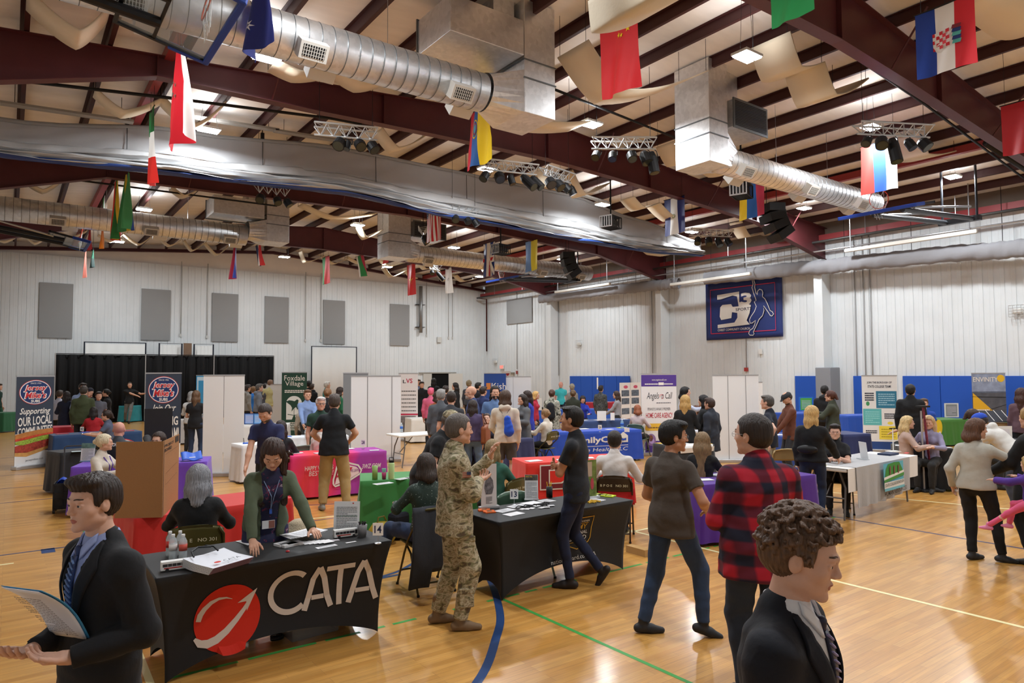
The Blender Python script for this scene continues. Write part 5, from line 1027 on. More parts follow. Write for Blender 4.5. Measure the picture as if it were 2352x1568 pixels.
def bottle(px, py, z, h=.20, r=.032, label='clear water bottle', band='#2f62b0', capc='#e8e8e8', body='#ccd6da', loc=None, group='water bottles'):
 p = loc if loc is not None else at(px, py, z); t = empty('water_bottle', p, 0, label, 'bottle', group)
 MB().lathe([(r * .9, 0), (r, .01), (r, h * .30), (r * .94, h * .33), (r, h * .36), (r, h * .68), (r * .75, h * .8), (r * .4, h * .9), (r * .4, h * .93)], n=18).build('bottle_body', mat(body, .08, alpha=.5), t, smooth=True)
 MB().lathe([(r * 1.015, h * .36), (r * 1.015, h * .62)], n=18).build('bottle_label', mat(band, .5), t, smooth=True); MB().lathe([(r * .44, h * .92), (r * .44, h)], n=14).build('cap', mat(capc, .4), t)
 return t
for i, (a, b, lab, bd) in enumerate(((397, 1284, 'front left', '#d9d6d4'), (420, 1284, 'front right', '#c9574a'), (390, 1276, 'back left', '#c33a32'), (413, 1275, 'back right', '#8f8a84'))):
 bottle(a, b, TH + .006, .185, .029, 'clear water bottle of four behind the toy bus, ' + lab, band=bd)
bottle(297, 1183, TH + .006, .2, .031, 'clear water bottle at the left end of the red table', band='#cfd2d6'); bottle(316, 1182, TH + .006, .205, .03, 'clear water bottle behind the paper cup on the red table', band='#d4d4d4', group='water bottles')
t = empty('paper_cup', at(335, 1176, TH + .008), 0, 'white paper cup with red print and a red straw', 'cup'); MB().lathe([(.030, 0), (.043, .15), (.046, .152), (.046, .158)], n=20).build('cup_body', mat('#e8e4df', .5), t, smooth=True); MB().lathe([(.047, .158), (.047, .166), (.040, .170)], n=20).build('lid', mat('#e3e3e3', .3), t); MB().tube([(0, 0, .16), (.01, 0, .225)], .004, 6).build('straw', mat('#c8362c', .4), t); P = Panel((-.012, -.042, .02), (.8, -.6, 0), (0, 0, 1), .03, .1, t); P.rect(.2, 0, .6, .9, mat('#c8362c', .6), 1, 'print')
o = sheet(338, 1180, .16, .12, 20, '#c7a27c', 'brown paper napkin under the paper cup', txt=False, cat='napkin', name='napkin')
def toy_bus(px, py, rz, label):
 t = empty('toy_bus', at(px, py, TH + .006), rz, label, 'toy bus', 'white paper toy buses'); L_, W, H_ = .20, .055, .062
 MB().box((0, 0, .008 + H_ / 2), (L_, W, H_)).build('bus_body', mat('#dcdcda', .5), t, bevel=.004)
 P = Panel((-L_ / 2, -W / 2 - .0005, .008), (1, 0, 0), (0, 0, 1), L_, H_, t, .0006); P.rect(.06, .42, .86, .74, mat('#2b2c30', .3), 1, 'window_band'); P.rect(.88, .3, .98, .8, mat('#2b2c30', .3), 1, 'windscreen'); P.rect(.1, .2, .7, .34, mat('#b03a34', .5), 1, 'red_print')
 for a in (.22, .36, .5, .64): P.line([(a, .42), (a, .74)], .002, mat('#cfcfcf', .5), 2, 'window_bar')
 for x in (-.06, .065):
  for y in (-1, 1): MB().tube([(x, y * W * .5, .012), (x, y * (W * .5 + .004), .012)], .012, 14).build('wheel', mat('#202124', .6), t)
toy_bus(405, 1308, R(-6), 'white toy bus in front of the four water bottles'); toy_bus(793, 1233, R(-6), 'white toy bus in front of the clear sign holder')
# tote bag stack
p = at(492, 1300, TH + .006); t = empty('tote_bag_stack', p, R(25), 'stack of white printed tote bags with black handles', 'tote bags')
for i in range(9): 
 s = MB().grid(lambda u, v: (-.17 + .34 * u + .006 * i * 0, -.16 + .32 * v - i * .006, .004 + i * .006 + .05 * max(0, v - .55) ** 1.3 * (1 if i < 9 else 1) + .02 * abs(u - .5) * v), 8, 10); s.build('tote_bag', mat('#e3e5ea' if i % 2 else '#d9dce4', .6), t, solid=.003)
 MB().box((0, -.163 - i * .006, .004 + i * .006), (.34, .0035, .002)).build('bag_edge', mat('#6c3a4c', .6), t)
for s in (-1, 1): MB().tube([(s * .10 - .03, .05, .09), (s * .09 - .02, .10, .115), (s * .03, .14, .125), (s * .0 + .04, .09, .12)], .007, 6).build('handle', M_BLK, t)
P = Panel((-.17, -.22, .062), (1, 0, 0), (0, .98, .12), .34, .3, t); P.text('CATA', .35, .75, .14, .25, mat('#3a3d46', .6), 2); P.ell(.22, .22, .08, .05, M_RDISC, 2)
# paper and leaflets on the logo table
sheet(592, 1240, .28, .2, 12, label='printed sheet under the standing woman\u2019s hand', z=TH + .01)
t = empty('straw_hat', at(695, 1228, TH + .006), 0, 'pale woven sun hat lying on the logo table', 'hat'); MB().lathe([(.17, .0), (.175, .01), (.11, .03), (.10, .085), (.06, .11), (.0, .115)], n=32).build('hat_body', mat('#b5a68c', .9, bump=.8, bscale=90), t, smooth=True)
t.location = Vector(at(690, 1222, TH + .006))
for i in range(5): sheet(692 + i * 3, 1226 - i * 1, .29, .2, 8 + i * 4, '#e6e6ea', 'loose white paper on the pile over the straw hat, sheet %s' % ('one', 'two', 'three', 'four', 'five')[i], z=TH + .05 + i * .004, txt=(i == 4), group='papers on the straw hat')
for i, (a, b, r_) in enumerate(((652, 1251, 15), (664, 1253, 12), (674, 1250, 10))):
 o = sheet(a, b, .13, .09, r_, '#e4e4e6', 'small white box of cards on the logo table, %s from the left' % ('first', 'second', 'third')[i], z=TH + .006, th=.018, txt=(i == 0), name='card_box', cat='card box', group='white card boxes')
for i in range(6): sheet(695 + i * 11, 1247 - i * .8, .09, .10, 5, '#e8e8ea', 'white leaflet in the fanned row, %s from the left' % ('first', 'second', 'third', 'fourth', 'fifth', 'sixth')[i], z=TH + .007 + i * .0015, txt=False, name='leaflet', cat='leaflet', group='fanned white leaflets')
sheet(750, 1255, .17, .055, 5, '#dfe0e4', 'narrow printed leaflet in front of the fanned row', name='leaflet', cat='leaflet'); sheet(765, 1241, .10, .05, -5, '#c9c2c8', 'small shiny sticker on the logo table', name='sticker', cat='sticker'); sheet(806, 1245, .09, .025, 4, '#d9d9dc', 'narrow white sticker near the number card', name='sticker', cat='sticker', txt=False)
o = MB().lathe([(.014, 0), (.016, .006), (.008, .012)], n=16).build('badge', mat('#b52a30', .3), None, loc=at(661, 1267, TH + .006)); tag(o, 'small round red badge at the table edge', 'badge')
def stand_sign(px, py, z, w_, h_, label, rz=-_yaw, bg='#dadcde', seed=0, lean=.12, heads=None):
 t = empty('sign_holder', at(px, py, z), rz, label, 'sign holder', 'upright table signs'); v = np.array([0, lean, math.sqrt(1 - lean * lean)])
 MB().add([(-w_ / 2, 0, .004), (w_ / 2, 0, .004), (w_ / 2, h_ * v[1], h_ * v[2]), (-w_ / 2, h_ * v[1], h_ * v[2])], [(0, 1, 2, 3)]).build('sheet', mat(bg, .5), t, solid=.004)
 MB().box((0, .03, .004), (w_ + .01, .09, .006)).build('holder_base', mat('#c9d0d4', .15, alpha=.6), t)
 P = Panel((-w_ / 2, -.003, .004), (1, 0, 0), v, w_, h_, t, .001); P.lines(.1, .9, .08, .72 if heads else .85, 16, mat('#8a8e94', .7), 1, seed=seed, fill=.4); return P
P = stand_sign(795, 1228, TH + .006, .22, .28, 'printed rota in a clear holder on the logo table', seed=2); P.ell(.74, .93, .03, .02, M_RDISC, 1); P.line([(.08, .55), (.92, .55)], .003, mat('#4f7a55', .6), 1, 'rule'); P.line([(.08, .10), (.92, .10)], .003, mat('#4f7a55', .6), 1, 'rule')
t = empty('pen_cup', at(832, 1232, TH + .006), 0, 'grey cup full of dark pens', 'pen cup'); MB().lathe([(.032, 0), (.042, .10), (.038, .10)], n=18).build('cup_body', mat('#77777a', .5), t, smooth=True)
for k in range(12): a = k * 2.4; MB().tube([(.01 * math.cos(a), .01 * math.sin(a), .06), (.03 * math.cos(a), .03 * math.sin(a), .125)], .004, 6).build('pen', mat('#2a2026', .4), t)
# second stretch table things
t = empty('table_banner', at(1110, 1170, TH + .006), R(-12), 'small roll-up banner with a grey soldier drawing on the second stretch table', 'table banner'); MB().box((.07, .02, .015), (.22, .05, .03)).build('base', M_SIL, t, bevel=.006); MB().box((.07, .02, .235), (.17, .003, .43)).build('banner_sheet', mat('#cfc7c3', .6), t)
P = Panel((-.015, .016, .02), (1, 0, 0), (0, 0, 1), .17, .43, t, .001); P.poly([(.3, .3), (.2, .45), (.25, .6), (.4, .7), (.42, .8), (.5, .85), (.58, .8), (.6, .7), (.75, .62), (.8, .45), (.7, .3)], mat('#6b6668', .7, var=.6, vscale=40), 1, 'soldier_print'); P.lines(.3, .7, .08, .25, 6, mat('#6b6668', .7), 1)
P = stand_sign(1221, 1148, TH + .006, .145, .27, 'guard leaflet sign behind the number 13 card', seed=5, heads=True); P.rect(.02, .76, .98, .98, mat('#5d5a52', .6, var=.5, vscale=20), 1, 'photo_print'); P.text('WHY THE', .05, .55, .88, .95, mat('#d0ac3a', .6), 2, bold=.02); P.text('GUARD?', .05, .6, .78, .86, mat('#1c1c1c', .6), 2, bold=.03)
t = empty('picture_banner', at(1352, 1146, TH + .006), R(-8), 'small picture banner behind the man with crossed arms', 'table banner'); MB().box((0, .02, .012), (.3, .05, .025)).build('base', mat('#c9ccd2', .4), t); MB().box((0, .02, .22), (.24, .003, .4)).build('banner_sheet', mat('#6f7f3d', .6, var=.5, vscale=15), t); P = Panel((-.12, .016, .02), (1, 0, 0), (0, 0, 1), .24, .4, t, .001); P.rect(.1, .55, .75, .95, mat('#b9a28c', .6), 1, 'text_patch'); P.ell(.75, .35, .09, .16, mat('#b8434f', .6), 1, n=20)
t = empty('pencil_cup', at(1262, 1142, TH + .006), 0, 'black cup of yellow pencils', 'pen cup'); MB().lathe([(.035, 0), (.035, .12)], n=18).build('cup_body', M_BLK, t, smooth=True)
for k in range(7): MB().tube([(.012 * math.cos(k * 2.1), .012 * math.sin(k * 2.1), .05), (.03 * math.cos(k * 2.1), .03 * math.sin(k * 2.1), .17)], .004, 6).build('pencil', mat('#e0b92e', .4), t)
def koozie(px, py, rot, col, label, g): o = MB().prism([(-.05, -.055, 0), (.05, -.055, 0), (.05, .02, 0), (.062, .05, 0), (.03, .05, 0), (.02, .062, 0), (-.02, .062, 0), (-.03, .05, 0), (-.062, .05, 0), (-.05, .02, 0)], (0, 0, .012)).build('can_sleeve', mat(col, .8), None, loc=at(px, py, TH + .007)); o.rotation_euler = (0, 0, R(rot)); tag(o, label, 'can sleeve', g); MB().box((0, 0, .0125), (.05, .05, .001)).build('print_patch', mat('#5c4a30', .7), o)
koozie(1112, 1172, 50, '#d0622a', 'orange can sleeve at the left end, upper one', 'orange can sleeves'); koozie(1124, 1176, 70, '#d0622a', 'orange can sleeve at the left end, lower one', 'orange can sleeves')
for i, (a, b) in enumerate(((1372, 1137), (1385, 1138), (1400, 1140))): koozie(a, b, -60, '#b8cc2c', 'lime can sleeve in the row of three, %s one' % ('left', 'middle', 'right')[i], 'lime can sleeves')
for i, (a, b, w_, h_, r_, lab) in enumerate(((1160, 1172, .2, .12, 10, 'left of the front leaflets'), (1180, 1180, .2, .12, 8, 'nearest on the second stretch table'), (1188, 1162, .2, .12, 5, 'below the number 13 card'), (1220, 1155, .2, .14, 5, 'in front of the guard sign'), (1255, 1150, .16, .14, 5, 'left of the crossed-arms man'), (1352, 1145, .16, .12, 8, 'right of the crossed-arms man'), (1370, 1149, .18, .12, 8, 'in front of the lime sleeves'))):
 sheet(a, b, w_, h_, r_, label='white leaflet %s' % lab, name='leaflet', cat='leaflet', seed=i, txt=i % 2 == 0, group='leaflets on the second stretch table')
rd = random.Random(5)
for i in range(7): sheet(1200 + i * 11, 1168 - i * 1.2 + rd.uniform(-3, 3), .07, .05, rd.uniform(-40, 40), '#d8d8da', 'small white giveaway card among the black lanyards', name='giveaway_card', cat='card', txt=False, group='small giveaway cards', z=TH + .008 + i * .001)
ly = MB()
for k in range(10): x = rd.uniform(0, .35); y = rd.uniform(-.03, .05); ly.tube([(x, y, .006), (x + .05, y + .03, .012), (x + .1, y - .01, .008), (x + .06, y - .03, .006)], .005, 5)
o = ly.build('lanyard_pile', M_BLK, None, loc=at(1190, 1168, TH + .006)); tag(o, 'pile of black lanyards on the second stretch table', 'lanyards', kind='stuff')
ly = MB()
for k in range(12): x = rd.uniform(0, .14); y = rd.uniform(-.04, .04); ly.tube([(x, y, .006), (x + .04, y + .03, .012), (x + .06, y - .02, .008)], .007, 5)
o = ly.build('lanyard_pile', mat('#c9a02c', .6), None, loc=at(1345, 1156, TH + .006)); tag(o, 'pile of gold and black lanyards right of the crossed-arms man', 'lanyards', kind='stuff')
# green table bottles
t = empty('drink_bottle', at(899, 1100, TH + .006), 0, 'pale green drink bottle with a black loop lid', 'bottle'); MB().lathe([(.038, 0), (.04, .01), (.04, .20), (.034, .215)], n=20).build('bottle_body', mat('#b4cf8f', .4), t, smooth=True); MB().lathe([(.034, .215), (.034, .245)], n=18).build('lid', M_BLK, t); MB().tube([(-.03, 0, .24), (-.03, 0, .28), (.03, 0, .28), (.03, 0, .24)], .006, 6).build('loop_handle', M_BLK, t)
o = MB().lathe([(.036, 0), (.036, .18)], n=20).build('green_tumbler', mat('#86a55c', .35), None, loc=at(861, 1101, TH + .006), smooth=True); tag(o, 'green tumbler on the green table, left of the pink cup', 'tumbler')
t = empty('pen_cup', at(882, 1100, TH + .006), 0, 'pink cup of mint topped pens on the green table', 'pen cup'); MB().lathe([(.025, 0), (.03, .09)], n=16).build('cup_body', mat('#a83a68', .4), t, smooth=True)
for k in range(6): MB().tube([(.01 * math.cos(k), .01 * math.sin(k), .05), (.024 * math.cos(k), .024 * math.sin(k), .14)], .007, 6).build('pen', mat('#8fd0c0', .4), t)
sheet(880, 1110, .24, .12, 5, label='white sheet at the front of the green table'); sheet(925, 1099, .2, .12, 15, '#cdd4d0', 'printed sheet among the papers on the green table', seed=4); sheet(955, 1096, .25, .16, -5, '#b9c4be', 'folded tee print on the green table', seed=6)
# purple left table things
P = stand_sign(200, 1060, TH + .006, .22, .29, 'flyer in a clear holder on the purple table', seed=7, heads=True); P.rect(0, .72, 1, 1, mat('#5f7f78', .6, var=.5, vscale=12), 1, 'photo_print'); P.rect(0, 0, 1, .04, mat('#3a7bc0', .6), 1)
sheet(245, 1062, .25, .16, 3, '#ded9c8', 'cream sheet beside the flyer on the purple table', txt=False); sheet(183, 1036, .25, .12, 0, '#cfe0e2', 'pale sheet on the small black table', txt=False)
# cardboard trifold on the red table
t = empty('cardboard_display', at(263, 1190, TH + .006), 0, 'tall brown cardboard project board standing on the red table', 'display board'); q = [at(263, 1190, TH + .006), at(372, 1188, TH + .006), at(409, 1150, TH + .006)]; M_CB = mat('#9a6f46', .85, bump=.15, bscale=60); H_ = .73
q = [Vector((a[0], a[1], 0)) - Vector((q[0][0], q[0][1], 0)) for a in q]
for (a, b, nm) in ((q[0], q[1], 'front_panel'), (q[1], q[2], 'side_panel')):
 d = (b - a); n_ = Vector((-d.y, d.x, 0)).normalized() * .006; MB().prism([a, b, b + Vector((0, 0, H_)), a + Vector((0, 0, H_))], n_).build(nm, M_CB, t)
d = (q[2] - q[1]).normalized(); P = Panel(q[1] + Vector((0, 0, 0)) - Vector((-d.y, d.x, 0)) * .001, d, (0, 0, 1), (q[2] - q[1]).length, H_, t, .0015); M_INK = mat('#33291f', .8)
P.text('PROJECT', .08, .62, .90, .945, M_INK, 1, bold=.02); P.text('BOARD', .08, .5, .845, .89, M_INK, 1, bold=.02); P.rect(.72, .90, .95, .985, M_INK, 1, 'stamp'); P.line([(.1, .81), (.9, .83)], .002, M_INK, 1, 'rule'); P.line([(.15, .4), (.15, .55), (.85, .6), (.85, .45), (.15, .4)], .002, M_INK, 1, 'outline'); P.line([(.04, 0), (.04, 1)], .012, mat('#2a2320', .8), 1, 'gap')
P, t = board((330, 1052), (398, 1048), TH, .82, '#1e1d1d', 'black display board with a tilted top behind the glasses-wearing woman', name='display_board', W=.42)
# rolling crate
p = at(165, 1172); t = empty('rolling_crate', (p[0], p[1], 0), R(-8), 'black folding crate on wheels with a pull handle', 'rolling crate'); M_CRT = mat('#1d1e20', .55)
mb = MB(); W, D_, H_ = .46, .36, .40
for s in (-1, 1): mb.box((0, s * D_ / 2, .06 + H_ / 2), (W, .012, H_)); mb.box((s * W / 2, 0, .06 + H_ / 2), (.012, D_, H_))
mb.box((0, 0, .07), (W, D_, .015)); mb.build('crate_body', M_CRT, t, bevel=.004)
rb = MB()
for k in range(4): rb.box((0, -D_ / 2 - .008, .10 + k * .11), (W + .01, .014, .02))
for k in range(5): rb.box((-W / 2 + W * k / 4, -D_ / 2 - .008, .06 + H_ / 2), (.02, .014, H_))
rb.build('crate_ribs', M_CRT, t); MB().box((0, -D_ / 2 - .017, .2), (.08, .002, .03)).build('maker_label', mat('#b9b9b9', .5), t)
for s in (-1, 1):
 for y in (-1, 1): MB().tube([(s * .21, y * .15, .04), (s * .24, y * .15, .04)], .04, 14).build('wheel', mat('#2b2b2b', .6), t)
MB().tube([(-.13, .15, .45), (-.13, .17, .98), (-.10, .17, 1.0), (.10, .17, 1.0), (.13, .17, .98), (.13, .15, .45)], .011, 8).build('pull_handle', mat('#3a3b3d', .4), t)
MB().grid(lambda u, v: (-.2 + .4 * u, -.12 + .26 * v, .46 + .06 * math.sin(u * 9) * math.cos(v * 7)), 12, 10).build('blue_bag', mat('#2c4fb8', .5), t, smooth=True, solid=.01)
# blue tote on purple, bag on white table
t = empty('tote_bag', at(440, 1057, TH + .01), R(-5), 'blue folded tote bag on the right end of the purple table', 'tote bag'); MB().grid(lambda u, v: (-.15 + .3 * u, -.11 + .22 * v, .02 + .10 * v + .015 * math.sin(u * 8)), 10, 8).build('bag_body', mat('#2f5fc4', .5), t, smooth=True, solid=.012); MB().add([(-.05, -.06, .052), (.05, -.06, .052), (.05, -.045, .06), (-.05, -.045, .06)], [(0, 1, 2, 3)]).build('white_print', M_WL, t)
t = empty('gift_bag', at(566, 1030, TH - .1), R(-10), 'small blue bag hanging at the corner of the white table', 'bag'); MB().box((0, -.06, .03), (.15, .06, .2)).build('bag_body', mat('#2f5fc4', .5), t, bevel=.01); MB().tube([(-.05, -.06, .12), (-.06, -.05, .22)], .006, 5).tube([(.03, -.06, .12), (.05, -.05, .22)], .006, 5).build('handle', M_BLK, t)
# bags on floor
t = empty('handbag', at(878, 1248, 0), R(20), 'mustard yellow bag on the floor beside the green table', 'bag'); MB().lathe([(.0, .0), (.13, .01), (.17, .08), (.17, .18), (.12, .25), (.05, .27)], n=18).build('bag_body', mat('#a08a1f', .7, bump=.5, bscale=8), t, smooth=True); MB().tube([(-.1, 0, .22), (-.05, .02, .33), (.05, .02, .33), (.1, 0, .22)], .01, 6).build('handle', mat('#6d5f1c', .6), t)
t = empty('backpack', at(915, 1236, 0), R(10), 'dark navy backpack on the floor between the yellow bag and the chair', 'bag'); MB().box((0, 0, .17), (.26, .18, .34)).build('bag_body', mat('#181b26', .8), t, bevel=.05); MB().box((0, -.1, .12), (.2, .05, .18)).build('pocket', mat('#20242f', .8), t, bevel=.02)
t = empty('storage_box', (2.05, 5.62, 0), R(4), 'clear plastic storage box under the logo table', 'box'); MB().box((0, 0, .13), (.4, .26, .26)).build('box_body', mat('#8f8c8a', .25, alpha=.55), t, bevel=.01); MB().box((0, 0, .27), (.42, .28, .02)).build('lid', mat('#a5a3a1', .3, alpha=.7), t)
t = empty('cable_coil', (1.78, 5.6, 0), 0, 'small tangle of black straps under the logo table', 'cable'); MB().tube([(.05 * math.cos(a), .04 * math.sin(a), .01 + a * .002) for a in np.linspace(0, 18, 60)], .006, 5).build('coil', M_BLK, t)
o = MB().box((0, 0, .04), (.10, .3, .08)).build('cardboard_box', mat('#b08b57', .8), None, loc=(*at(1466, 1272)[:2], 0)); tag(o, 'small brown box on the floor behind the brown-shirted man', 'box')
# leaning maroon stand at right
t = empty('banner_stand', (*at(2137, 1128)[:2], 0), R(-25), 'thin maroon dotted banner stand seen edge on, right of the borough table', 'banner stand')
MB().box((0, 0, .02), (.42, .22, .04)).build('base', mat('#2b2c2e', .5), t, bevel=.01); MB().tube([(-.10, .02, .03), (-.12, .02, 1.42)], .016, 8).build('support_pole', M_SIL, t); MB().add([(.02, -.05, .05), (.07, .05, .05), (-.06, .06, 1.5), (-.11, -.04, 1.5)], [(0, 1, 2, 3)]).build('banner_sheet', mat('#7a2333', .6, var=.5, vscale=30), t, solid=.01); MB().box((-.10, 0, 1.5), (.2, .12, .03)).build('top_clamp', M_DARK, t)
# things on the borough table
P = stand_sign(1986, 1054, TH + .012, .2, .27, 'white text card in a holder on the borough table', rz=angB + R(55), seed=9)
sheet(1905, 1060, .5, .3, math.degrees(angB), '#dfe1e4', 'row of white papers in front of the seated woman with glasses', seed=12); sheet(1925, 1050, .4, .22, math.degrees(angB) + 6, '#e3e5e8', 'white papers near the clasped hands', seed=13)
o = sheet(1893, 1069, .12, .05, 20, '#b9cf3a', 'lime green leaflet by the standing blonde\u2019s hand', txt=False, name='leaflet', cat='leaflet'); sheet(1922, 1052, .2, .06, 0, '#2d5fc8', 'blue folder strip on the borough table', txt=False, name='folder', cat='folder'); o = sheet(2040, 1044, .34, .2, math.degrees(angB), '#1b2a4a', 'dark blue folder on the borough table', txt=False, name='folder', cat='folder', th=.03); sheet(2082, 1040, .14, .06, 10, '#c8343a', 'small red leaflet on the borough table', txt=False, name='leaflet', cat='leaflet')
t = empty('tablet_stand', at(2052, 1038, TH + .012), R(-20), 'thin white stand holding a card on the borough table', 'stand'); MB().box((0, 0, .01), (.2, .14, .02)).build('base', mat('#dcdcd8', .5), t); MB().box((0, 0, .2), (.012, .012, .4)).build('post', mat('#d8d8d4', .5), t); MB().box((0, 0, .4), (.14, .01, .02)).build('top_bar', M_DARK, t)
# misc displays at the far tables
rd = random.Random(11)
def scatter(key, n, lab, cols=('#e2e3e6', '#d4d8de', '#cfd2d6'), y0=.08, y1=.6, sz=.2):
 o, A, L_, ang = TT[key]
 pos = ('first', 'second', 'third', 'fourth', 'fifth', 'sixth', 'seventh', 'eighth')
 for i in range(n):
  lx = L_ * (i + .5) / n + rd.uniform(-.04, .04); ly_ = rd.uniform(y0, y1); x = A[0] + lx * math.cos(ang) - ly_ * math.sin(ang); y = A[1] + lx * math.sin(ang) + ly_ * math.cos(ang)
  q = MB().box((0, 0, .003), (sz * rd.uniform(.8, 1.3), sz * rd.uniform(.6, 1), .006)).build('leaflet', mat(cols[i % len(cols)], .6), None, loc=(x, y, TH + .008 + i * .0004)); q.rotation_euler = (0, 0, ang + rd.uniform(-.3, .3)); tag(q, '%s, %s from the left' % (lab, pos[i]), 'leaflet', lab)
scatter('pink', 5, 'white leaflet on the pink and purple table', sz=.16); scatter('family', 5, 'leaflet on the royal blue table', ('#e2e3e6', '#d9d84a', '#e2e3e6')); scatter('redD', 4, 'white leaflet on the bright red table', ('#eceaea',)); scatter('blk_r', 6, 'paper on the black table with two blonde women'); scatter('navyround', 5, 'leaflet on the navy and grey table'); scatter('navy_w', 4, 'paper on the navy and white table'); scatter('wmid', 4, 'leaflet on the white table behind the pink one', ('#3f6fd0', '#e2e3e6')); scatter('jersey', 4, 'giveaway on the navy logo table', ('#b5303a', '#2f55c0', '#c9d4ea')); scatter('blk_ang', 3, 'leaflet on the dark table with a white runner', ('#d9b84a', '#e2e3e6')); scatter('blue_r', 4, 'leaflet on the dark blue table at right'); scatter('purp_r', 4, 'paper on the deep purple table'); scatter('blk_rr', 3, 'paper on the black table at the right edge')
scatter('blue_b', 3, 'leaflet on the blue stretch table'); scatter('redfair', 4, 'leaflet on the far red table'); scatter('nov', 4, 'leaflet on the red lettered table'); scatter('cream', 3, 'leaflet on the cream table'); scatter('w42', 3, 'leaflet on the white table 42')
bottle(703, 1004, TH + .008, .2, .032, 'water bottle on the white table behind the pink one', band='#d0d8e0'); bottle(2160, 1018, TH + .008, .22, .034, 'water bottle between the lavender blonde and the woman in the blazer'); bottle(2086, 1022, TH + .008, .2, .03, 'small water bottle before the blonde in pink', band='#c9d4d4'); bottle(1429, 985, TH + .01, .24, .04, 'blue tinted bottle on the royal blue table', body='#9cc4e0'); bottle(922, 992, TH + .01, .22, .035, 'clear bottle at the end of the bare folding table'); bottle(1180, 997, TH + .01, .16, .04, 'small dark toy figure bottle on the navy table', band='#2b2b30')
def facing_sign(px, py, z, w_, h_, col, label, inner=None, rz=-_yaw, name='table_sign'):
 t = empty(name, at(px, py, z), rz, label, 'table sign', 'upright signs on far tables'); MB().box((0, 0, h_ / 2), (w_, .01, h_)).build('board', mat(col, .5), t); MB().box((0, .03, .004), (w_ * .6, .08, .008)).build('foot', M_SIL, t)
 P = Panel((-w_ / 2, -.006, 0), (1, 0, 0), (0, 0, 1), w_, h_, t, .001)
 if inner: P.rect(.1, .08, .9, .92, mat(inner, .6), 1); P.lines(.18, .82, .2, .8, 6, mat('#c9c4d6', .6), 2, fill=.4)
 return P
facing_sign(1380, 938, TH + .01, .33, .40, '#e2e0e4', 'purple framed sign on the blue stretch table', '#5a4a8a'); facing_sign(1382, 966, TH + .01, .26, .28, '#dfe2e6', 'blank white card on the navy and white table'); facing_sign(1407, 965, TH + .01, .12, .22, '#e4e6e8', 'narrow white card on the navy and white table')
facing_sign(760, 952, TH + .01, .62, .32, '#d8d4cc', 'picture display on the dark green table', '#a7b08a'); facing_sign(1232, 942, TH + .01, .4, .45, '#d2d0c8', 'pale board on the blue table in front of the small pad', '#cfd0cc'); facing_sign(1852, 944, TH + .01, .5, .5, '#2a6fc0', 'blue and green display box left of the tall column', '#5ab04a'); facing_sign(2032, 950, TH + .01, .5, .4, '#d8dcd8', 'photo display on the far blue table', '#8a9a8a'); facing_sign(2186, 958, TH + .01, .42, .42, '#dfe0e2', 'white photo card on the green table at right', '#8a8f95'); facing_sign(318, 928, TH + .01, .5, .95, '#2fa3c4', 'bright poster beside the leaning man at the black drape', '#8fd05a'); facing_sign(575, 974, TH + .01, .36, .3, '#2b4f8c', 'blue screen on the white table, left one', '#9ab4e6'); facing_sign(594, 974, TH + .01, .3, .3, '#2b5fa0', 'blue screen on the white table, right one', '#7ab0e6'); facing_sign(138, 952, TH + .01, .5, .35, '#7fb4e0', 'pale blue screen on the far blue table', '#a9d0f0'); facing_sign(1440, 992, TH, .0001 + .12, .1, '#d9d8e4', 'lilac box on the royal blue table'); facing_sign(462, 975, TH + .01, .3, .3, '#3a3d40', 'dark framed photo beside the number 42 card', '#7a7f84')
t = empty('solar_model', at(2275, 1000, TH + .01), R(-50), 'cardboard solar house model with a dark panel roof', 'display model'); MB().box((0, 0, .14), (.55, .35, .28)).build('box_body', mat('#b58a55', .7), t); MB().prism([(-.32, -.22, .30), (.32, -.22, .30), (.32, .2, .5), (-.32, .2, .5)], (0, .01, .02)).build('panel_roof', mat('#32353d', .3), t); MB().prism([(-.3, -.2, .28), (-.3, .2, .5), (-.3, .2, 0), (-.3, -.2, 0)], (-.02, 0, 0)).build('green_side', mat('#3a7a5c', .6), t)
for k in range(5): MB().tube([(-.3 + k * .15, -.22, .325), (-.3 + k * .15, .2, .525)], .006, 4).build('panel_seam', M_WL, t)
facing_sign(2308, 1008, TH + .01, .3, .26, '#dfdcd6', 'white round logo card with a 9 at right', '#e0dcd8'); 
t = empty('coat', at(2300, 1000, TH + .03), R(-30), 'dark blue puffy coat lying over the black table at right', 'coat'); MB().grid(lambda u, v: (-.45 + .9 * u, -.25 + .4 * v, .06 + .05 * math.sin(u * 11) * math.cos(v * 6) - (.0 if v > .3 else (.3 - v) * 1.0)), 24, 14).build('coat_body', mat('#1f3a86', .5, bump=.5, bscale=10), t, smooth=True, solid=.05)
t = empty('blue_containers', at(2065, 955, TH + .01), 0, 'row of dark blue cups on the far blue table', 'cups')
for k in range(4): MB().lathe([(.05, 0), (.06, .2)], n=12, c=(k * .13, -k * .06, 0)).build('cup', mat('#1f45b4', .4), t)
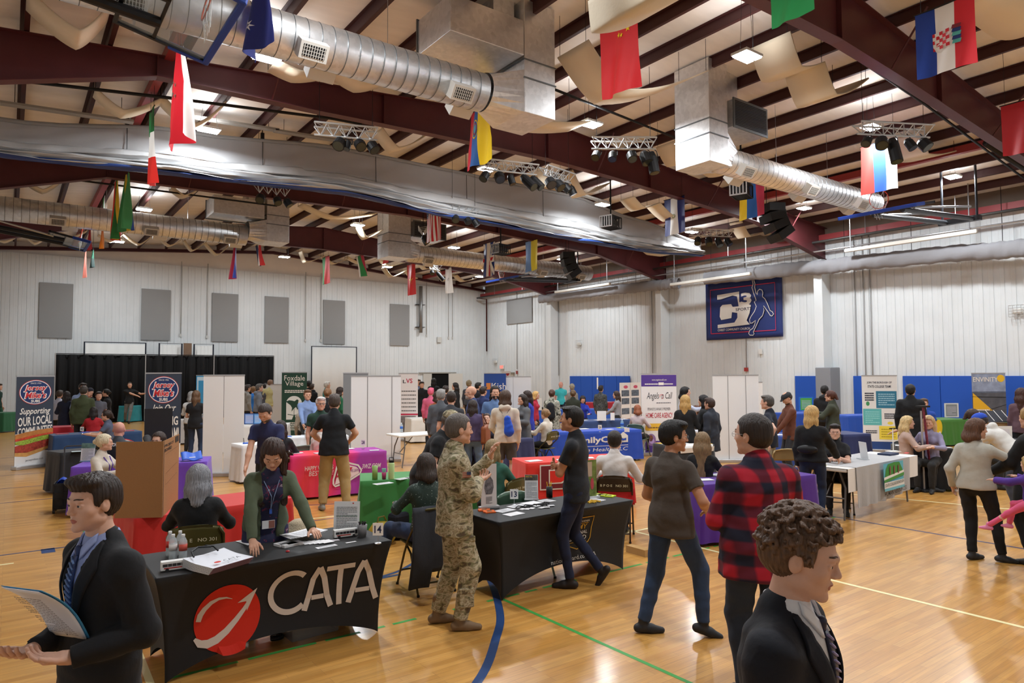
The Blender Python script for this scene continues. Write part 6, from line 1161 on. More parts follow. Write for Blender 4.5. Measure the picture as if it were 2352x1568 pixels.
# ------------------------------------------------------------------ folding chairs
def folding_chair(loc, rz, label, col='#5d5733', backc=None, frame=None, print_=True, group='metal folding chairs'):
 """sitter faces local +y"""
 t = empty('folding_chair', (loc[0], loc[1], 0), rz, label, 'chair', group); mf = mat(frame or '#4b4526', .4, .4); mc = mat(col, .45, .3); n = 12
 def bk(u, v):
  x = (u - .5) * .44; arc = .045 * (1 - (2 * u - 1) ** 2); top = .035 * (1 - abs(2 * u - 1) ** 3)
  return (x, -.235 - .02 * v - arc + .03, .64 + v * (.15 + top) - .01 * (1 - v))
 MB().grid(bk, n, 6).build('backrest', mat(backc or col, .4, .3), t, smooth=True, solid=.008)
 MB().grid(lambda u, v: ((u - .5) * (.38 + .03 * v), -.17 + .38 * v, .435 + .015 * v - .012 * math.sin(u * math.pi) * math.sin(v * math.pi)), 8, 8).build('seat', mc, t, smooth=True, solid=.014)
 for s in (-1, 1):
  MB().tube([(s * .22, .24, .008), (s * .215, .05, .36), (s * .215, -.05, .50), (s * .222, -.21, .64), (s * .222, -.235, .74), (s * .19, -.25, .80)], .0115, 8).build('front_leg', mf, t, smooth=True)
  MB().tube([(s * .19, -.26, .008), (s * .185, -.05, .36), (s * .185, .08, .43)], .011, 8).build('rear_leg', mf, t, smooth=True)
  MB().lathe([(.015, 0), (.015, .02)], c=(s * .22, .24, 0), n=10).lathe([(.015, 0), (.015, .02)], c=(s * .19, -.26, 0), n=10).build('foot_cap', M_BLK, t)
 MB().tube([(-.19, -.25, .80), (-.1, -.285, .822), (0, -.295, .828), (.1, -.285, .822), (.19, -.25, .80)], .0115, 8).build('top_rail', mf, t, smooth=True)
 MB().tube([(-.218, .16, .16), (.218, .16, .16)], .009, 6).build('stretcher', mf, t); MB().tube([(-.19, -.20, .10), (.19, -.20, .10)], .009, 6).build('stretcher', mf, t)
 if print_:
  P = Panel((-.17, -.305, .70), (1, 0, 0), (0, 0, 1), .34, .03, t, .001)
  P.text('B P O E   NO 301', 0, 1, 0, 1, mat('#cfc8a8', .6), 1, bold=.01, name='stencil')
  c = t.children[-1]
  for v in c.data.vertices: v.co.y = bk(v.co.x / .44 + .5, (v.co.z - .64) / .18)[1] - .006 
 return t
# ------------------------------------------------------------------ people: smooth-union distance fields meshed with surface nets
def V3(*a): return np.array(a, float)
def nrm(v): v = np.array(v, float); return v / (np.linalg.norm(v) + 1e-9)
class Field:
 def __init__(s, vox): s.h = vox; s.ops = []
 def cone(s, a, b, ra, rb, k=.02, cap=None, flat=None):
  s.ops.append(('c', V3(*a), V3(*b), ra, rb, k, cap, flat)); return s
 def ell(s, c, r, k=.02, M=None): s.ops.append(('e', V3(*c), V3(*r), M, 0, k, None, None)); return s
 def sube(s, c, r, k=.01, M=None): s.ops.append(('se', V3(*c), V3(*r), M, 0, k, None, None)); return s
 def subb(s, c, h, rad=.01, k=.01, M=None): s.ops.append(('sb', V3(*c), V3(*h), M, rad, k, None, None)); return s
 def cut(s, p, n): s.ops.append(('p', V3(*p), nrm(n), 0, 0, 0, None, None)); return s
 def wedge(s, planes): s.ops.append(('w', planes, 0, 0, 0, 0, None, None)); return s
 def grid(s, pad=.03):
  lo = np.full(3, 1e9); hi = -lo
  for o in s.ops:
   if o[0] == 'c': r = max(o[3], o[4]); lo = np.minimum(lo, np.minimum(o[1], o[2]) - r); hi = np.maximum(hi, np.maximum(o[1], o[2]) + r)
   if o[0] == 'e': r = max(o[2]); lo = np.minimum(lo, o[1] - r); hi = np.maximum(hi, o[1] + r)
  lo -= pad; hi += pad; n = np.ceil((hi - lo) / s.h).astype(int) + 1; return lo, n
 def eval(s):
  lo, n = s.grid(); h = s.h; D = np.full(n, 1.0)
  ax = [lo[i] + h * np.arange(n[i]) for i in range(3)]
  for o in s.ops:
   t = o[0]; k = o[5]; M = o[3] if t in ('e', 'se', 'sb') else None
   if t == 'c': r = max(o[3], o[4]); a_ = np.minimum(o[1], o[2]) - r; b_ = np.maximum(o[1], o[2]) + r
   elif t in ('e', 'se'): r = max(o[2]) if M is not None else o[2]; a_ = o[1] - r; b_ = o[1] + r
   elif t == 'sb': r = np.linalg.norm(o[2]) if M is not None else o[2]; a_ = o[1] - r; b_ = o[1] + r
   else: a_ = lo; b_ = lo + n * h
   i0 = np.maximum(0, np.floor((a_ - lo - k - 2.5 * h) / h).astype(int)); i1 = np.minimum(n, np.ceil((b_ - lo + k + 2.5 * h) / h).astype(int) + 1)
   if (i1 <= i0).any(): continue
   sl = tuple(slice(i0[i], i1[i]) for i in range(3)); X, Y, Z = np.meshgrid(ax[0][sl[0]], ax[1][sl[1]], ax[2][sl[2]], indexing='ij')
   if t == 'c':
    ba = o[2] - o[1]; px, py, pz = X - o[1][0], Y - o[1][1], Z - o[1][2]; L2 = ba @ ba + 1e-12; q = (px * ba[0] + py * ba[1] + pz * ba[2]) / L2; hh = np.clip(q, 0, 1)
    if o[7] is not None:   # flattened along a direction
     f, sc = o[7]; 
     dx, dy, dz = px - ba[0] * hh, py - ba[1] * hh, pz - ba[2] * hh; dp = dx * f[0] + dy * f[1] + dz * f[2]; d2 = dx * dx + dy * dy + dz * dz; d = np.sqrt(np.maximum(d2 + dp * dp * (1 / sc / sc - 1), 0)) - (o[3] + (o[4] - o[3]) * hh)
    else: d = np.sqrt((px - ba[0] * hh) ** 2 + (py - ba[1] * hh) ** 2 + (pz - ba[2] * hh) ** 2) - (o[3] + (o[4] - o[3]) * hh)
    if o[6]: d = np.maximum(d, (q - o[6]) * math.sqrt(L2))
   elif t in ('e', 'se'):
    px, py, pz = X - o[1][0], Y - o[1][1], Z - o[1][2]
    if M is not None: px, py, pz = [px * M[0][i] + py * M[1][i] + pz * M[2][i] for i in range(3)]
    r = o[2]; k0 = np.sqrt((px / r[0]) ** 2 + (py / r[1]) ** 2 + (pz / r[2]) ** 2); k1 = np.sqrt((px / r[0] ** 2) ** 2 + (py / r[1] ** 2) ** 2 + (pz / r[2] ** 2) ** 2) + 1e-9; d = k0 * (k0 - 1) / k1; d = np.where(k0 < 1e-3, -min(r), d)
   elif t == 'sb':
    px, py, pz = X - o[1][0], Y - o[1][1], Z - o[1][2]
    if M is not None: px, py, pz = [px * M[0][i] + py * M[1][i] + pz * M[2][i] for i in range(3)]
    q = [np.abs(v) - (hh_ - o[4]) for v, hh_ in zip((px, py, pz), o[2])]; d = np.sqrt(sum(np.maximum(v, 0) ** 2 for v in q)) + np.minimum(np.maximum(np.maximum(q[0], q[1]), q[2]), 0) - o[4]
   elif t == 'p': D = np.maximum(D, (X - o[1][0]) * o[2][0] + (Y - o[1][1]) * o[2][1] + (Z - o[1][2]) * o[2][2]); continue
   else:
    d = None
    for p, nn in o[1]: e = (X - p[0]) * nn[0] + (Y - p[1]) * nn[1] + (Z - p[2]) * nn[2]; d = e if d is None else np.maximum(d, e)
    D = np.maximum(D, -d); continue
   A = D[sl]
   if t in ('se', 'sb'):
    b = -d; hh = np.clip(.5 - .5 * (b - A) / max(k, 1e-6), 0, 1); D[sl] = np.where(True, A * hh + b * (1 - hh) + k * hh * (1 - hh), 0)
   else:
    hh = np.clip(.5 + .5 * (A - d) / max(k, 1e-6), 0, 1); D[sl] = A + (d - A) * hh - k * hh * (1 - hh)
  return lo, D
 def mesh(s):
  lo, D = s.eval(); n = np.array(D.shape); I = D < 0
  c = np.zeros(n - 1, int)
  for i in (0, 1):
   for j in (0, 1):
    for k in (0, 1): c += I[i:n[0] - 1 + i, j:n[1] - 1 + j, k:n[2] - 1 + k]
  act = (c > 0) & (c < 8); ids = -np.ones(n - 1, int); cells = np.argwhere(act); ids[act] = np.arange(len(cells))
  if len(cells) == 0: return np.zeros((0, 3)), np.zeros((0, 4), int)
  acc = np.zeros((len(cells), 3)); cnt = np.zeros(len(cells)); ci, cj, ck = cells.T
  for a in range(3):
   for u in (0, 1):
    for w_ in (0, 1):
     o0 = [0, 0, 0]; o1 = [0, 0, 0]; b1, b2 = [x for x in range(3) if x != a]; o0[b1] = o1[b1] = u; o0[b2] = o1[b2] = w_; o1[a] = 1
     d0 = D[ci + o0[0], cj + o0[1], ck + o0[2]]; d1 = D[ci + o1[0], cj + o1[1], ck + o1[2]]; m = (d0 < 0) != (d1 < 0)
     t = np.where(m, d0 / np.where(m, d0 - d1, 1), 0); P = cells + np.array(o0); P = P.astype(float); P[:, a] += t; acc[m] += P[m]; cnt[m] += 1
  v = lo + acc / cnt[:, None] * s.h; F = []
  for a in range(3):
   b1, b2 = (a + 1) % 3, (a + 2) % 3; sl0 = [slice(None)] * 3; sl1 = [slice(None)] * 3; sl0[a] = slice(0, -1); sl1[a] = slice(1, None)
   S0, S1 = I[tuple(sl0)], I[tuple(sl1)]; E = np.argwhere(S0 != S1); E = E[(E[:, b1] > 0) & (E[:, b2] > 0) & (E[:, b1] < n[b1] - 1) & (E[:, b2] < n[b2] - 1)]
   def cid(d1, d2): q = E.copy(); q[:, b1] -= d1; q[:, b2] -= d2; return ids[q[:, 0], q[:, 1], q[:, 2]]
   q = np.stack([cid(0, 0), cid(1, 0), cid(1, 1), cid(0, 1)], 1); ins = S0[E[:, 0], E[:, 1], E[:, 2]]; q[~ins] = q[~ins][:, ::-1]; F.append(q)
  return v, np.concatenate(F)
def join(ms):
 V = []; F = []; n = 0
 for v, f in ms: V.append(v); F.append(f + n); n += len(v)
 return np.concatenate(V), np.concatenate(F)
def mesh_obj(name, vf, m, parent=None, disp=None):
 v, f = vf; me = bpy.data.meshes.new(name)
 if len(v) == 0: me.from_pydata([], [], [])
 else:
  me.vertices.add(len(v)); me.loops.add(len(f) * 4); me.polygons.add(len(f))
  me.vertices.foreach_set('co', v.astype(np.float32).ravel()); me.loops.foreach_set('vertex_index', f.astype(np.int32).ravel()); me.polygons.foreach_set('loop_start', np.arange(0, len(f) * 4, 4, dtype=np.int32)); me.update(); me.validate()
  if disp is not None:
   nn = np.zeros(len(me.vertices) * 3, np.float32); me.vertices.foreach_get('normal', nn); nn = nn.reshape(-1, 3); v2 = v + nn * disp(v)[:, None]; me.vertices.foreach_set('co', v2.astype(np.float32).ravel()); me.update()
 return link_mesh(name, me, m, parent, smooth=True)
def wrinkle(amp, sc=1.0, seed=0):
 def f(v):
  x, y, z = v.T * sc; s = seed
  return amp * (np.sin(17 * z + 14 * x + 4 * np.sin(9 * x + s) + 5 * np.sin(8 * y + 3 * z)) * .35 + np.sin(31 * z - 27 * x + 19 * y + 3 * np.sin(15 * z + s)) * .35 + np.sin(29 * x - 21 * y + 4 * np.sin(13 * z + s)) * .4)
 return f
def strands(amp, fr=1.0, seed=0):
 def f(v):
  c = v.mean(0); x, y, z = (v - c).T; th = np.arctan2(x, y); return amp * (np.sin(34 * fr * th + 3 * np.sin(14 * z + seed)) * .5 + np.sin(71 * fr * th + 4 * np.sin(23 * z + 2)) * .35 + np.sin(19 * z + 5 * th) * .35)
 return f
# special cloth materials
def ramp_mat(key, cols, scale, detail=2, rough=.8, kind='noise', stretch=(1, 1, 1), pos=None, const=True):
 if key in _mats: return _mats[key]
 m, nt, b = nodes_mat(key); N = nt.nodes.new; L = nt.links.new; tc = N('ShaderNodeTexCoord'); mp = N('ShaderNodeMapping'); mp.inputs['Scale'].default_value = stretch; L(tc.outputs['Object'], mp.inputs[0])
 n = N('ShaderNodeTexNoise'); n.inputs['Scale'].default_value = scale; n.inputs['Detail'].default_value = detail; n.inputs['Distortion'].default_value = .6; L(mp.outputs[0], n.inputs[0])
 cr = N('ShaderNodeValToRGB'); cr.color_ramp.interpolation = 'CONSTANT' if const else 'LINEAR'; el = cr.color_ramp.elements
 while len(el) < len(cols): el.new(.5)
 pos = pos or [0] + [.36 + .28 * i / (len(cols) - 1) for i in range(1, len(cols))]
 for i, c in enumerate(cols): el[i].position = pos[i]; el[i].color = (*lin(c), 1)
 L(n.outputs[0], cr.inputs[0]); L(cr.outputs[0], b.inputs['Base Color']); b.inputs['Roughness'].default_value = rough; _mats[key] = m; return m
def plaid_mat():
 if 'plaid' in _mats: return _mats['plaid']
 m, nt, b = nodes_mat('plaid'); N = nt.nodes.new; L = nt.links.new; tc = N('ShaderNodeTexCoord'); sp = N('ShaderNodeSeparateXYZ'); L(tc.outputs['Object'], sp.inputs[0]); outs = []
 ad = N('ShaderNodeMath'); ad.operation = 'ADD'; L(sp.outputs['X'], ad.inputs[0]); mu = N('ShaderNodeMath'); mu.operation = 'MULTIPLY'; mu.inputs[1].default_value = .8; L(sp.outputs['Y'], mu.inputs[0]); L(mu.outputs[0], ad.inputs[1])
 for src in (ad.outputs[0], sp.outputs['Z']):
  f = N('ShaderNodeMath'); f.operation = 'MULTIPLY'; f.inputs[1].default_value = 2 * math.pi / .15; L(src, f.inputs[0]); s_ = N('ShaderNodeMath'); s_.operation = 'SINE'; L(f.outputs[0], s_.inputs[0]); mr = N('ShaderNodeMapRange'); mr.inputs[1].default_value = -.25; mr.inputs[2].default_value = .35; L(s_.outputs[0], mr.inputs[0]); outs.append(mr.outputs[0])
 sm = N('ShaderNodeMath'); sm.operation = 'ADD'; L(outs[0], sm.inputs[0]); L(outs[1], sm.inputs[1]); hf = N('ShaderNodeMath'); hf.operation = 'MULTIPLY'; hf.inputs[1].default_value = .5; L(sm.outputs[0], hf.inputs[0])
 cr = N('ShaderNodeValToRGB'); e = cr.color_ramp.elements; e[0].position = 0; e[0].color = (*lin('#a8142a'), 1); e[1].position = 1; e[1].color = (*lin('#11142a'), 1); q = e.new(.5); q.color = (*lin('#5c1228'), 1); L(hf.outputs[0], cr.inputs[0]); L(cr.outputs[0], b.inputs['Base Color']); b.inputs['Roughness'].default_value = .9; _mats['plaid'] = m; return m
def cloth(c, var=.06, rough=.82):
 if c == 'plaid': return plaid_mat()
 if c == 'camo': return ramp_mat('camo', ['#574a38', '#74704e', '#93886a', '#b0a68c', '#86755a', '#988d6c', '#5f5139'], 15, 3, pos=[0, .38, .44, .50, .57, .62, .70], stretch=(1, 1, 1.7))
 if c == 'greycamo': return ramp_mat('greycamo', ['#3b3d34', '#8b8a7c', '#b4b0a2', '#5b5d4e'], 12, 3, pos=[0, .42, .52, .6])
 if c == 'speckle': return ramp_mat('speckle', ['#24362f', '#24362f', '#b9c4bb'], 75, 2, pos=[0, .5, .68])
 if c == 'floral': return ramp_mat('floral', ['#1b1d40', '#1b1d40', '#7d2545', '#1b1d40', '#9a8f98'], 22, 3, pos=[0, .3, .60, .645, .70])
 if c == 'checkgrey': return ramp_mat('checkgrey', ['#23262a', '#5a5d5a', '#2a2d30'], 28, 2, pos=[0, .45, .55])
 return mat(c, rough, bump=.35, bscale=22, var=var, vscale=9, sheen=.03)
def hairm(c, sc=1): return mat(c, .5, bump=.9, bscale=9, var=.35, vscale=14, stretch=(8, 8, .8))
def skinm(c): return mat(c, .55, var=.04, vscale=30, bump=.04, bscale=300)
SK = {'l': '#c99b83', 'm': '#a9775a', 'd': '#7d4f38', 'p': '#cfa48f', 't': '#b98769'}
def ik(a, b, l1, l2, pole):
 d = b - a; L_ = np.linalg.norm(d); L_ = min(L_, (l1 + l2) * .999); u = nrm(d); b = a + u * L_; x = (l1 * l1 - l2 * l2 + L_ * L_) / (2 * L_); hgt = math.sqrt(max(l1 * l1 - x * x, 0)); pl = np.array(pole, float); pl = pl - u * (pl @ u); return a + u * x + nrm(pl) * hgt, b
def rotm(yaw=0, pitch=0, roll=0):
 """head frame columns: x right, y forward, z up; yaw turns to the person's right, pitch>0 looks up"""
 return np.array(Matrix.Rotation(-R(yaw), 3, 'Z') @ Matrix.Rotation(R(pitch), 3, 'X') @ Matrix.Rotation(R(roll), 3, 'Y'))
def hand(F, w_, fd, pn, side, s, curl=.35, spread=1.0, point=False):
 """palm, four fingers with two bends, thumb from the side"""
 fd = nrm(fd); pn = nrm(np.array(pn) - fd * (np.array(pn) @ fd)); th = np.cross(fd, pn) if side > 0 else np.cross(pn, fd); c0 = w_ + fd * .05 * s
 F.cone(w_ - fd * .01, w_ + fd * .025 * s, .024 * s, .027 * s, .012)
 for q in (-.5, .5): F.cone(w_ + fd * .02 * s + th * .012 * q * 2 * s, w_ + fd * .082 * s + th * .03 * q * 2 * s * .9, .017 * s, .0145 * s, .012)
 F.cone(w_ + fd * .03 * s, w_ + fd * .08 * s, .018 * s, .015 * s, .01)
 for i, (o, l) in enumerate(((.030, .066), (.010, .076), (-.010, .070), (-.029, .055))):
  b = w_ + fd * (.088 - .004 * abs(i - 1.2)) * s + th * o * s; d = nrm(fd + th * o * 4 * spread * .35); r = .0088 * s; cu = curl * (1 + .12 * i)
  for k, fr in enumerate((.42, .33, .25)):
   a = cu * (.5 + .55 * k); dd = nrm(d * math.cos(a) + pn * math.sin(a)); e = b + dd * l * fr * s * 1.05; F.cone(b, e, r, r * .92, .003); b = e; r *= .93
 b = w_ + fd * .022 * s + th * .024 * s; d = nrm(th * .75 + fd * .75 + pn * .25)
 for k, l in enumerate((.036, .032, .026)):
  e = b + d * l * s; F.cone(b, e, (.0135 - .0015 * k) * s, (.012 - .0015 * k) * s, .006); b = e; d = nrm(d * .8 + fd * .45 + pn * .25 * curl)
def strip_on(bv, L_, R_, m, parent, name, off=.004, nu=4, dirn=(0, -1, 0), org=.6):
 """cloth strip between two (x,z) lines laid on the front of a body"""
 v = []; n = len(L_)
 for (a, b) in zip(L_, R_):
  for k in range(nu + 1):
   x = a[0] + (b[0] - a[0]) * k / nu; z = a[1] + (b[1] - a[1]) * k / nu; h = bv.ray_cast(Vector((x, -dirn[1] * org, z)), Vector(dirn)); y = h[0].y if h[0] is not None else 0
   v.append((x, y - dirn[1] * off, z))
 W = nu + 1; f = [(j * W + i, j * W + i + 1, (j + 1) * W + i + 1, (j + 1) * W + i) for j in range(n - 1) for i in range(nu)]
 return MB().add(v, f).build(name, m, parent, smooth=True, solid=off * .9)
def dens(P, k=6):
 out = []
 for (a, b) in zip(P, P[1:]): out += [(a[0] + (b[0] - a[0]) * i / k, a[1] + (b[1] - a[1]) * i / k) for i in range(k)]
 return out + [P[-1]]
_npeople = [0]
def person(label, xy, face, h=1.75, fem=False, bulk=1.0, sit=False, lean=0, twist=0, side=0, head=(0, 0, 0), hr=None, hl=None, pr=None, pl=None, fr=None, fl=None, skin='l', hair=('short', '#3a2c22'),
   top=('tshirt', '#222222'), bottom=('pants', '#2a2c35'), shoes='#222222', glasses=None, beard=None, seat=.46, curl=.35, hand_r=None, hand_l=None, hemz=None, belly=0.0, jacket=None, lod=None, group=None, extra=None, zoff=0.0, legs=True, arms=True, kneew=.1, headk=1.0):
 """local frame: +y is where the person faces, +x the person's right"""
 xy = np.array(xy, float)[:2]; dist = float(np.hypot(*xy)) * 1.0; s = h / 1.75; rd = random.Random(_npeople[0]); _npeople[0] += 1; px = dist / FPX
 hv = min(max(px * .95, .0029), .014); bvx = min(max(px * 2.0, .0095), .026)
 rz = -R(face); S = lambda *a: V3(*a) * s; sd = 1
 sw, hw = (.148, .094) if fem else (.172, .086)
 hipz = (seat + .10) if sit else .93 * s
 P = V3(0, 0, hipz); u = V3(math.sin(R(side)), math.sin(R(lean)), 1); u = nrm(V3(math.sin(R(side)), math.sin(R(lean)) * math.cos(R(side)), math.cos(R(lean)))); tw = -R(twist)
 rx = V3(math.cos(tw), math.sin(tw), 0); rx = nrm(rx - u * (rx @ u)); fy = np.cross(u, rx); Mc = np.stack([rx, fy, u], 1); Mp = np.eye(3)
 C = P + u * .34 * s; N_ = P + u * .53 * s; Sh = {1: P + u * .428 * s + rx * sw * s, -1: P + u * .428 * s - rx * sw * s}
 Hm = rotm(*head) if not hasattr(head[0], '__len__') else np.array(head); Hm = np.array(Matrix.Rotation(tw, 3, 'Z')) @ Hm
 Hc = N_ + nrm(u * .55 + V3(0, .10, .5) + Hm[:, 1] * .22) * .150 * s; hs = s * headk * (1.02 if fem else 1.06)
 HP = lambda x, y, z: Hc + Hm @ V3(x, y, z) * hs
 bk = bulk; ab = .5 + .5 * bk
 # arms
 arm = {}
 for sgn, tgt, pole in ((1, hr, pr), (-1, hl, pl)):
  w0 = V3(*tgt) * V3(1, 1, 1) if tgt is not None else Sh[sgn] + V3(sgn * .045 * bk * s, .05 * s, -.53 * s); pole = pole if pole is not None else (sgn * .6, -1, -.3)
  e, w_ = ik(Sh[sgn], w0, .285 * s, .26 * s, pole); arm[sgn] = (Sh[sgn], e, w_)
 leg = {}
 for sgn, tgt in ((1, fr), (-1, fl)):
  hp = P + V3(sgn * hw * s * (1 + .25 * (bk - 1)), 0, -.02 * s)
  if tgt is None: tgt = (sgn * (hw + .02) * s, (.40 if sit else 0.0) * s, 0.0)
  tgt = V3(*tgt[:3]); fy_ = R(tgt[3]) if len(tgt) > 3 else 0
  an = tgt + V3(0, 0, .085 * s); k, an = ik(hp, an, .43 * s, .42 * s, (sgn * kneew, 1, .1 if not sit else .6)); leg[sgn] = (hp, k, an, tgt)
 # ---- skin: body (coarse) + head + hands (fine) as one mesh
 F = Field(bvx)
 F.ell(P, (.15 * s * bk, .105 * s * bk, .12 * s), .04).ell(P + u * .17 * s + fy * belly * .5, (.128 * s * bk, (.095 * bk + belly * .4) * s, .14 * s), .05, Mc).ell(C, (.145 * s * ab, .105 * s * ab, .17 * s), .05, Mc).cone(Sh[1] - u * .015, Sh[-1] - u * .015, .046 * s * ab, .046 * s * ab, .04)
 if fem and lean < 60: 
  for g in (-1, 1): F.ell(C + Mc @ S(g * .065, .085, .0), (.06 * s * ab, .05 * s * ab, .06 * s), .03, Mc)
 F.cone(N_ - u * .05 * s, N_ + (Hc - N_) * .5, .058 * s * (.9 if fem else 1) * ab, .05 * s * (.88 if fem else 1), .02)
 for g in (1, -1):
  a, e, w_ = arm[g]; r = s * ab * (.88 if fem else 1)
  if arms: F.cone(a, e, .047 * r, .038 * r, .02).cone(e, e + (w_ - e) * .4, .039 * r, .040 * r, .015).cone(e + (w_ - e) * .4, w_, .040 * r, .026 * s, .015)
  if legs:
   hp, k, an, ft = leg[g]; F.cone(hp, k, .074 * s * ab, .047 * s * ab, .03).cone(k, k + (an - k) * .3, .044 * s, (.053 if bottom[0] in ('shorts', 'skirt') else .044) * s * ab, .02).cone(k + (an - k) * .3, an, (.053 if bottom[0] in ('shorts', 'skirt') else .044) * s * ab, .032 * s, .02)
 body = [F.mesh()]
 Hf = Field(hv); E = lambda x, y, z, a, b, c, k=.02: Hf.ell(HP(x, y, z), (a * hs, b * hs, c * hs), k * hs, Hm)
 E(0, -.014, .032, .076, .094, .084); E(0, .026, -.012, .066, .062, .088, .03); E(0, .034, -.068, .050, .048, .042, .03)
 Hf.cone(N_ - u * .01 * s, HP(0, -.012, -.06), .054 * s * (.9 if fem else 1) * ab, .046 * s * ab * (.9 if fem else 1), .02)
 E(0, .076, -.096, .021, .017, .016, .018)
 for g in (-1, 1):
  E(g * .048, .008, -.062, .02, .03, .022, .02); E(g * .043, .052, -.022, .024, .024, .022, .02); E(g * .076, -.006, -.006, .009, .019, .031, .006)
  Hf.sube(HP(g * .031, .100, .004), (.017 * hs, .018 * hs, .012 * hs), .014 * hs, Hm)
  if hv < .007: E(g * .0812, -.002, .0, .004, .006, .018, .004); Hf.sube(HP(g * .087, .002, .004), (.006 * hs, .010 * hs, .016 * hs), .004, Hm)
 Hf.cone(HP(-.036, .079, .024), HP(0, .088, .020), .009 * hs, .009 * hs, .012).cone(HP(.036, .079, .024), HP(0, .088, .020), .009 * hs, .009 * hs, .012)
 Hf.cone(HP(0, .084, .012), HP(0, .1035, -.023), .0075 * hs, .0105 * hs, .010 * hs)
 for g in (-1, 1): E(g * .0105, .094, -.027, .0085, .010, .0075, .006)
 if hv < .008:
  Hf.cone(HP(-.020, .081, -.058), HP(0, .089, -.0535), .0055 * hs, .0065 * hs, .006 * hs).cone(HP(.020, .081, -.058), HP(0, .089, -.0535), .0055 * hs, .0065 * hs, .006 * hs)
  Hf.cone(HP(-.017, .080, -.066), HP(.017, .080, -.066), .006 * hs, .006 * hs, .004 * hs); E(0, .086, -.066, .012, .006, .006, .006); Hf.sube(HP(0, .094, -.0602), (.021 * hs, .008 * hs, .0017 * hs), .0015 * hs, Hm)
  for g in (-1, 1): Hf.cone(HP(g * .046, .076, .004), HP(g * .031, .0865, .0135), .0045 * hs, .0045 * hs, .003).cone(HP(g * .031, .0865, .0135), HP(g * .018, .082, .005), .0045 * hs, .0045 * hs, .003); Hf.cone(HP(g * .044, .078, -.003), HP(g * .020, .083, -.004), .004 * hs, .004 * hs, .003)
 body.append(Hf.mesh())
 if arms:
  hvx = min(max(px * 1.0, .0036), .009)
  for g, o in ((1, hand_r), (-1, hand_l)):
   a, e, w_ = arm[g]; fd = nrm(w_ - e); pn = V3(-g, .0, 0) if abs(fd[2]) > .6 else V3(0, 0, -1); cu = curl
   if o: fd = o[0] if o[0] is not None else fd; pn = o[1] if o[1] is not None else pn; cu = o[2] if len(o) > 2 else curl
   G_ = Field(hvx); G_.cone(e + (w_ - e) * .55, w_, .034 * s * ab * (.85 if fem else 1), .0255 * s, .01); hand(G_, w_, fd, pn, g, s * (.92 if fem else 1.0), cu); body.append(G_.mesh())
 vf = join(body); root = mesh_obj('person', vf, skinm(SK.get(skin, skin))); root.location = (float(xy[0]), float(xy[1]), zoff); root.rotation_euler = (0, 0, rz); tag(root, label, 'person', group or 'visitors and exhibitors at the job fair')
 # lips tint and eyes
 face_vis = True
 if hv < .0062:
  lip = MB(); mm = mat('#a8645a' if skin != 'd' else '#7a4038', .5)
  vv = vf[0]; bvh = BVHTree.FromPolygons([Vector(p) for p in body[1][0]], [tuple(int(i) for i in q) for q in body[1][1]])
  def onface(x, z, off=.0008):
   o_ = Vector(HP(x, .2, z)); d_ = Vector(-Hm[:, 1]); hh = bvh.ray_cast(o_, d_); return (hh[0] - d_ * off) if hh[0] is not None else Vector(HP(x, .08, z))
  def facestrip(U, Lw, mt, nm, off=.0008): 
   n = len(U); q = []
   for j in range(4): q += [onface(a[0] + (b[0] - a[0]) * j / 3, a[1] + (b[1] - a[1]) * j / 3, off) for a, b in zip(U, Lw)]
   MB().add(q, [(j * n + i, j * n + i + 1, (j + 1) * n + i + 1, (j + 1) * n + i) for j in range(3) for i in range(n - 1)]).build(nm, mt, root, smooth=True)
  X = np.linspace(-.023, .023, 13); up = [(x, -.0598 + .0085 * (1 - (x / .023) ** 2) ** .8 - .0012 * math.exp(-(x / .004) ** 2)) for x in X]; mid = [(x, -.0602) for x in X]; dn = [(x, -.0604 - .0105 * (1 - (x / .023) ** 2) ** .7) for x in X]
  facestrip(up, mid, mm, 'upper_lip'); facestrip(mid, dn, mm, 'lower_lip')
  hm_ = mat(hair[3] if len(hair) > 3 else hair[1] if hair[0] != 'bald' else '#4a3a30', .7)
  for g in (-1, 1):
   X = np.linspace(.015, .048, 9); facestrip([(g * x, .0305 + .0045 * math.sin((x - .015) / .033 * 2.3 + .4)) for x in X], [(g * x, .0265 + .0045 * math.sin((x - .015) / .033 * 2.3 + .4)) for x in X], hm_, 'eyebrow', .0022)
 if hv < .0125:
  for g in (-1, 1):
   c = HP(g * .031, .0735, .0035); rr = .0125 * hs
   eb = MB().lathe([(rr * math.cos(a), rr * math.sin(a)) for a in np.linspace(-1.5, 1.5, 9)], n=14, c=c); eb.build('eye', mat('#d8d2cc', .25) if hv < .009 else mat('#4a3b34', .4), root, smooth=True)
   if hv < .009:
    d = Hm[:, 1]; MB().tube([c + d * rr * .86, c + d * rr * 1.03], .0056 * hs, 12).build('iris', mat('#3a2a20', .2), root)
 # ---- hair
 st, hc = hair[0], hair[1]; big = hair[2] if len(hair) > 2 else 1.0
 if st == 'bald' and len(hair) > 3:
  K = Field(max(hv, .0045)); K.ell(HP(0, -.02, .01), (.083 * hs, .095 * hs, .075 * hs), .01, Hm).cut(HP(0, 0, .045), Hm[:, 2]); K.subb(HP(0, .10, -.05), (.12 * hs, .10 * hs, .15 * hs), .01, .01, Hm); K.subb(HP(0, 0, -.15), (.14 * hs, .14 * hs, .09 * hs), .01, .008, Hm); mesh_obj('hair', K.mesh(), hairm(hair[3]), root)
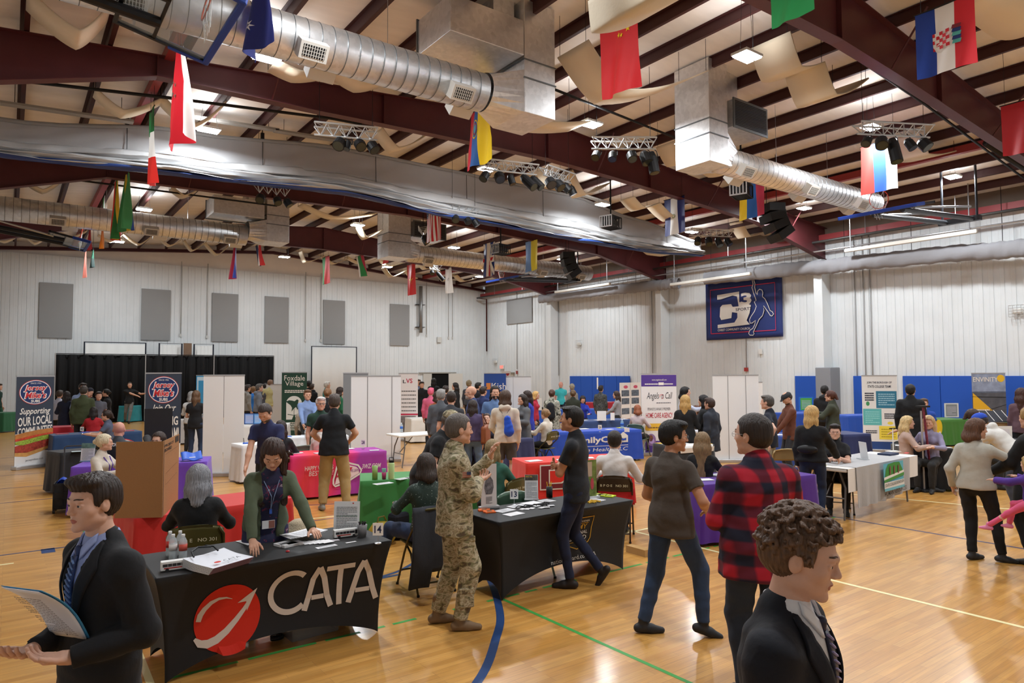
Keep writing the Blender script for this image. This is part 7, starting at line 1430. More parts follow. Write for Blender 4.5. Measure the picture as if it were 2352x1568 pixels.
 if st != 'bald':
  K = Field(max(hv, .0033 if st == 'curly' else .0042))
  if st in ('short', 'buzz', 'curly', 'fade'):
   t_ = {'short': .013, 'buzz': .006, 'curly': .015, 'fade': .009}[st] * big; K.ell(HP(0, -.014, .034), ((.077 + t_) * hs, (.095 + t_) * hs, (.085 + t_) * hs), .01, Hm).ell(HP(0, -.04, -.01), ((.070 + t_ * .6) * hs, (.068 + t_ * .7) * hs, .066 * hs), .02, Hm)
   if st == 'short': K.ell(HP(.02, .045, .098), (.062 * hs, .052 * hs, .026 * hs * big), .02, Hm).ell(HP(-.02, .035, .095), (.06 * hs, .05 * hs, .026 * hs * big), .02, Hm)
   if st == 'curly':
    for i in range(230):
     a = rd.uniform(0, 6.28); el_ = rd.uniform(-.35, 1.5); c = HP(.085 * math.cos(el_) * math.cos(a) * 1.04, -.014 + .108 * math.cos(el_) * math.sin(a), .040 + .098 * math.sin(el_))
     if (Hm.T @ (c - Hc))[1] > .05 * hs and (Hm.T @ (c - Hc))[2] < .075 * hs: continue
     t0 = rd.uniform(0, 6.28); ax1 = nrm(np.cross(c - Hc, V3(rd.random() - .5, rd.random() - .5, rd.random()))); ax2 = nrm(np.cross(c - Hc, ax1)); pr_ = None; rr = rd.uniform(.010, .019)
     for q in range(5): p_ = c + (ax1 * math.cos(t0 + q * 1.1) + ax2 * math.sin(t0 + q * 1.1)) * rr + nrm(c - Hc) * (.004 * q - .003); (K.cone(pr_, p_, .0060, .0048, .006) if pr_ is not None else None); pr_ = p_
   zf = {'short': .060, 'curly': .062, 'buzz': .068, 'fade': .064}[st]; K.subb(HP(0, .135, zf - .16), (.12 * hs, .093 * hs, .16 * hs), .02 * hs, .012, Hm); K.subb(HP(0, .065, -.112), (.12 * hs, .070 * hs, .10 * hs), .01, .008, Hm); K.subb(HP(0, 0, -.152), (.14 * hs, .14 * hs, .08 * hs), .01, .008, Hm)
   for g in (-1, 1): K.sube(HP(g * .088, -.004, -.012), (.022 * hs, .024 * hs, .030 * hs), .006, Hm)
  elif st in ('cap', 'flatcap'):
   K.ell(HP(0, -.012, .046), (.088 * hs, .106 * hs, (.084 if st == 'cap' else .066) * hs), .01, Hm).cut(HP(0, 0, .032), -Hm[:, 2])
   K.cone(HP(-.04, .09, .036), HP(.04, .09, .036), .012, .012, .01).cone(HP(-.03, .125, .028), HP(.03, .125, .028), .011, .011, .03)
  else:
   L_ = {'long': .36, 'bob': .12, 'mid': .22, 'pony': .06, 'bun': .05, 'vlong': .5}[st] * s; t_ = .014 * big
   K.ell(HP(0, -.014, .034), ((.078 + t_) * hs, (.096 + t_) * hs, (.086 + t_) * hs), .01, Hm)
   if st in ('pony', 'bun'):
    K.ell(HP(0, -.04, -.005), (.074 * hs, .066 * hs, .06 * hs), .02, Hm)
    if st == 'bun': K.ell(HP(0, -.115, .02), (.04 * hs, .04 * hs, .038 * hs), .01, Hm)
    else:
     b_ = HP(0, -.115, .03); K.cone(b_, b_ - Hm[:, 1] * .03 - V3(0, 0, .12 * s), .026, .03, .02).cone(b_ - Hm[:, 1] * .03 - V3(0, 0, .12 * s), b_ - Hm[:, 1] * .03 - V3(0, 0, .24 * s), .03, .014, .02)
   else:
    dn = V3(0, 0, -1.0)
    for g in (-1, 1):
     q0 = HP(g * .055, -.02, .03); q1 = HP(g * .068, -.035, -.09); q2 = q1 + dn * max(L_ - .12 * s, .01) + V3(*(Mc[:, 0] * g * .02)) - fy * .0
     K.cone(q0, q1, .036 * big, .036 * big, .02).cone(q1, q2, .036 * big, .026 * big, .03)
    q0 = HP(0, -.06, .0); q1 = HP(0, -.085, -.10); q2 = q1 + dn * max(L_ - .12 * s, .01) - fy * .03; K.cone(q0, q1, .07, .062 * big, .03).cone(q1, q2, .06 * big, .045 * big, .04)
   zf = .070; K.subb(HP(0, .133, zf - .17), (.062 * hs, .088 * hs, .17 * hs), .025 * hs, .012, Hm); K.subb(HP(0, .17, zf - .2), (.13 * hs, .095 * hs, .19 * hs), .02 * hs, .01, Hm)
   if st in ('pony', 'bun'): K.subb(HP(0, .06, -.12), (.12 * hs, .078 * hs, .11 * hs), .01, .008, Hm); K.subb(HP(0, 0, -.16), (.09 * hs, .2 * hs, .09 * hs), .01, .008, Hm)
  am = {'curly': .0016, 'buzz': .0008, 'fade': .001, 'cap': 0, 'flatcap': 0, 'short': .0022}.get(st, .0045)
  mesh_obj('cap' if st in ('cap', 'flatcap') else 'hair', K.mesh(), hairm(hc) if st not in ('cap', 'flatcap') else cloth(hc), root, strands(am, 1, rd.uniform(0, 5)) if am else None)
  if len(hair) > 3:                      # hair showing below a cap or round a bald crown
   K = Field(max(hv, .0045)); K.ell(HP(0, -.02, .01), (.083 * hs, .095 * hs, .075 * hs), .01, Hm).cut(HP(0, 0, .035 if st in ('cap', 'flatcap') else .05), Hm[:, 2]); K.subb(HP(0, .10, -.05), (.12 * hs, .10 * hs, .15 * hs), .01, .01, Hm); K.subb(HP(0, 0, -.15), (.14 * hs, .14 * hs, .09 * hs), .01, .008, Hm); mesh_obj('hair', K.mesh(), hairm(hair[3]), root)
 if beard:
  K = Field(max(hv, .0045)); K.ell(HP(0, .036, -.074), (.057 * hs, .056 * hs, .048 * hs), .01, Hm).ell(HP(0, .012, -.055), (.070 * hs, .05 * hs, .035 * hs), .02, Hm); K.subb(HP(0, .1, .03), (.1 * hs, .12 * hs, .082 * hs), .01, .01, Hm); K.sube(HP(0, .098, -.063), (.020 * hs, .02 * hs, .008 * hs), .004, Hm); K.sube(HP(0, .0, -.02), (.075 * hs, .04 * hs, .06 * hs), .01, Hm); mesh_obj('beard', K.mesh(), hairm(beard), root)
 if glasses and hv < .014:
  g_ = MB()
  for g in (-1, 1):
   g_.tube([HP(g * .031 + .019 * math.cos(a), .098, .003 + .015 * math.sin(a)) for a in np.linspace(0, 2 * math.pi, 13)], .0013 if dist < 7 else .003, 5, False).tube([HP(g * .05, .097, .006), HP(g * .074, .06, .008), HP(g * .080, -.005, .008)], .0015 if dist < 7 else .003, 5)
  g_.tube([HP(-.012, .099, .006), HP(.012, .099, .006)], .0015 if dist < 7 else .003, 5); g_.build('glasses', mat(glasses, .3, .4), root)
 # ---- clothes
 ty, tc_ = top[0], top[1]; e = {'tshirt': .012, 'polo': .010, 'long': .012, 'hoodie': .022, 'blazer': .017, 'suit': .020, 'cardigan': .013, 'shirt': .014, 'coat': .032, 'uniform': .024}[ty] * (1 if sit or dist > 8 else 1)
 T = Field(bvx * .9); lo_ = e * 1.0
 def torso(T, e, hem):
  T.ell(P + u * .02 * s, ((.152 * bk + e) * s, (.108 * bk + e) * s + belly * .3, .13 * s), .05).ell(P + u * .17 * s + fy * belly * .5, ((.134 * bk + e) * s, (.100 * bk + e + belly * .4) * s, .15 * s), .06, Mc).ell(C, ((.150 * ab + e) * s, (.110 * ab + e) * s, .17 * s), .05, Mc).cone(Sh[1] - u * .015, Sh[-1] - u * .015, .048 * s * ab + e * .7, .048 * s * ab + e * .7, .05).cone(N_ - u * .045 * s, Sh[1] * .75 + N_ * .25 - u * .02 * s, .044 * s * ab + e * .7, .038 * s + e * .7, .04).cone(N_ - u * .045 * s, Sh[-1] * .75 + N_ * .25 - u * .02 * s, .044 * s * ab + e * .7, .038 * s + e * .7, .04)
  T.cone(N_ - u * .08 * s, N_ - u * (.022 if ty in ('tshirt', 'suit', 'blazer', 'cardigan') else .005) * s, .09 * s * ab + e * .6, .060 * s * ab + e * .6, .03)
  if fem:
   for g in (-1, 1): T.ell(C + Mc @ S(g * .065, .085, .0), ((.062 * ab + e) * s, (.052 * ab + e) * s, .064 * s), .035, Mc)
  if hem is not None:
   if not sit: T.cone(P + u * .05 * s, V3(P[0], P[1], hem + .03), .104 * s * bk + e, .114 * s * bk + e * 1.3, .04, flat=(V3(1, 0, 0), 1.45)); T.cut((0, 0, hem), (0, 0, -1))
   else: T.cut(P - V3(0, 0, .06), (0, .0, -1))
 hem = hemz if hemz is not None else {'tshirt': .80, 'polo': .82, 'long': .84, 'hoodie': .84, 'blazer': .80, 'suit': .74, 'cardigan': .70, 'shirt': .80, 'coat': .62, 'uniform': .76}[ty] * s
 full = ty not in ('tshirt', 'polo')
 slen = .62 if ty in ('tshirt', 'polo') else 1.0
 if top[-1] == 'sleeveless': full = False; slen = .1
 def sleeves(T, e, full, rr=1.0):
  for g in (1, -1):
   a, el_, w_ = arm[g]; r = s * ab * (.9 if fem else 1)
   if full: T.cone(a, el_, .048 * r + e * .8, .042 * r + e * .8, .04).cone(el_, w_, .043 * r + e * .9, .028 * s + e * .8, .02, cap=.99)
   else: T.cone(a, a + (el_ - a) * slen * 1.25, .048 * r + e * .8, .049 * r + e * 1.2, .04, cap=.8)
 jt = ty in ('suit', 'blazer', 'cardigan', 'coat') and top[-1] != 'closed'
 if jt or jacket:                                    # shirt under an open jacket
  inner = top[2] if len(top) > 2 else '#d8d8dc'; U = Field(bvx * .8); torso(U, .008, (P[2] - .09 * s) if not sit else 0)
  U.cone(N_ - u * .03 * s, N_ + u * .026 * s, .070 * s * ab, .057 * s * ab, .01, cap=.9)
  uv_ = U.mesh(); ob = mesh_obj('shirt', uv_, cloth(inner), root, wrinkle(.002))
 torso(T, e, hem)
 if arms: sleeves(T, e, full)
 if ty in ('polo', 'shirt', 'uniform', 'suit', 'blazer', 'coat'): T.cone(N_ - u * .045 * s, N_ + u * (.012 if ty != 'suit' else 0.0) * s, .084 * s * ab, .068 * s * ab, .012, cap=.9)
 if ty == 'hoodie': T.ell(N_ - fy * .08 * s - u * .02 * s, (.11 * s, .06 * s, .065 * s), .03).cone(N_ - u * .05 * s, N_ + u * .02 * s, .10 * s, .075 * s, .03, cap=.9)
 if jt:
  zb = {'suit': .16, 'blazer': .20, 'cardigan': -.3, 'coat': -.2}[ty] * s; w0 = {'suit': .075, 'blazer': .07, 'cardigan': .085, 'coat': .06}[ty] * s; b0 = {'suit': .0, 'blazer': .0, 'cardigan': .05, 'coat': .02}[ty] * s
  pz = P + u * zb; up = u; tp = N_
  ln = np.linalg.norm(tp - pz); nx = nrm(Mc @ V3(ln, 0, -(w0 - b0))); nx2 = nrm(Mc @ V3(-ln, 0, -(w0 - b0)))
  T.wedge([(pz + Mc @ V3(b0, 0, 0), nx), (pz + Mc @ V3(-b0, 0, 0), nx2), (C + fy * .02 * s, -fy)])
 tv = T.mesh(); wr = .0042
 tobj = mesh_obj({'tshirt': 't_shirt', 'polo': 'polo_shirt', 'long': 'sweater', 'hoodie': 'hoodie', 'blazer': 'blazer', 'suit': 'suit_jacket', 'cardigan': 'cardigan', 'shirt': 'shirt', 'coat': 'coat', 'uniform': 'uniform_jacket'}[ty], tv, cloth(tc_), root, wrinkle(wr, 1, rd.uniform(0, 6)))
 if legs:
  by, bc = bottom; B_ = Field(bvx); B_.ell(P + V3(0, 0, -.01 * s), ((.142 * bk + .004) * s, (.104 * bk + .004) * s, .12 * s), .04)
  if not sit: B_.cut((0, 0, P[2] + .09 * s), (0, 0, 1))
  for g in (1, -1):
   hp, k, an, ft = leg[g]; w_ = {'pants': 1.0, 'wide': 1.2, 'slim': .85, 'shorts': 1.15, 'skirt': 1.1}[by]; r0 = (.082 * ab + .012) * s
   if by == 'skirt' and g == 1: mk = (k + leg[-1][1]) / 2; B_.cone((hp + leg[-1][0]) / 2 - V3(0, 0, .02), mk + (hp - k) * .1, .115 * s, .13 * s, .03, flat=(V3(1, 0, 0), 1.3), cap=.95)
   if by in ('shorts', 'skirt'): B_.cone(hp, k, r0, .080 * s * w_, .03, cap=.86 if by == 'shorts' else .95)
   else: B_.cone(hp, k, r0, (.054 * ab + .014) * s * w_, .03).cone(k, an, (.054 * ab + .014) * s * w_, .050 * s * w_, .02, cap=.97)
  mesh_obj({'shorts': 'shorts', 'skirt': 'skirt'}.get(by, 'trousers'), B_.mesh(), cloth(bc), root, wrinkle(.005, .9, rd.uniform(0, 6)))
  for g in (1, -1):
   hp, k, an, ft = leg[g]; fo = (fr if g > 0 else fl); yw = R(fo[3]) if fo is not None and len(fo) > 3 else -g * R(-8); tp = R(fo[4]) if fo is not None and len(fo) > 4 else 0
   f2 = V3(math.sin(yw) * math.cos(tp), math.cos(yw) * math.cos(tp), math.sin(tp)); up2 = nrm(np.cross(nrm(np.cross(f2, V3(0, 0, 1))), f2)); S_ = Field(max(.0075, min(bvx * .7, .018))); b0 = an - up2 * .045 * s
   S_.cone(b0 - f2 * .045 * s, b0 + f2 * .06 * s - up2 * .005, .036 * s, .038 * s, .02).cone(b0 + f2 * .06 * s - up2 * .006, b0 + f2 * .150 * s - up2 * .018 * s, .038 * s, .026 * s, .02).cone(an + up2 * (.03 if shoes != 'boots' else .12) * s, an - up2 * .03 * s, .040 * s, .040 * s, .02); S_.cut(an - up2 * .083 * s, -up2)
   mesh_obj('shoe' if shoes != 'boots' else 'boot', S_.mesh(), mat({'boots': '#7a6248'}.get(shoes, shoes), .6), root)
 info = dict(P=P, C=C, N=N_, Hc=Hc, Hm=Hm, hs=hs, s=s, arm=arm, leg=leg, top=tobj, tv=tv, Mc=Mc, root=root, HP=HP, u=u, fy=fy, inner=(uv_ if (jt or jacket) else None))
 if extra: extra(info)
 return info
def bvh_of(vf): return BVHTree.FromPolygons([Vector(p) for p in vf[0]], [tuple(int(i) for i in q) for q in vf[1]])
def suit_details(tie='#22325e', stripe=None, coat='#14151a', buttons=None):
 def f(I):
  bv = bvh_of(I['tv']); ui = bvh_of(I['inner']); s = I['s']; N_, P = I['N'], I['P']; rt_ = I['root']; mt = mat(tie, .45, bump=.2, bscale=60)
  zt = N_[2] - .035 * s; zb = P[2] + .17 * s
  # tie with knot
  Z = np.linspace(zt - .03 * s, zb, 14); o = strip_on(ui, [(-.018 * s - .014 * s * i / 13, z) for i, z in enumerate(Z)], [(.018 * s + .014 * s * i / 13, z) for i, z in enumerate(Z)], mt, rt_, 'tie', .008)
  K = Field(.004); h = ui.ray_cast(Vector((0, .6, float(zt - .02))), Vector((0, -1, 0))); y = h[0].y if h[0] else .08; K.cone((0, y + .003, zt - .004), (0, y + .003, zt - .032 * s), .017 * s, .012 * s, .01); mesh_obj('tie_knot', K.mesh(), mt, rt_)
  if stripe:
   ms = mat(stripe, .45)
   for i in range(11):
    z = zt - .045 * s - i * .022 * s
    if z < zb + .01: break
    w_ = .016 * s + .014 * s * i / 13; strip_on(ui, [(-w_, z - .010), (-w_, z - .015)], [(w_, z + .012), (w_, z + .007)], ms, rt_, 'tie_stripe', .0125, nu=4)
  # shirt collar points and lapels
  wc = cloth(buttons or '#dcdde2')
  for g in (-1, 1): strip_on(ui, dens([(g * .050 * s, N_[2] + .020 * s), (g * .012 * s, N_[2] - .035 * s)], 6), dens([(g * .058 * s, N_[2] - .012 * s), (g * .034 * s, N_[2] - .075 * s)], 6), wc, rt_, 'collar', .010)
  mc = cloth(coat)
  for g in (-1, 1):
   zc = N_[2]
   Lp = dens([(g * .060 * s, zc - .005 * s), (g * .078 * s, zc - .07 * s), (g * .055 * s, zc - .18 * s), (g * .012 * s, zb - .01)], 7); Rp = dens([(g * .085 * s, zc - .015 * s), (g * .135 * s, zc - .10 * s), (g * .098 * s, zc - .20 * s), (g * .014 * s, zb - .012)], 7)
   strip_on(bv, Lp, Rp, mc, rt_, 'lapel', .008, nu=5)
 return f
# ------------------------------------------------------------------ who is where: pixel of the head top on the photograph, real height
DD = {768: 10.8, 453: 19, 153: 20, 136: 21, 189: 20, 192: 18, 208: 20, 226: 20, 247: 22, 1160: 12.4, 1086: 14, 1012: 14, 1036: 13, 1136: 14.5, 1203: 15, 1214: 16, 1316: 20, 1619: 14, 1633: 13.5, 1767: 12, 1812: 13.5, 1893: 17, 1911: 15, 2090: 14.5, 2344: 14, 566: 24, 593: 23, 450: 17, 439: 18.5, 709: 26, 749: 26, 706: 18, 752: 17, 748: 12.9, 779: 20, 961: 29, 968: 27, 996: 29, 1048: 24, 1023: 20, 2122: 17, 1288: 28, 1379: 24, 1314: 25, 1418: 22, 1570: 16, 1602: 16, 582: 25, 620: 27, 609: 27, 552: 26, 1076: 27, 1096: 24, 1108: 19, 1004: 17, 989: 20, 715: 26}
def who(px, py, A, label, h=None, ht=None, **k):
 fem = k.get('fem', False); h = h or (1.63 if fem else 1.76)
 if ht is None:
  ln = R(k.get('lean', 0)); ht = (k.get('seat', .46) + .10 + .81 * h / 1.75 if k.get('sit') else h) - (1 - math.cos(ln)) * .75 * h / 1.75
 if px in DD:
  q = dep(px, py, DD[px]); k['seat'] = max(.3, q[2] - .10 - .81 * h / 1.75) if k.get('sit') else .46; ht = q[2]; h = h if k.get('sit') else ht
 p = at(px, py, ht)[:2]; lim = 1; q = min(24.7 / max(p[0], 1e-3), (35.0 if px < 640 else 36.7) / max(p[1], 1e-3), 1.0) * (lim if lim < 1 else 1)
 if q < 1:
  z = EYE + (ht - EYE) * q; h = h * z / ht if not k.get('sit') else h; p = p * q
 b = math.degrees(math.atan2(p[0], p[1])); dx = k.pop('dx', 0); dy = k.pop('dy', 0)
 return person(label, (p[0] + dx, p[1] + dy), b + A, h, **k)
BK = '#17171a'
def chair_at(I_root, back=.0, label='', d=0.12, dr=0, **k):
 o = I_root['root']; rz = o.rotation_euler.z + R(dr); f = Vector((-math.sin(rz), math.cos(rz), 0)); c = Vector(o.location) + f * (.06 - back); return folding_chair((c.x, c.y), rz, label, **k)
desk = dict(hr=(.15, .36, .80), hl=(-.15, .38, .80)); front = dict(hr=(.14, .28, 1.05), hl=(-.12, .30, 1.08))
# ---- nearest
def papers(I):
 a = I['arm'][-1][2]; c = Vector((-.02, .19, float(a[2]) + .13)); x_, z_ = Vector((.9, .25, 0)).normalized(), Vector((-.05, .62, .78)).normalized(); rt_ = I['root'].matrix_basis
 o = empty('paper_folder', I['root'].location, I['root'].rotation_euler.z, 'printed sheets on a blue folder held by the man in the dark suit at left', 'paper folder')
 for e, cc, nm, wx in ((.006, '#dfe3ee', 'printed_sheet', .095), (0, '#3f8fc0', 'blue_folder', .105)):
  n_ = x_.cross(z_) * e; MB().grid(lambda u, v: c + x_ * ((u - .5) * 2 * wx) + z_ * ((v - .35) * .30) - n_ + x_.cross(z_) * (.03 * math.sin(v * 3)), 8, 8).build(nm, mat(cc, .6), o, smooth=True, solid=.002)
 P = Panel(c - x_ * .10 - z_ * .10, x_, z_, .18, .29, o, .010); P.n = -np.cross(P.u, P.v); P.lines(.12, .9, .08, .9, 20, mat('#6d7078', .7), 1, fill=.35)
def suit1(I):
 suit_details('#26355f', '#5c78a8', '#14151a', '#8f9cc8')(I)
 w_, e = I['arm'][-1][2], I['arm'][-1][1]; d = nrm(w_ - e)
 for i in range(3): c = w_ - d * (.05 + .028 * i) + V3(-.03, -.016, -.022); MB().lathe([(.0075, 0), (.0075, .004), (0, .005)], n=12, c=(0, 0, 0)).build('sleeve_button', mat('#b8935a', .3, .5), I['root']).location = [float(q) for q in c]
who(240, 1072, -116, 'man in a black suit with a blue tie holding papers, nearest at left', ht=1.735, h=1.74, headk=.91, bulk=1.06, top=('suit', '#121317', '#8f9cc8'), bottom=('pants', '#14151a'), hair=('short', '#2a1e18'), head=(-8, -3, 0), hr=(.06, .22, 1.04), hl=(-.12, .17, 1.03), hand_r=((-.4, .9, .1), (0, 0, 1), .6), hand_l=((.4, .85, .15), (0, .1, 1), .6), pr=(.5, -1, -.3), pl=(-.5, -1, -.2), extra=lambda I: (suit1(I), papers(I)), skin='p', shoes='#111')
def suit2(I): suit_details('#23253c', '#8a86b4', '#11141f', '#dcdde2')(I)
who(1800, 1150, 104, 'man in a navy suit with curly brown hair looking down, nearest at right', ht=1.735, h=1.725, bulk=1.18, top=('suit', '#10131d', '#dcdde2'), bottom=('pants', '#10131d'), hair=('curly', '#5c4535', .9), head=(-8, -13, 0), extra=suit2, skin='p', shoes='#111', headk=.98)
# ---- middle distance, standing
def army(I):
 rt_ = I['root']; bv = bvh_of(I['tv']); s = I['s']
 for g in (1,):
  c = I['arm'][g][0] * .62 + I['arm'][g][1] * .38; n_ = V3(1, .05, .1); h = bv.ray_cast(Vector(c + n_ * .3), Vector(-nrm(n_)))
  if h[0] is not None:
   o = np.array(h[0]) + nrm(n_) * .006; P = Panel(o - V3(0, .035, .022), (0, 1, 0), (0, 0, 1), .07, .045, rt_, .004); P.rect(0, 0, 1, 1, mat('#b9ad94', .8), 1, 'flag_patch')
   for k in range(4): P.rect(0, k * .28, 1, k * .28 + .12, mat('#a04038', .8), 2, 'patch_stripe')
   P.rect(.5, .45, 1, 1, mat('#343c58', .8), 3, 'patch_canton'); MB().box(o + V3(-.004, .0, -.10), (.02, .10, .11)).build('sleeve_pocket', cloth('camo'), rt_, bevel=.006)
 for g, z, w_ in ((1, .60, .14), (1, .36, .12)):
  hp, k, an, ft = I['leg'][g]; c = (hp * .45 + k * .55) if z > .5 else (k * .45 + an * .55); MB().box(c + V3(.068 if z > .5 else .060, 0, 0), (.03, w_, .15)).box(c + V3(.078 if z > .5 else .068, 0, .06), (.02, w_ + .01, .05)).build('cargo_pocket', cloth('camo'), rt_, bevel=.01)
who(1043, 945, 78, 'soldier in camouflage uniform gesturing with a raised hand beside the second stretch table', h=1.80, top=('uniform', 'camo'), bottom=('wide', 'camo'), hair=('fade', '#5a534e'), shoes='boots', head=(-3, -3, 0), hr=(-.03, .22, 1.20), pr=(.9, -.2, -.7), hl=(-.16, .36, 1.38), pl=(-.4, .2, -1), hand_l=((.05, .25, 1), (.3, 1, 0), .7), hand_r=((-.7, .6, .2), (0, 0, 1), .9), extra=army, bulk=1.08, fr=(.10, .03, 0, 8), fl=(-.13, -.12, 0, 0), skin='l')
who(1322, 928, -80, 'man in a dark polo shirt with arms crossed and legs crossed, facing left', h=1.81, top=('polo', '#1b1d22'), bottom=('slim', '#18203a'), hair=('short', '#17120f', .6), skin='t', beard=None, shoes='#231c1a', hr=(-.10, .20, 1.20), hl=(.10, .19, 1.18), pr=(.8, .1, -.7), pl=(-.8, .1, -.7), hand_r=((-1, .1, .15), (0, -1, .1), .5), hand_l=((1, .2, .15), (0, -1, 0), .55), fr=(.10, -.22, .07, 10, -55), fl=(-.07, .06, 0, -5), twist=4, head=(0, 3, 0), kneew=.0)
who(1537, 962, 38, 'man in a brown tee and jeans walking, seen from behind', h=1.74, top=('tshirt', '#473f38'), bottom=('pants', '#2a3c58'), hair=('short', '#120f0e', 1.2), glasses='#8d8f94', skin='t', head=(38, -4, 0), hr=(.22, .20, 1.00), pr=(.8, -.7, -.4), hl=(-.20, .25, .98), bulk=1.15, belly=.02, fr=(.20, .14, .02, 45, -15), fl=(-.17, -.16, 0, 40), shoes='#26272a', hemz=.80)
who(1739, 946, -18, 'large man in a red and navy plaid shirt and glasses, seen from behind', h=1.86, top=('shirt', 'plaid'), bottom=('pants', '#222c3c'), hair=('fade', '#2a211d'), glasses='#9a9ca0', skin='p', head=(-42, 0, 0), bulk=1.42, hr=(.16, .28, 1.10), hl=(-.20, .28, 1.12), pr=(.5, -.5, -1), pl=(-.5, -.5, -1), hemz=.80, headk=1.04)
def lady(I):
 rt_ = I['root']; bv = bvh_of(I['inner']); s = I['s']; C = I['C']
 def pt(x, z, o=.012): h = bv.ray_cast(Vector((x, .9, z)), Vector((0, -1, 0))); return Vector((x, (h[0].y if h[0] is not None else .1) + o, z))
 MB().tube([pt(-.05, C[2] + .08), pt(-.01, C[2] - .05), pt(.0, C[2] - .16)], .003, 5).tube([pt(.07, C[2] + .08), pt(.01, C[2] - .05), pt(.0, C[2] - .16)], .003, 5).build('lanyard', mat('#8aa0c8', .4), rt_)
 MB().box(pt(0, C[2] - .18, .016), (.02, .008, .04)).build('blue_key', mat('#2f5fc0', .4), rt_); b = MB().box(pt(.01, C[2] - .29, .02), (.10, .004, .065)).build('id_badge', mat('#d4d6da', .5), rt_); q = pt(.01, C[2] - .29, .0235); MB().box(q + Vector((-.025, 0, 0)), (.045, .002, .058)).build('badge_photo', mat('#8a5a50', .6), b)
who(612, 998, 168, 'woman with long brown hair in a green cardigan leaning over the logo table', h=1.68, fem=True, lean=24, top=('cardigan', '#4d5743', 'floral'), bottom=('skirt', 'floral'), hair=('vlong', '#35221b', 1.0), head=(16, -42, 0), hr=(.20, .50, .86), hl=(-.26, .56, .85), pr=(1, -.3, .2), pl=(-1, -.3, .2), hand_r=((0, .8, -.5), (0, -.5, -.8), .5), hand_l=((-.1, .9, -.1), (0, 0, -1), .4), extra=lady, skin='l', bulk=1.06)
I = who(456, 1066, 4, 'long grey-haired woman in black seated at the red table, back to us', fem=True, h=1.66, sit=True, top=('long', '#101113'), bottom=('pants', '#30415e'), hair=('mid', '#8b8c92', 1.25), bulk=1.25, **desk)
chair_at(I, .0, 'olive folding chair with stencilled letters under the grey-haired woman', col='#57532c')
who(768, 901, 4, 'man in a black polo and khaki trousers at the pink table, back to us', h=1.80, top=('polo', '#16191e'), bottom=('wide', '#a3885a'), hair=('short', '#4a403a', .5), bulk=1.26, hr=(.22, .30, 1.04), hl=(-.22, .30, 1.04), pr=(1, -.5, -.3), pl=(-1, -.5, -.3), fr=(.20, 0, 0, 25), fl=(-.17, 0, 0, -20), shoes='#8a857c', hemz=.86)
I = who(981, 1040, -22, 'woman in a dark green speckled sweater seated at the green table', fem=True, h=1.66, sit=True, top=('long', 'speckle'), bottom=('pants', '#2a3a58'), hair=('bob', '#3e342f', 1.15), bulk=1.15, hr=(.1, .34, .80), hl=(-.2, .36, .78), fl=(-.42, .34, .10, -30))
ch = chair_at(I, .05, 'folding chair draped with a charcoal jacket beside the soldier', print_=False); MB().grid(lambda u, v: ((u - .5) * (.50 + .10 * v), -.27 - .05 * math.sin(v * 3) - .012 * math.sin(u * 14 + v * 2), .85 - .62 * v - (.14 * v if u < .35 else 0)), 26, 14).build('draped_jacket', cloth('#2e3138'), ch, smooth=True, solid=.02)
I = who(1130, 1008, 12, 'woman in a teal green sweater seated behind the soldier, back to us', fem=True, h=1.64, sit=True, top=('long', '#2d5c4e'), bottom=('pants', '#333'), hair=('mid', '#8a7552', 1.0), bulk=1.2, **desk)
p = at(1165, 1103, .81); folding_chair(p[:2] + np.array([.05, .2]), R(20), 'olive stencilled folding chair behind the number 13 card', col='#4f4c28', backc='#55512c'); p = at(1095, 1115, .81); folding_chair(p[:2] + np.array([-.15, .35]), R(25), 'olive folding chair half hidden behind the soldier drawing banner', col='#4f4c28', print_=False); p = at(1222, 1146, .81); folding_chair(p[:2] + np.array([.0, .12]), R(170), 'dark green folding chair behind the guard sign', col='#35503f', frame='#8b9a90', print_=False)
I = who(1411, 988, 3, 'man in a white sweater with red below, seated at the red table, back to us', h=1.78, sit=True, top=('long', '#d3cecb'), bottom=('pants', '#1d1f28'), hair=('fade', '#241c18'), bulk=1.12, hr=(.2, .34, .80), hl=(-.2, .34, .80), skin='p')
ch = chair_at(I, .0, 'brown folding chair under the man in the white sweater', col='#3c3024', frame='#3c3024'); MB().grid(lambda u, v: ((u - .5) * .50, -.13 + .02 * math.sin(u * 9) - .05 * (1 - (2 * u - 1) ** 2), .46 + .20 * v), 14, 5).build('red_jacket', cloth('#b51f26'), ch, smooth=True, solid=.05)
who(2236, 958, 12, 'woman in a pale blazer and black trousers reaching right, seen from behind', fem=True, h=1.60, top=('blazer', '#aeaca2', 'closed'), bottom=('pants', '#101013'), hair=('bob', '#5c4030', 1.05), head=(58, -4, 0), hr=(.50, .30, 1.02), pr=(.2, -.6, -1), hl=(-.24, .05, .80), fr=(.20, .10, 0, 70), fl=(-.06, 0, 0, 30), shoes='#2a2a2c', hemz=.80, bulk=1.1)
who(2374, 935, -58, 'person in a black coat carrying a child at the right edge', h=1.74, ht=1.72, top=('coat', '#0f1012', 'closed'), bottom=('pants', '#101114'), hair=('pony', '#9a7a4c'), fem=True, bulk=1.35, hr=(.2, .34, 1.05), hl=(-.16, .36, .98))
who(2366, 990, -60, 'small child in a purple hoodie and pink leggings held by the person in black', h=.98, ht=1.50, fem=True, top=('hoodie', '#4c2f88'), bottom=('slim', '#d0557a'), hair=('bob', '#a98a55'), shoes='#d07aa0', zoff=.56, sit=True, seat=.12, hr=(.12, .22, .44), hl=(-.2, .25, .42), fr=(.1, .30, -.12), fl=(-.14, .38, -.14), headk=1.25, skin='p')
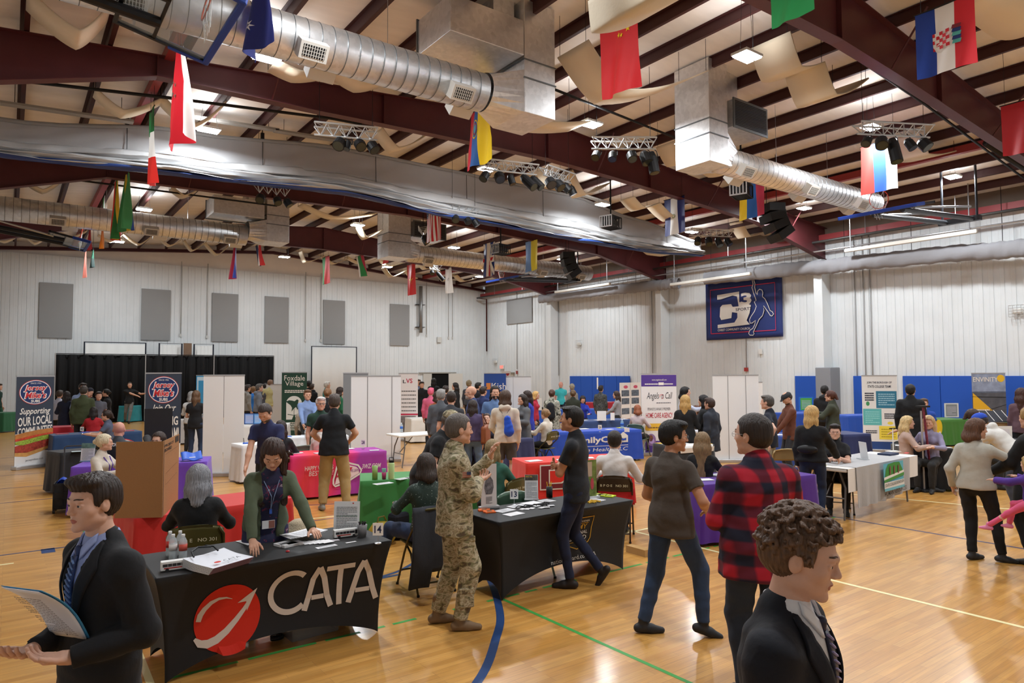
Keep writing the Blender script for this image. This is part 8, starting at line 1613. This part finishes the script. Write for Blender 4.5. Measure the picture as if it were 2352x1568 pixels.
# ---- seated and standing people further back, left to right
who(-4, 880, 120, 'person in a dark green top at the left edge', top=('polo', '#17332b'), bottom=('pants', '#1f4a36'))
who(136, 895, 20, 'visitor in a pale shirt half hidden by the woman in a navy jacket', top=('tshirt', '#aeb2c4'), bottom=('pants', '#222'))
who(153, 897, 8, 'woman with dark hair in a navy jacket, back to us at far left', fem=True, h=1.66, top=('coat', '#161b2e', 'closed'), bottom=('pants', '#14161f'), hair=('mid', '#221a18'), **front)
who(189, 878, 160, 'man in a light blue shirt behind the olive jacket', h=1.83, top=('shirt', '#7f93b4'), bottom=('pants', '#2a2c33'), hair=('short', '#2a221e'))
who(192, 884, 8, 'man in an olive jacket, back to us at far left', h=1.76, top=('shirt', '#3c4328'), bottom=('pants', '#1c1f28'), hair=('fade', '#3a322c'), bulk=1.3)
who(208, 889, -160, 'man in a black cap and black tee facing the olive jacket', top=('tshirt', '#111114'), bottom=('pants', '#222'), hair=('cap', '#141422', 1, '#2a2220'), skin='l')
who(226, 898, 165, 'visitor in a grey tee right of the man in the black cap', top=('tshirt', '#5a5d66'), bottom=('pants', '#222'), hair=('short', '#2a2220'))
who(247, 892, -85, 'woman with a dark bun in a black blazer, profile to the left', fem=True, h=1.68, top=('blazer', '#131316', 'closed'), bottom=('pants', '#131316'), hair=('bun', '#15110f', 1.1), **front)
who(215, 934, 6, 'woman in a red sweater seated at the far left table', fem=True, sit=True, top=('long', '#a81d26'), bottom=('pants', '#222'), hair=('mid', '#1d1514'), bulk=1.2, **desk)
who(249, 941, -80, 'woman in a grey blue polo with a ponytail and glasses, seated', fem=True, sit=True, h=1.68, top=('polo', '#4a5164'), bottom=('pants', '#222'), hair=('pony', '#2c1e18'), glasses='#202020', bulk=1.1, **desk)
who(296, 876, 178, 'man in a black polo and grey trousers leaning by the black drape', h=1.80, top=('polo', '#131416'), bottom=('pants', '#6d6e6c'), hair=('fade', '#3a2c24'), hl=(-.62, .15, 1.32), pl=(0, -1, -.5), hr=(-.3, .28, 1.22), fr=(.14, -.3, .05), fl=(.02, .15, 0), dy=-.3)
def police(I):
 C = I['C']; Mc = I['Mc']; bv = bvh_of(I['tv']); b = mesh_obj('vest', Field(.018).ell(I['C'] - I['u'] * .02, (.175, .150, .20), .02, Mc).ell(I['P'] + I['u'] * .14, (.165, .14, .16), .03).cut(I['N'] - I['u'] * .03, (0, 0, 1)).mesh(), cloth('#16181c'), I['root'])
 P = Panel((-.10, -.170, float(C[2]) + .10), (1, 0, 0), (0, 0, 1), .20, .055, I['root'], .002); P.text('POLICE', 0, 1, 0, 1, M_WL, 1, bold=.03)
who(273, 967, 6, 'bald officer in a vest lettered POLICE, seated with his back to us', sit=True, h=1.80, top=('shirt', '#3c4046'), bottom=('pants', '#16181c'), hair=('bald', '#888'), skin='#c08a78', bulk=1.15, extra=police, **desk)
def lanyard(col):
 def f(I):
  bv = bvh_of(I['tv']); C = I['C']
  def pt(x, z): h = bv.ray_cast(Vector((x, .9, z)), Vector((0, -1, 0))); return Vector((x, (h[0].y if h[0] is not None else .1) + .006, z))
  MB().tube([pt(-.07, C[2] + .12), pt(-.04, C[2]), pt(0, C[2] - .16)], .008, 5).tube([pt(.07, C[2] + .12), pt(.04, C[2]), pt(0, C[2] - .16)], .008, 5).build('lanyard', mat(col, .6), I['root'])
 return f
who(234, 996, 120, 'blonde woman in a cream sweater with a purple lanyard, seated at the purple table', fem=True, sit=True, h=1.62, top=('long', '#c8bfb2'), bottom=('pants', '#333'), hair=('bun', '#cdbfa2', 1.2), head=(-20, 0, 0), extra=lanyard('#5a3a9c'), **desk)
who(368, 990, -150, 'woman with glasses peering over the cardboard board', fem=True, sit=True, h=1.66, top=('long', '#2c2c30'), bottom=('pants', '#222'), hair=('mid', '#33241e'), glasses='#9a8a88', hr=(.06, .18, 1.16), hl=(-.15, .3, .8), skin='p')
who(439, 897, 20, 'person with grey hair in a white top left of the blank banners', fem=True, top=('long', '#c9c9c6'), bottom=('pants', '#2a2a2a'), hair=('bob', '#8a8886'), **front)
who(450, 895, 15, 'woman with long brown hair in a black top left of the blank banners', fem=True, h=1.66, top=('tshirt', '#131316'), bottom=('pants', '#27344c'), hair=('long', '#5f452f'), **front)
who(453, 940, 175, 'small seated woman beside the number 42 card', fem=True, sit=True, top=('long', '#3a3a40'), bottom=('pants', '#222'), hair=('mid', '#8a6548'))
for a in ((566, 882, 60, 'man in a grey hoodie right of the blank banners', 'hoodie', '#8d8a84', '#3a3230'), (593, 880, 80, 'man in a grey jacket beside the pale banner back', 'hoodie', '#70747c', '#5c5854'), (552, 874, 150, 'person in a dark navy top at the right end of the black drape', 'tshirt', '#22284a', '#2a221e'), (582, 886, 0, 'visitor in a bright blue top among the grey jackets', 'tshirt', '#2f76c8', '#7a5c3c'), (620, 871, 10, 'visitor in a pale yellow top at the right end of the drape', 'tshirt', '#b9b07c', '#7a5c46'), (609, 879, 20, 'visitor with dark hair in front of the drape end', 'tshirt', '#4a4a50', '#241e1c')):
 who(a[0], a[1], a[2], a[3], top=(a[4], a[5]), bottom=('pants', '#20222a'), hair=('short', a[6]))
who(622, 923, -165, 'man in a navy shirt leaning over the white table', h=1.78, lean=22, top=('polo', '#262c52'), bottom=('pants', '#222'), hair=('fade', '#3a302c'), beard='#4a403a', head=(10, -35, 0), hr=(.22, .42, .82), hl=(-.22, .4, .84), bulk=1.15)
I = who(645, 965, 4, 'woman with long dark hair seated left of the pink table, back to us', fem=True, sit=True, h=1.68, top=('long', '#1b1b20'), bottom=('pants', '#222'), hair=('vlong', '#2c201c', 1.2), **desk); chair_at(I, 0, 'brown folding chair under the long-haired woman left of the pink table', col='#33261c', frame='#33261c')
p = at(690, 1022, .81); folding_chair(p[:2], R(-5), 'pale green folding chair behind the pink table', col='#6f8878', frame='#8a9c90', print_=False)
who(735, 966, 40, 'person in a white top seated behind the pink table', sit=True, h=1.55, fem=True, top=('long', '#cfccc6'), bottom=('pants', '#3a3a2c'), hair=('short', '#cbb98e'))
who(709, 873, 5, 'man in a black suit near the far wall', top=('suit', '#101014', 'closed'), bottom=('pants', '#101014'), hair=('short', '#15110f'))
who(706, 894, 170, 'man in a light blue shirt and tie seated behind the green banner', sit=True, h=1.9, top=('shirt', '#7f97c4'), bottom=('pants', '#222'), hair=('short', '#6b4c38'), seat=.62, **desk)
who(700, 922, 0, 'seated person with sandy hair behind the picture display', sit=True, top=('long', '#9a8f80'), bottom=('pants', '#222'), hair=('bob', '#b39a68'))
who(749, 875, 75, 'white-haired man in a teal polo near the far wall', top=('polo', '#3f8a8a'), bottom=('pants', '#333'), hair=('short', '#c9c6c0'))
who(752, 890, 10, 'woman in a black top behind the man in khaki trousers', fem=True, top=('long', '#15151a'), bottom=('pants', '#222'), hair=('bun', '#7a5638'))
who(748, 909, 170, 'white-haired man with glasses facing the man in khaki trousers', h=1.72, top=('polo', '#1f3c30'), bottom=('pants', '#222'), hair=('short', '#c4c0bc'), glasses='#555', bulk=1.2, dx=-.1)
who(779, 887, 60, 'woman with dark hair left of the grey banner back', fem=True, top=('long', '#1f5c3c'), bottom=('pants', '#222'), hair=('bob', '#2c1f1a'))
who(715, 880, 20, 'dark-haired visitor near the end of the drape', top=('suit', '#141418', 'closed'), bottom=('pants', '#141418'))
for a in ((961, 870, 175, 'man in a pale blue shirt near the open far door', 'shirt', '#7484a4', '#4a382c', 'short'), (968, 875, 165, 'man in a black jacket holding papers near the far door', 'coat', '#15151a', '#2a201c', 'short'), (996, 867, 5, 'person with long black hair in front of the open far door', 'coat', '#121215', '#15110f', 'long'), (1048, 877, -80, 'woman in black near the far door, profile', 'long', '#141416', '#1c1614', 'mid'), (1023, 884, 10, 'visitor in a dark top between the grey sweaters', 'tshirt', '#26262c', '#2a1f1a', 'short'), (1076, 873, 30, 'visitor with curly fair hair near the far corner', 'long', '#3a3d44', '#8a7a5c', 'curly'), (1096, 877, 60, 'dark-haired visitor left of the bank banner', 'tshirt', '#191a22', '#17120f', 'short'), (1108, 886, 40, 'person in navy beside the bank banner', 'tshirt', '#1f2a55', '#2c211c', 'short'), (989, 889, 10, 'person in a pink knitted hat', 'long', '#c45a78', '#d8607c', 'short'), (1004, 897, 0, 'seated looking visitor in an orange brown top', 'long', '#a3583a', '#3a2a20', 'bob')):
 who(a[0], a[1], a[2], a[3], fem=a[7] in ('long', 'mid', 'bob'), top=(a[4], a[5], 'closed'), bottom=('pants', '#1c1d22'), hair=(a[7], a[6]))
who(1012, 891, 10, 'grey-haired man in a grey sweater, back to us', h=1.78, top=('long', '#50545a'), bottom=('pants', '#222'), hair=('short', '#8b8884', .7), bulk=1.15)
who(1036, 896, 5, 'man with a dark crew cut in a charcoal tee, back to us', h=1.76, top=('tshirt', '#34373d'), bottom=('pants', '#222'), hair=('fade', '#2a1f19'), bulk=1.1)
who(1086, 884, -80, 'bald bearded man in a blue shirt', h=1.82, top=('shirt', '#2f3f6c'), bottom=('pants', '#333'), hair=('bald', '#888'), beard='#a8a49c', glasses='#333', bulk=1.1)
who(975, 941, 100, 'man in a camouflage cap and black tee with a grey beard', h=1.78, lean=26, top=('tshirt', '#121316'), bottom=('wide', '#15161a'), hair=('cap', 'camo', 1, '#5c554e'), beard='#a5a09a', bulk=1.35, belly=.05, head=(0, -22, 0), hr=(.2, .36, .98), hl=(-.12, .38, 1.0))
def tote(I): o = MB().grid(lambda u, v: (.26 + .03 * math.sin(u * 3.1), -.2 + .4 * u, .86 + .30 * v - .05 * (2 * u - 1) ** 2), 10, 8).build('shoulder_bag', mat('#8a4f30', .5, bump=.4), I['root'], smooth=True, solid=.09); MB().tube([(.26, -.14, 1.14), (.2, -.02, 1.36), (.26, .14, 1.14)], .012, 6).build('bag_strap', mat('#6d3c24', .5), o)
who(1085, 916, 15, 'woman in a purple jacket with a brown shoulder bag, back to us', fem=True, h=1.64, top=('coat', '#4a3f60', 'closed'), bottom=('pants', '#5a7394'), hair=('mid', '#2f2420'), extra=tote, bulk=1.1, hemz=.84)
who(1118, 948, 165, 'seated woman with long hair looking up at the visitor in shorts', fem=True, sit=True, h=1.66, top=('long', '#1c1a2c'), bottom=('pants', '#222'), hair=('long', '#4a3a30'), head=(20, 18, 0), skin='p', **desk)
who(1136, 884, 170, 'bearded man in a pale blue tee', h=1.84, top=('tshirt', '#5a76a0'), bottom=('pants', '#222'), hair=('mid', '#1f1916', .9), beard='#1f1916', bulk=1.3, belly=.04)
def sack(I): o = mesh_obj('drawstring_bag', Field(.012).cone(I['C'] - I['fy'] * .17 + V3(.06, 0, -.02), I['P'] - I['fy'] * .19 + V3(.09, 0, .12), .06, .095, .04, flat=(V3(0, 1, 0), .6)).mesh(), mat('#1f4fc4', .4, bump=.3), I['root'], wrinkle(.006)); MB().tube([I['C'] - I['fy'] * .18 + V3(-.03, 0, .08), I['N'] - I['fy'] * .10 + V3(-.10, 0, -.04)], .004, 5).tube([I['C'] - I['fy'] * .18 + V3(.05, 0, .08), I['N'] - I['fy'] * .10 + V3(.10, 0, -.04)], .004, 5).build('cord', mat('#333', .6), o)
who(1160, 894, 6, 'visitor in a cream hoodie, grey shorts and a blue drawstring bag', h=1.76, top=('hoodie', '#cdc3b4'), bottom=('shorts', '#46474a'), hair=('bob', '#4a372b', 1.0), extra=sack, hl=(-.2, .32, 1.02), shoes='#d2d0cc', skin='p')
who(1203, 903, -120, 'person in a grey cardigan right of the white banner back', fem=True, top=('coat', '#5a5c60', 'closed'), bottom=('pants', '#222'), hair=('mid', '#2a201c'), **front)
who(1214, 895, -75, 'woman in a royal blue top with a hand at her mouth', fem=True, h=1.67, top=('blazer', '#26349a', 'closed'), bottom=('pants', '#14151c'), hair=('mid', '#2c1d19'), hr=(.02, .16, 1.40), hl=(-.1, .25, 1.1))
who(1228, 897, 100, 'person in a red top with a patterned scarf near the far wall', fem=True, top=('long', '#a8243a'), bottom=('pants', '#222'), hair=('bob', '#c29a5c'))
who(1288, 875, 178, 'man in a turquoise polo before the small wall pad', h=1.82, top=('polo', '#3fb2b4'), bottom=('pants', '#1d2230'), hair=('bald', '#999', 1, '#a8a29c'), skin='#c98f7c')
who(1314, 881, 0, 'person with fluffy grey hair near the wide wall pad', fem=True, top=('long', '#7c7c78'), bottom=('pants', '#222'), hair=('curly', '#8f8674'))
who(1267, 893, 10, 'visitor in a grey camouflage jacket with a black backpack', fem=True, h=1.70, top=('coat', 'greycamo', 'closed'), bottom=('pants', '#77756c'), hair=('bun', '#4a2f22'), extra=lambda I: mesh_obj('backpack', Field(.02).cone(I['C'] - I['fy'] * .19, I['P'] + V3(0, -.19, .08), .11, .13, .03, flat=(V3(0, 1, 0), .6)).mesh(), cloth('#15161a'), I['root']))
who(1316, 894, 5, 'woman with bunched hair in a dark olive top, back to us', fem=True, h=1.66, top=('coat', '#24281c', 'closed'), bottom=('pants', '#222'), hair=('bun', '#5c4630', 1.1))
who(1338, 908, 170, 'seated woman with long dark curls in royal blue', fem=True, sit=True, h=1.7, seat=.5, top=('long', '#1f2f9a'), bottom=('pants', '#222'), hair=('long', '#241a17', 1.1), head=(0, -25, 0), **desk)
who(1379, 884, 20, 'man in a dark check shirt before the wide wall pad', top=('shirt', 'checkgrey'), bottom=('pants', '#222'), hair=('short', '#2a211c'))
who(1418, 897, -80, 'seated woman in a grey top under the number 1 pad', fem=True, sit=True, h=1.75, seat=.55, top=('long', '#8d8d92'), bottom=('pants', '#222'), hair=('mid', '#3a2a22'), **desk)
I = who(1255, 938, -55, 'woman in a cream sweater seated at the black table, profile', fem=True, sit=True, h=1.66, top=('long', '#cfc8bc'), bottom=('pants', '#141519'), hair=('bun', '#8a6c4c'), bulk=1.05, **desk); chair_at(I, 0, 'olive folding chair under the woman in the cream sweater', col='#5d5733')
I = who(1464, 929, 20, 'red-haired woman in a pale pink top, seated, back to us', fem=True, sit=True, top=('long', '#b7a6a6'), bottom=('pants', '#222'), hair=('bob', '#8a4f32'), head=(-30, -10, 0), **desk); chair_at(I, 0, 'green folding chair under the red-haired woman', col='#5b7362', frame='#70857a', print_=False)
who(1573, 905, 8, 'woman with blonde curls in a black jacket, back to us', fem=True, h=1.70, top=('blazer', '#101114', 'closed'), bottom=('pants', '#101114'), hair=('long', '#b8945a', 1.1), bulk=1.1, **front)
who(1570, 886, 90, 'person with black hair reaching right, behind the blonde curls', fem=True, h=1.75, top=('shirt', '#a9b2c8'), bottom=('pants', '#222'), hair=('bob', '#121012'), hr=(.1, .5, 1.3), hl=(-.1, .45, 1.2))
who(1602, 930, -120, 'person in a white top behind the red lettered table', fem=True, sit=True, h=1.8, seat=.55, top=('long', '#c9ccd6'), bottom=('pants', '#222'), hair=('mid', '#5a3c30'), **desk)
who(1619, 905, -70, 'woman with long black hair in a black jacket beside the blank banner', fem=True, h=1.68, top=('coat', '#131417', 'closed'), bottom=('pants', '#131417'), hair=('long', '#131012', 1.1), **front)
who(1633, 912, -60, 'person in a dark coat at the left edge of the blank banner', h=1.70, top=('coat', '#262b36', 'closed'), bottom=('pants', '#1d1f26'), hair=('short', '#3a2a24'))
who(1612, 992, 10, 'woman with long fair curls in a black jacket, seated, back to us', fem=True, sit=True, h=1.66, top=('long', '#0f1012'), bottom=('pants', '#222'), hair=('vlong', '#7c6446', 1.35), **desk)
who(1767, 905, -75, 'man in a dark polo and light khakis, profile to the left', h=1.80, top=('polo', '#1a1f2c'), bottom=('pants', '#a9a18c'), hair=('short', '#4c4844', .6), hr=(.1, .34, 1.05), hl=(-.34, -.05, .92), hand_l=((-.2, -.3, -.9), (.2, .9, 0)), skin='p')
who(1812, 898, -110, 'man in a flat cap and rust brown shirt looking down', h=1.76, top=('shirt', '#5f3626'), bottom=('pants', '#2c2f36'), hair=('flatcap', '#24262a', 1, '#3a2c24'), beard='#4a3428', head=(-10, -35, 0), hr=(.1, .34, .95), hl=(-.15, .34, .92))
who(1893, 883, 10, 'person in a black hooded jacket before the small wall pad', h=1.80, top=('hoodie', '#131417'), bottom=('pants', '#16181f'), hair=('fade', '#15110f'), bulk=1.1)
who(1911, 895, -80, 'woman with auburn hair and glasses in an olive blazer', fem=True, h=1.74, top=('coat', '#34382a', 'closed'), bottom=('pants', '#222'), hair=('pony', '#4c2a20', 1.1), glasses='#6b3a2a', hr=(-.05, .42, 1.24), hl=(-.12, .4, 1.18))
who(1862, 929, 10, 'woman with long blonde hair in a black jacket and jeans at the borough table', fem=True, h=1.66, top=('coat', '#0f1013', 'closed'), bottom=('slim', '#1f2c44'), hair=('vlong', '#c2a068', 1.05), hr=(.30, .38, .84), pr=(.8, -.6, 0), bulk=1.05, shoes='#15161a', hemz=.86, head=(25, 0, 0), extra=lambda I: mesh_obj('waist_bag', Field(.014).ell(I['P'] + V3(-.03, -.17, .16), (.14, .05, .065), .01).mesh(), mat('#0d0d10', .5), I['root']))
I = who(1917, 972, 178, 'woman with short dark hair and glasses smiling, seated with clasped hands', fem=True, sit=True, h=1.66, top=('polo', '#111216'), bottom=('pants', '#131318'), hair=('short', '#1c1516', 1.2), glasses='#b89a90', hr=(.03, .36, .84), hl=(-.04, .37, .84), bulk=1.25, skin='p', hand_r=((-.6, .8, 0), (0, 0, -1), .9), hand_l=((.6, .8, 0), (0, 0, -1), .9)); chair_at(I, 0, 'grey folding chair under the smiling woman with glasses', col='#77756a', frame='#8a887c', print_=False)
p = at(1792, 1028, .82); folding_chair(p[:2], R(-35), 'tan topped folding chair behind the man in the plaid shirt', col='#3c3f3f', backc='#8f7c58', frame='#a8946c', print_=False)
who(2090, 880, 5, 'man in a long black coat before the blue wall pads, back to us', h=1.84, top=('coat', '#0e0f12', 'closed'), bottom=('pants', '#0e0f12'), hair=('fade', '#17120f'), bulk=1.1)
who(2110, 927, -95, 'young man in navy seated in profile behind the two blondes', sit=True, h=1.76, seat=.5, top=('tshirt', '#1d2a55'), bottom=('pants', '#222'), hair=('short', '#2c1f1a'), hl=(-.1, .5, .8), skin='p')
who(2122, 914, 180, 'man in a blue tee partly hidden behind the black coat', top=('tshirt', '#2348a0'), bottom=('pants', '#222'), hair=('short', '#5c4a40'), sit=True, seat=.7)
who(2079, 954, 80, 'blonde woman in a pale pink jacket seated in profile at the black table', fem=True, sit=True, h=1.66, top=('blazer', '#b0978c', '#c8b0a8'), bottom=('pants', '#222'), hair=('mid', '#c6ac7c', 1.1), skin='p', **desk)
who(2134, 953, -165, 'blonde woman in a lavender top smiling, seated at the black table', fem=True, sit=True, h=1.68, top=('long', '#8b87a4'), bottom=('pants', '#222'), hair=('long', '#bfa27a', 1.1), skin='p', head=(-5, -8, 0), **desk)
who(2229, 938, 80, 'woman with a dark ponytail and glasses behind the woman in the pale blazer', fem=True, sit=True, h=1.7, seat=.55, top=('long', '#1d1d22'), bottom=('pants', '#222'), hair=('pony', '#3a2a22'), glasses='#222', **desk)
who(2344, 889, 10, 'woman with long auburn hair in a mauve top at the right edge', fem=True, h=1.68, top=('long', '#5a4148'), bottom=('pants', '#222'), hair=('long', '#3c211a', 1.2))
who(2338, 950, -70, 'person in a white hoodie and blue cap bending over the table at right', h=1.72, lean=50, ht=1.50, top=('hoodie', '#c9c8c4'), bottom=('pants', '#3a3f4c'), hair=('cap', '#2347b0', 1, '#2a201c'), head=(0, -20, 0), hr=(.15, .8, .85), hl=(-.15, .8, .85))
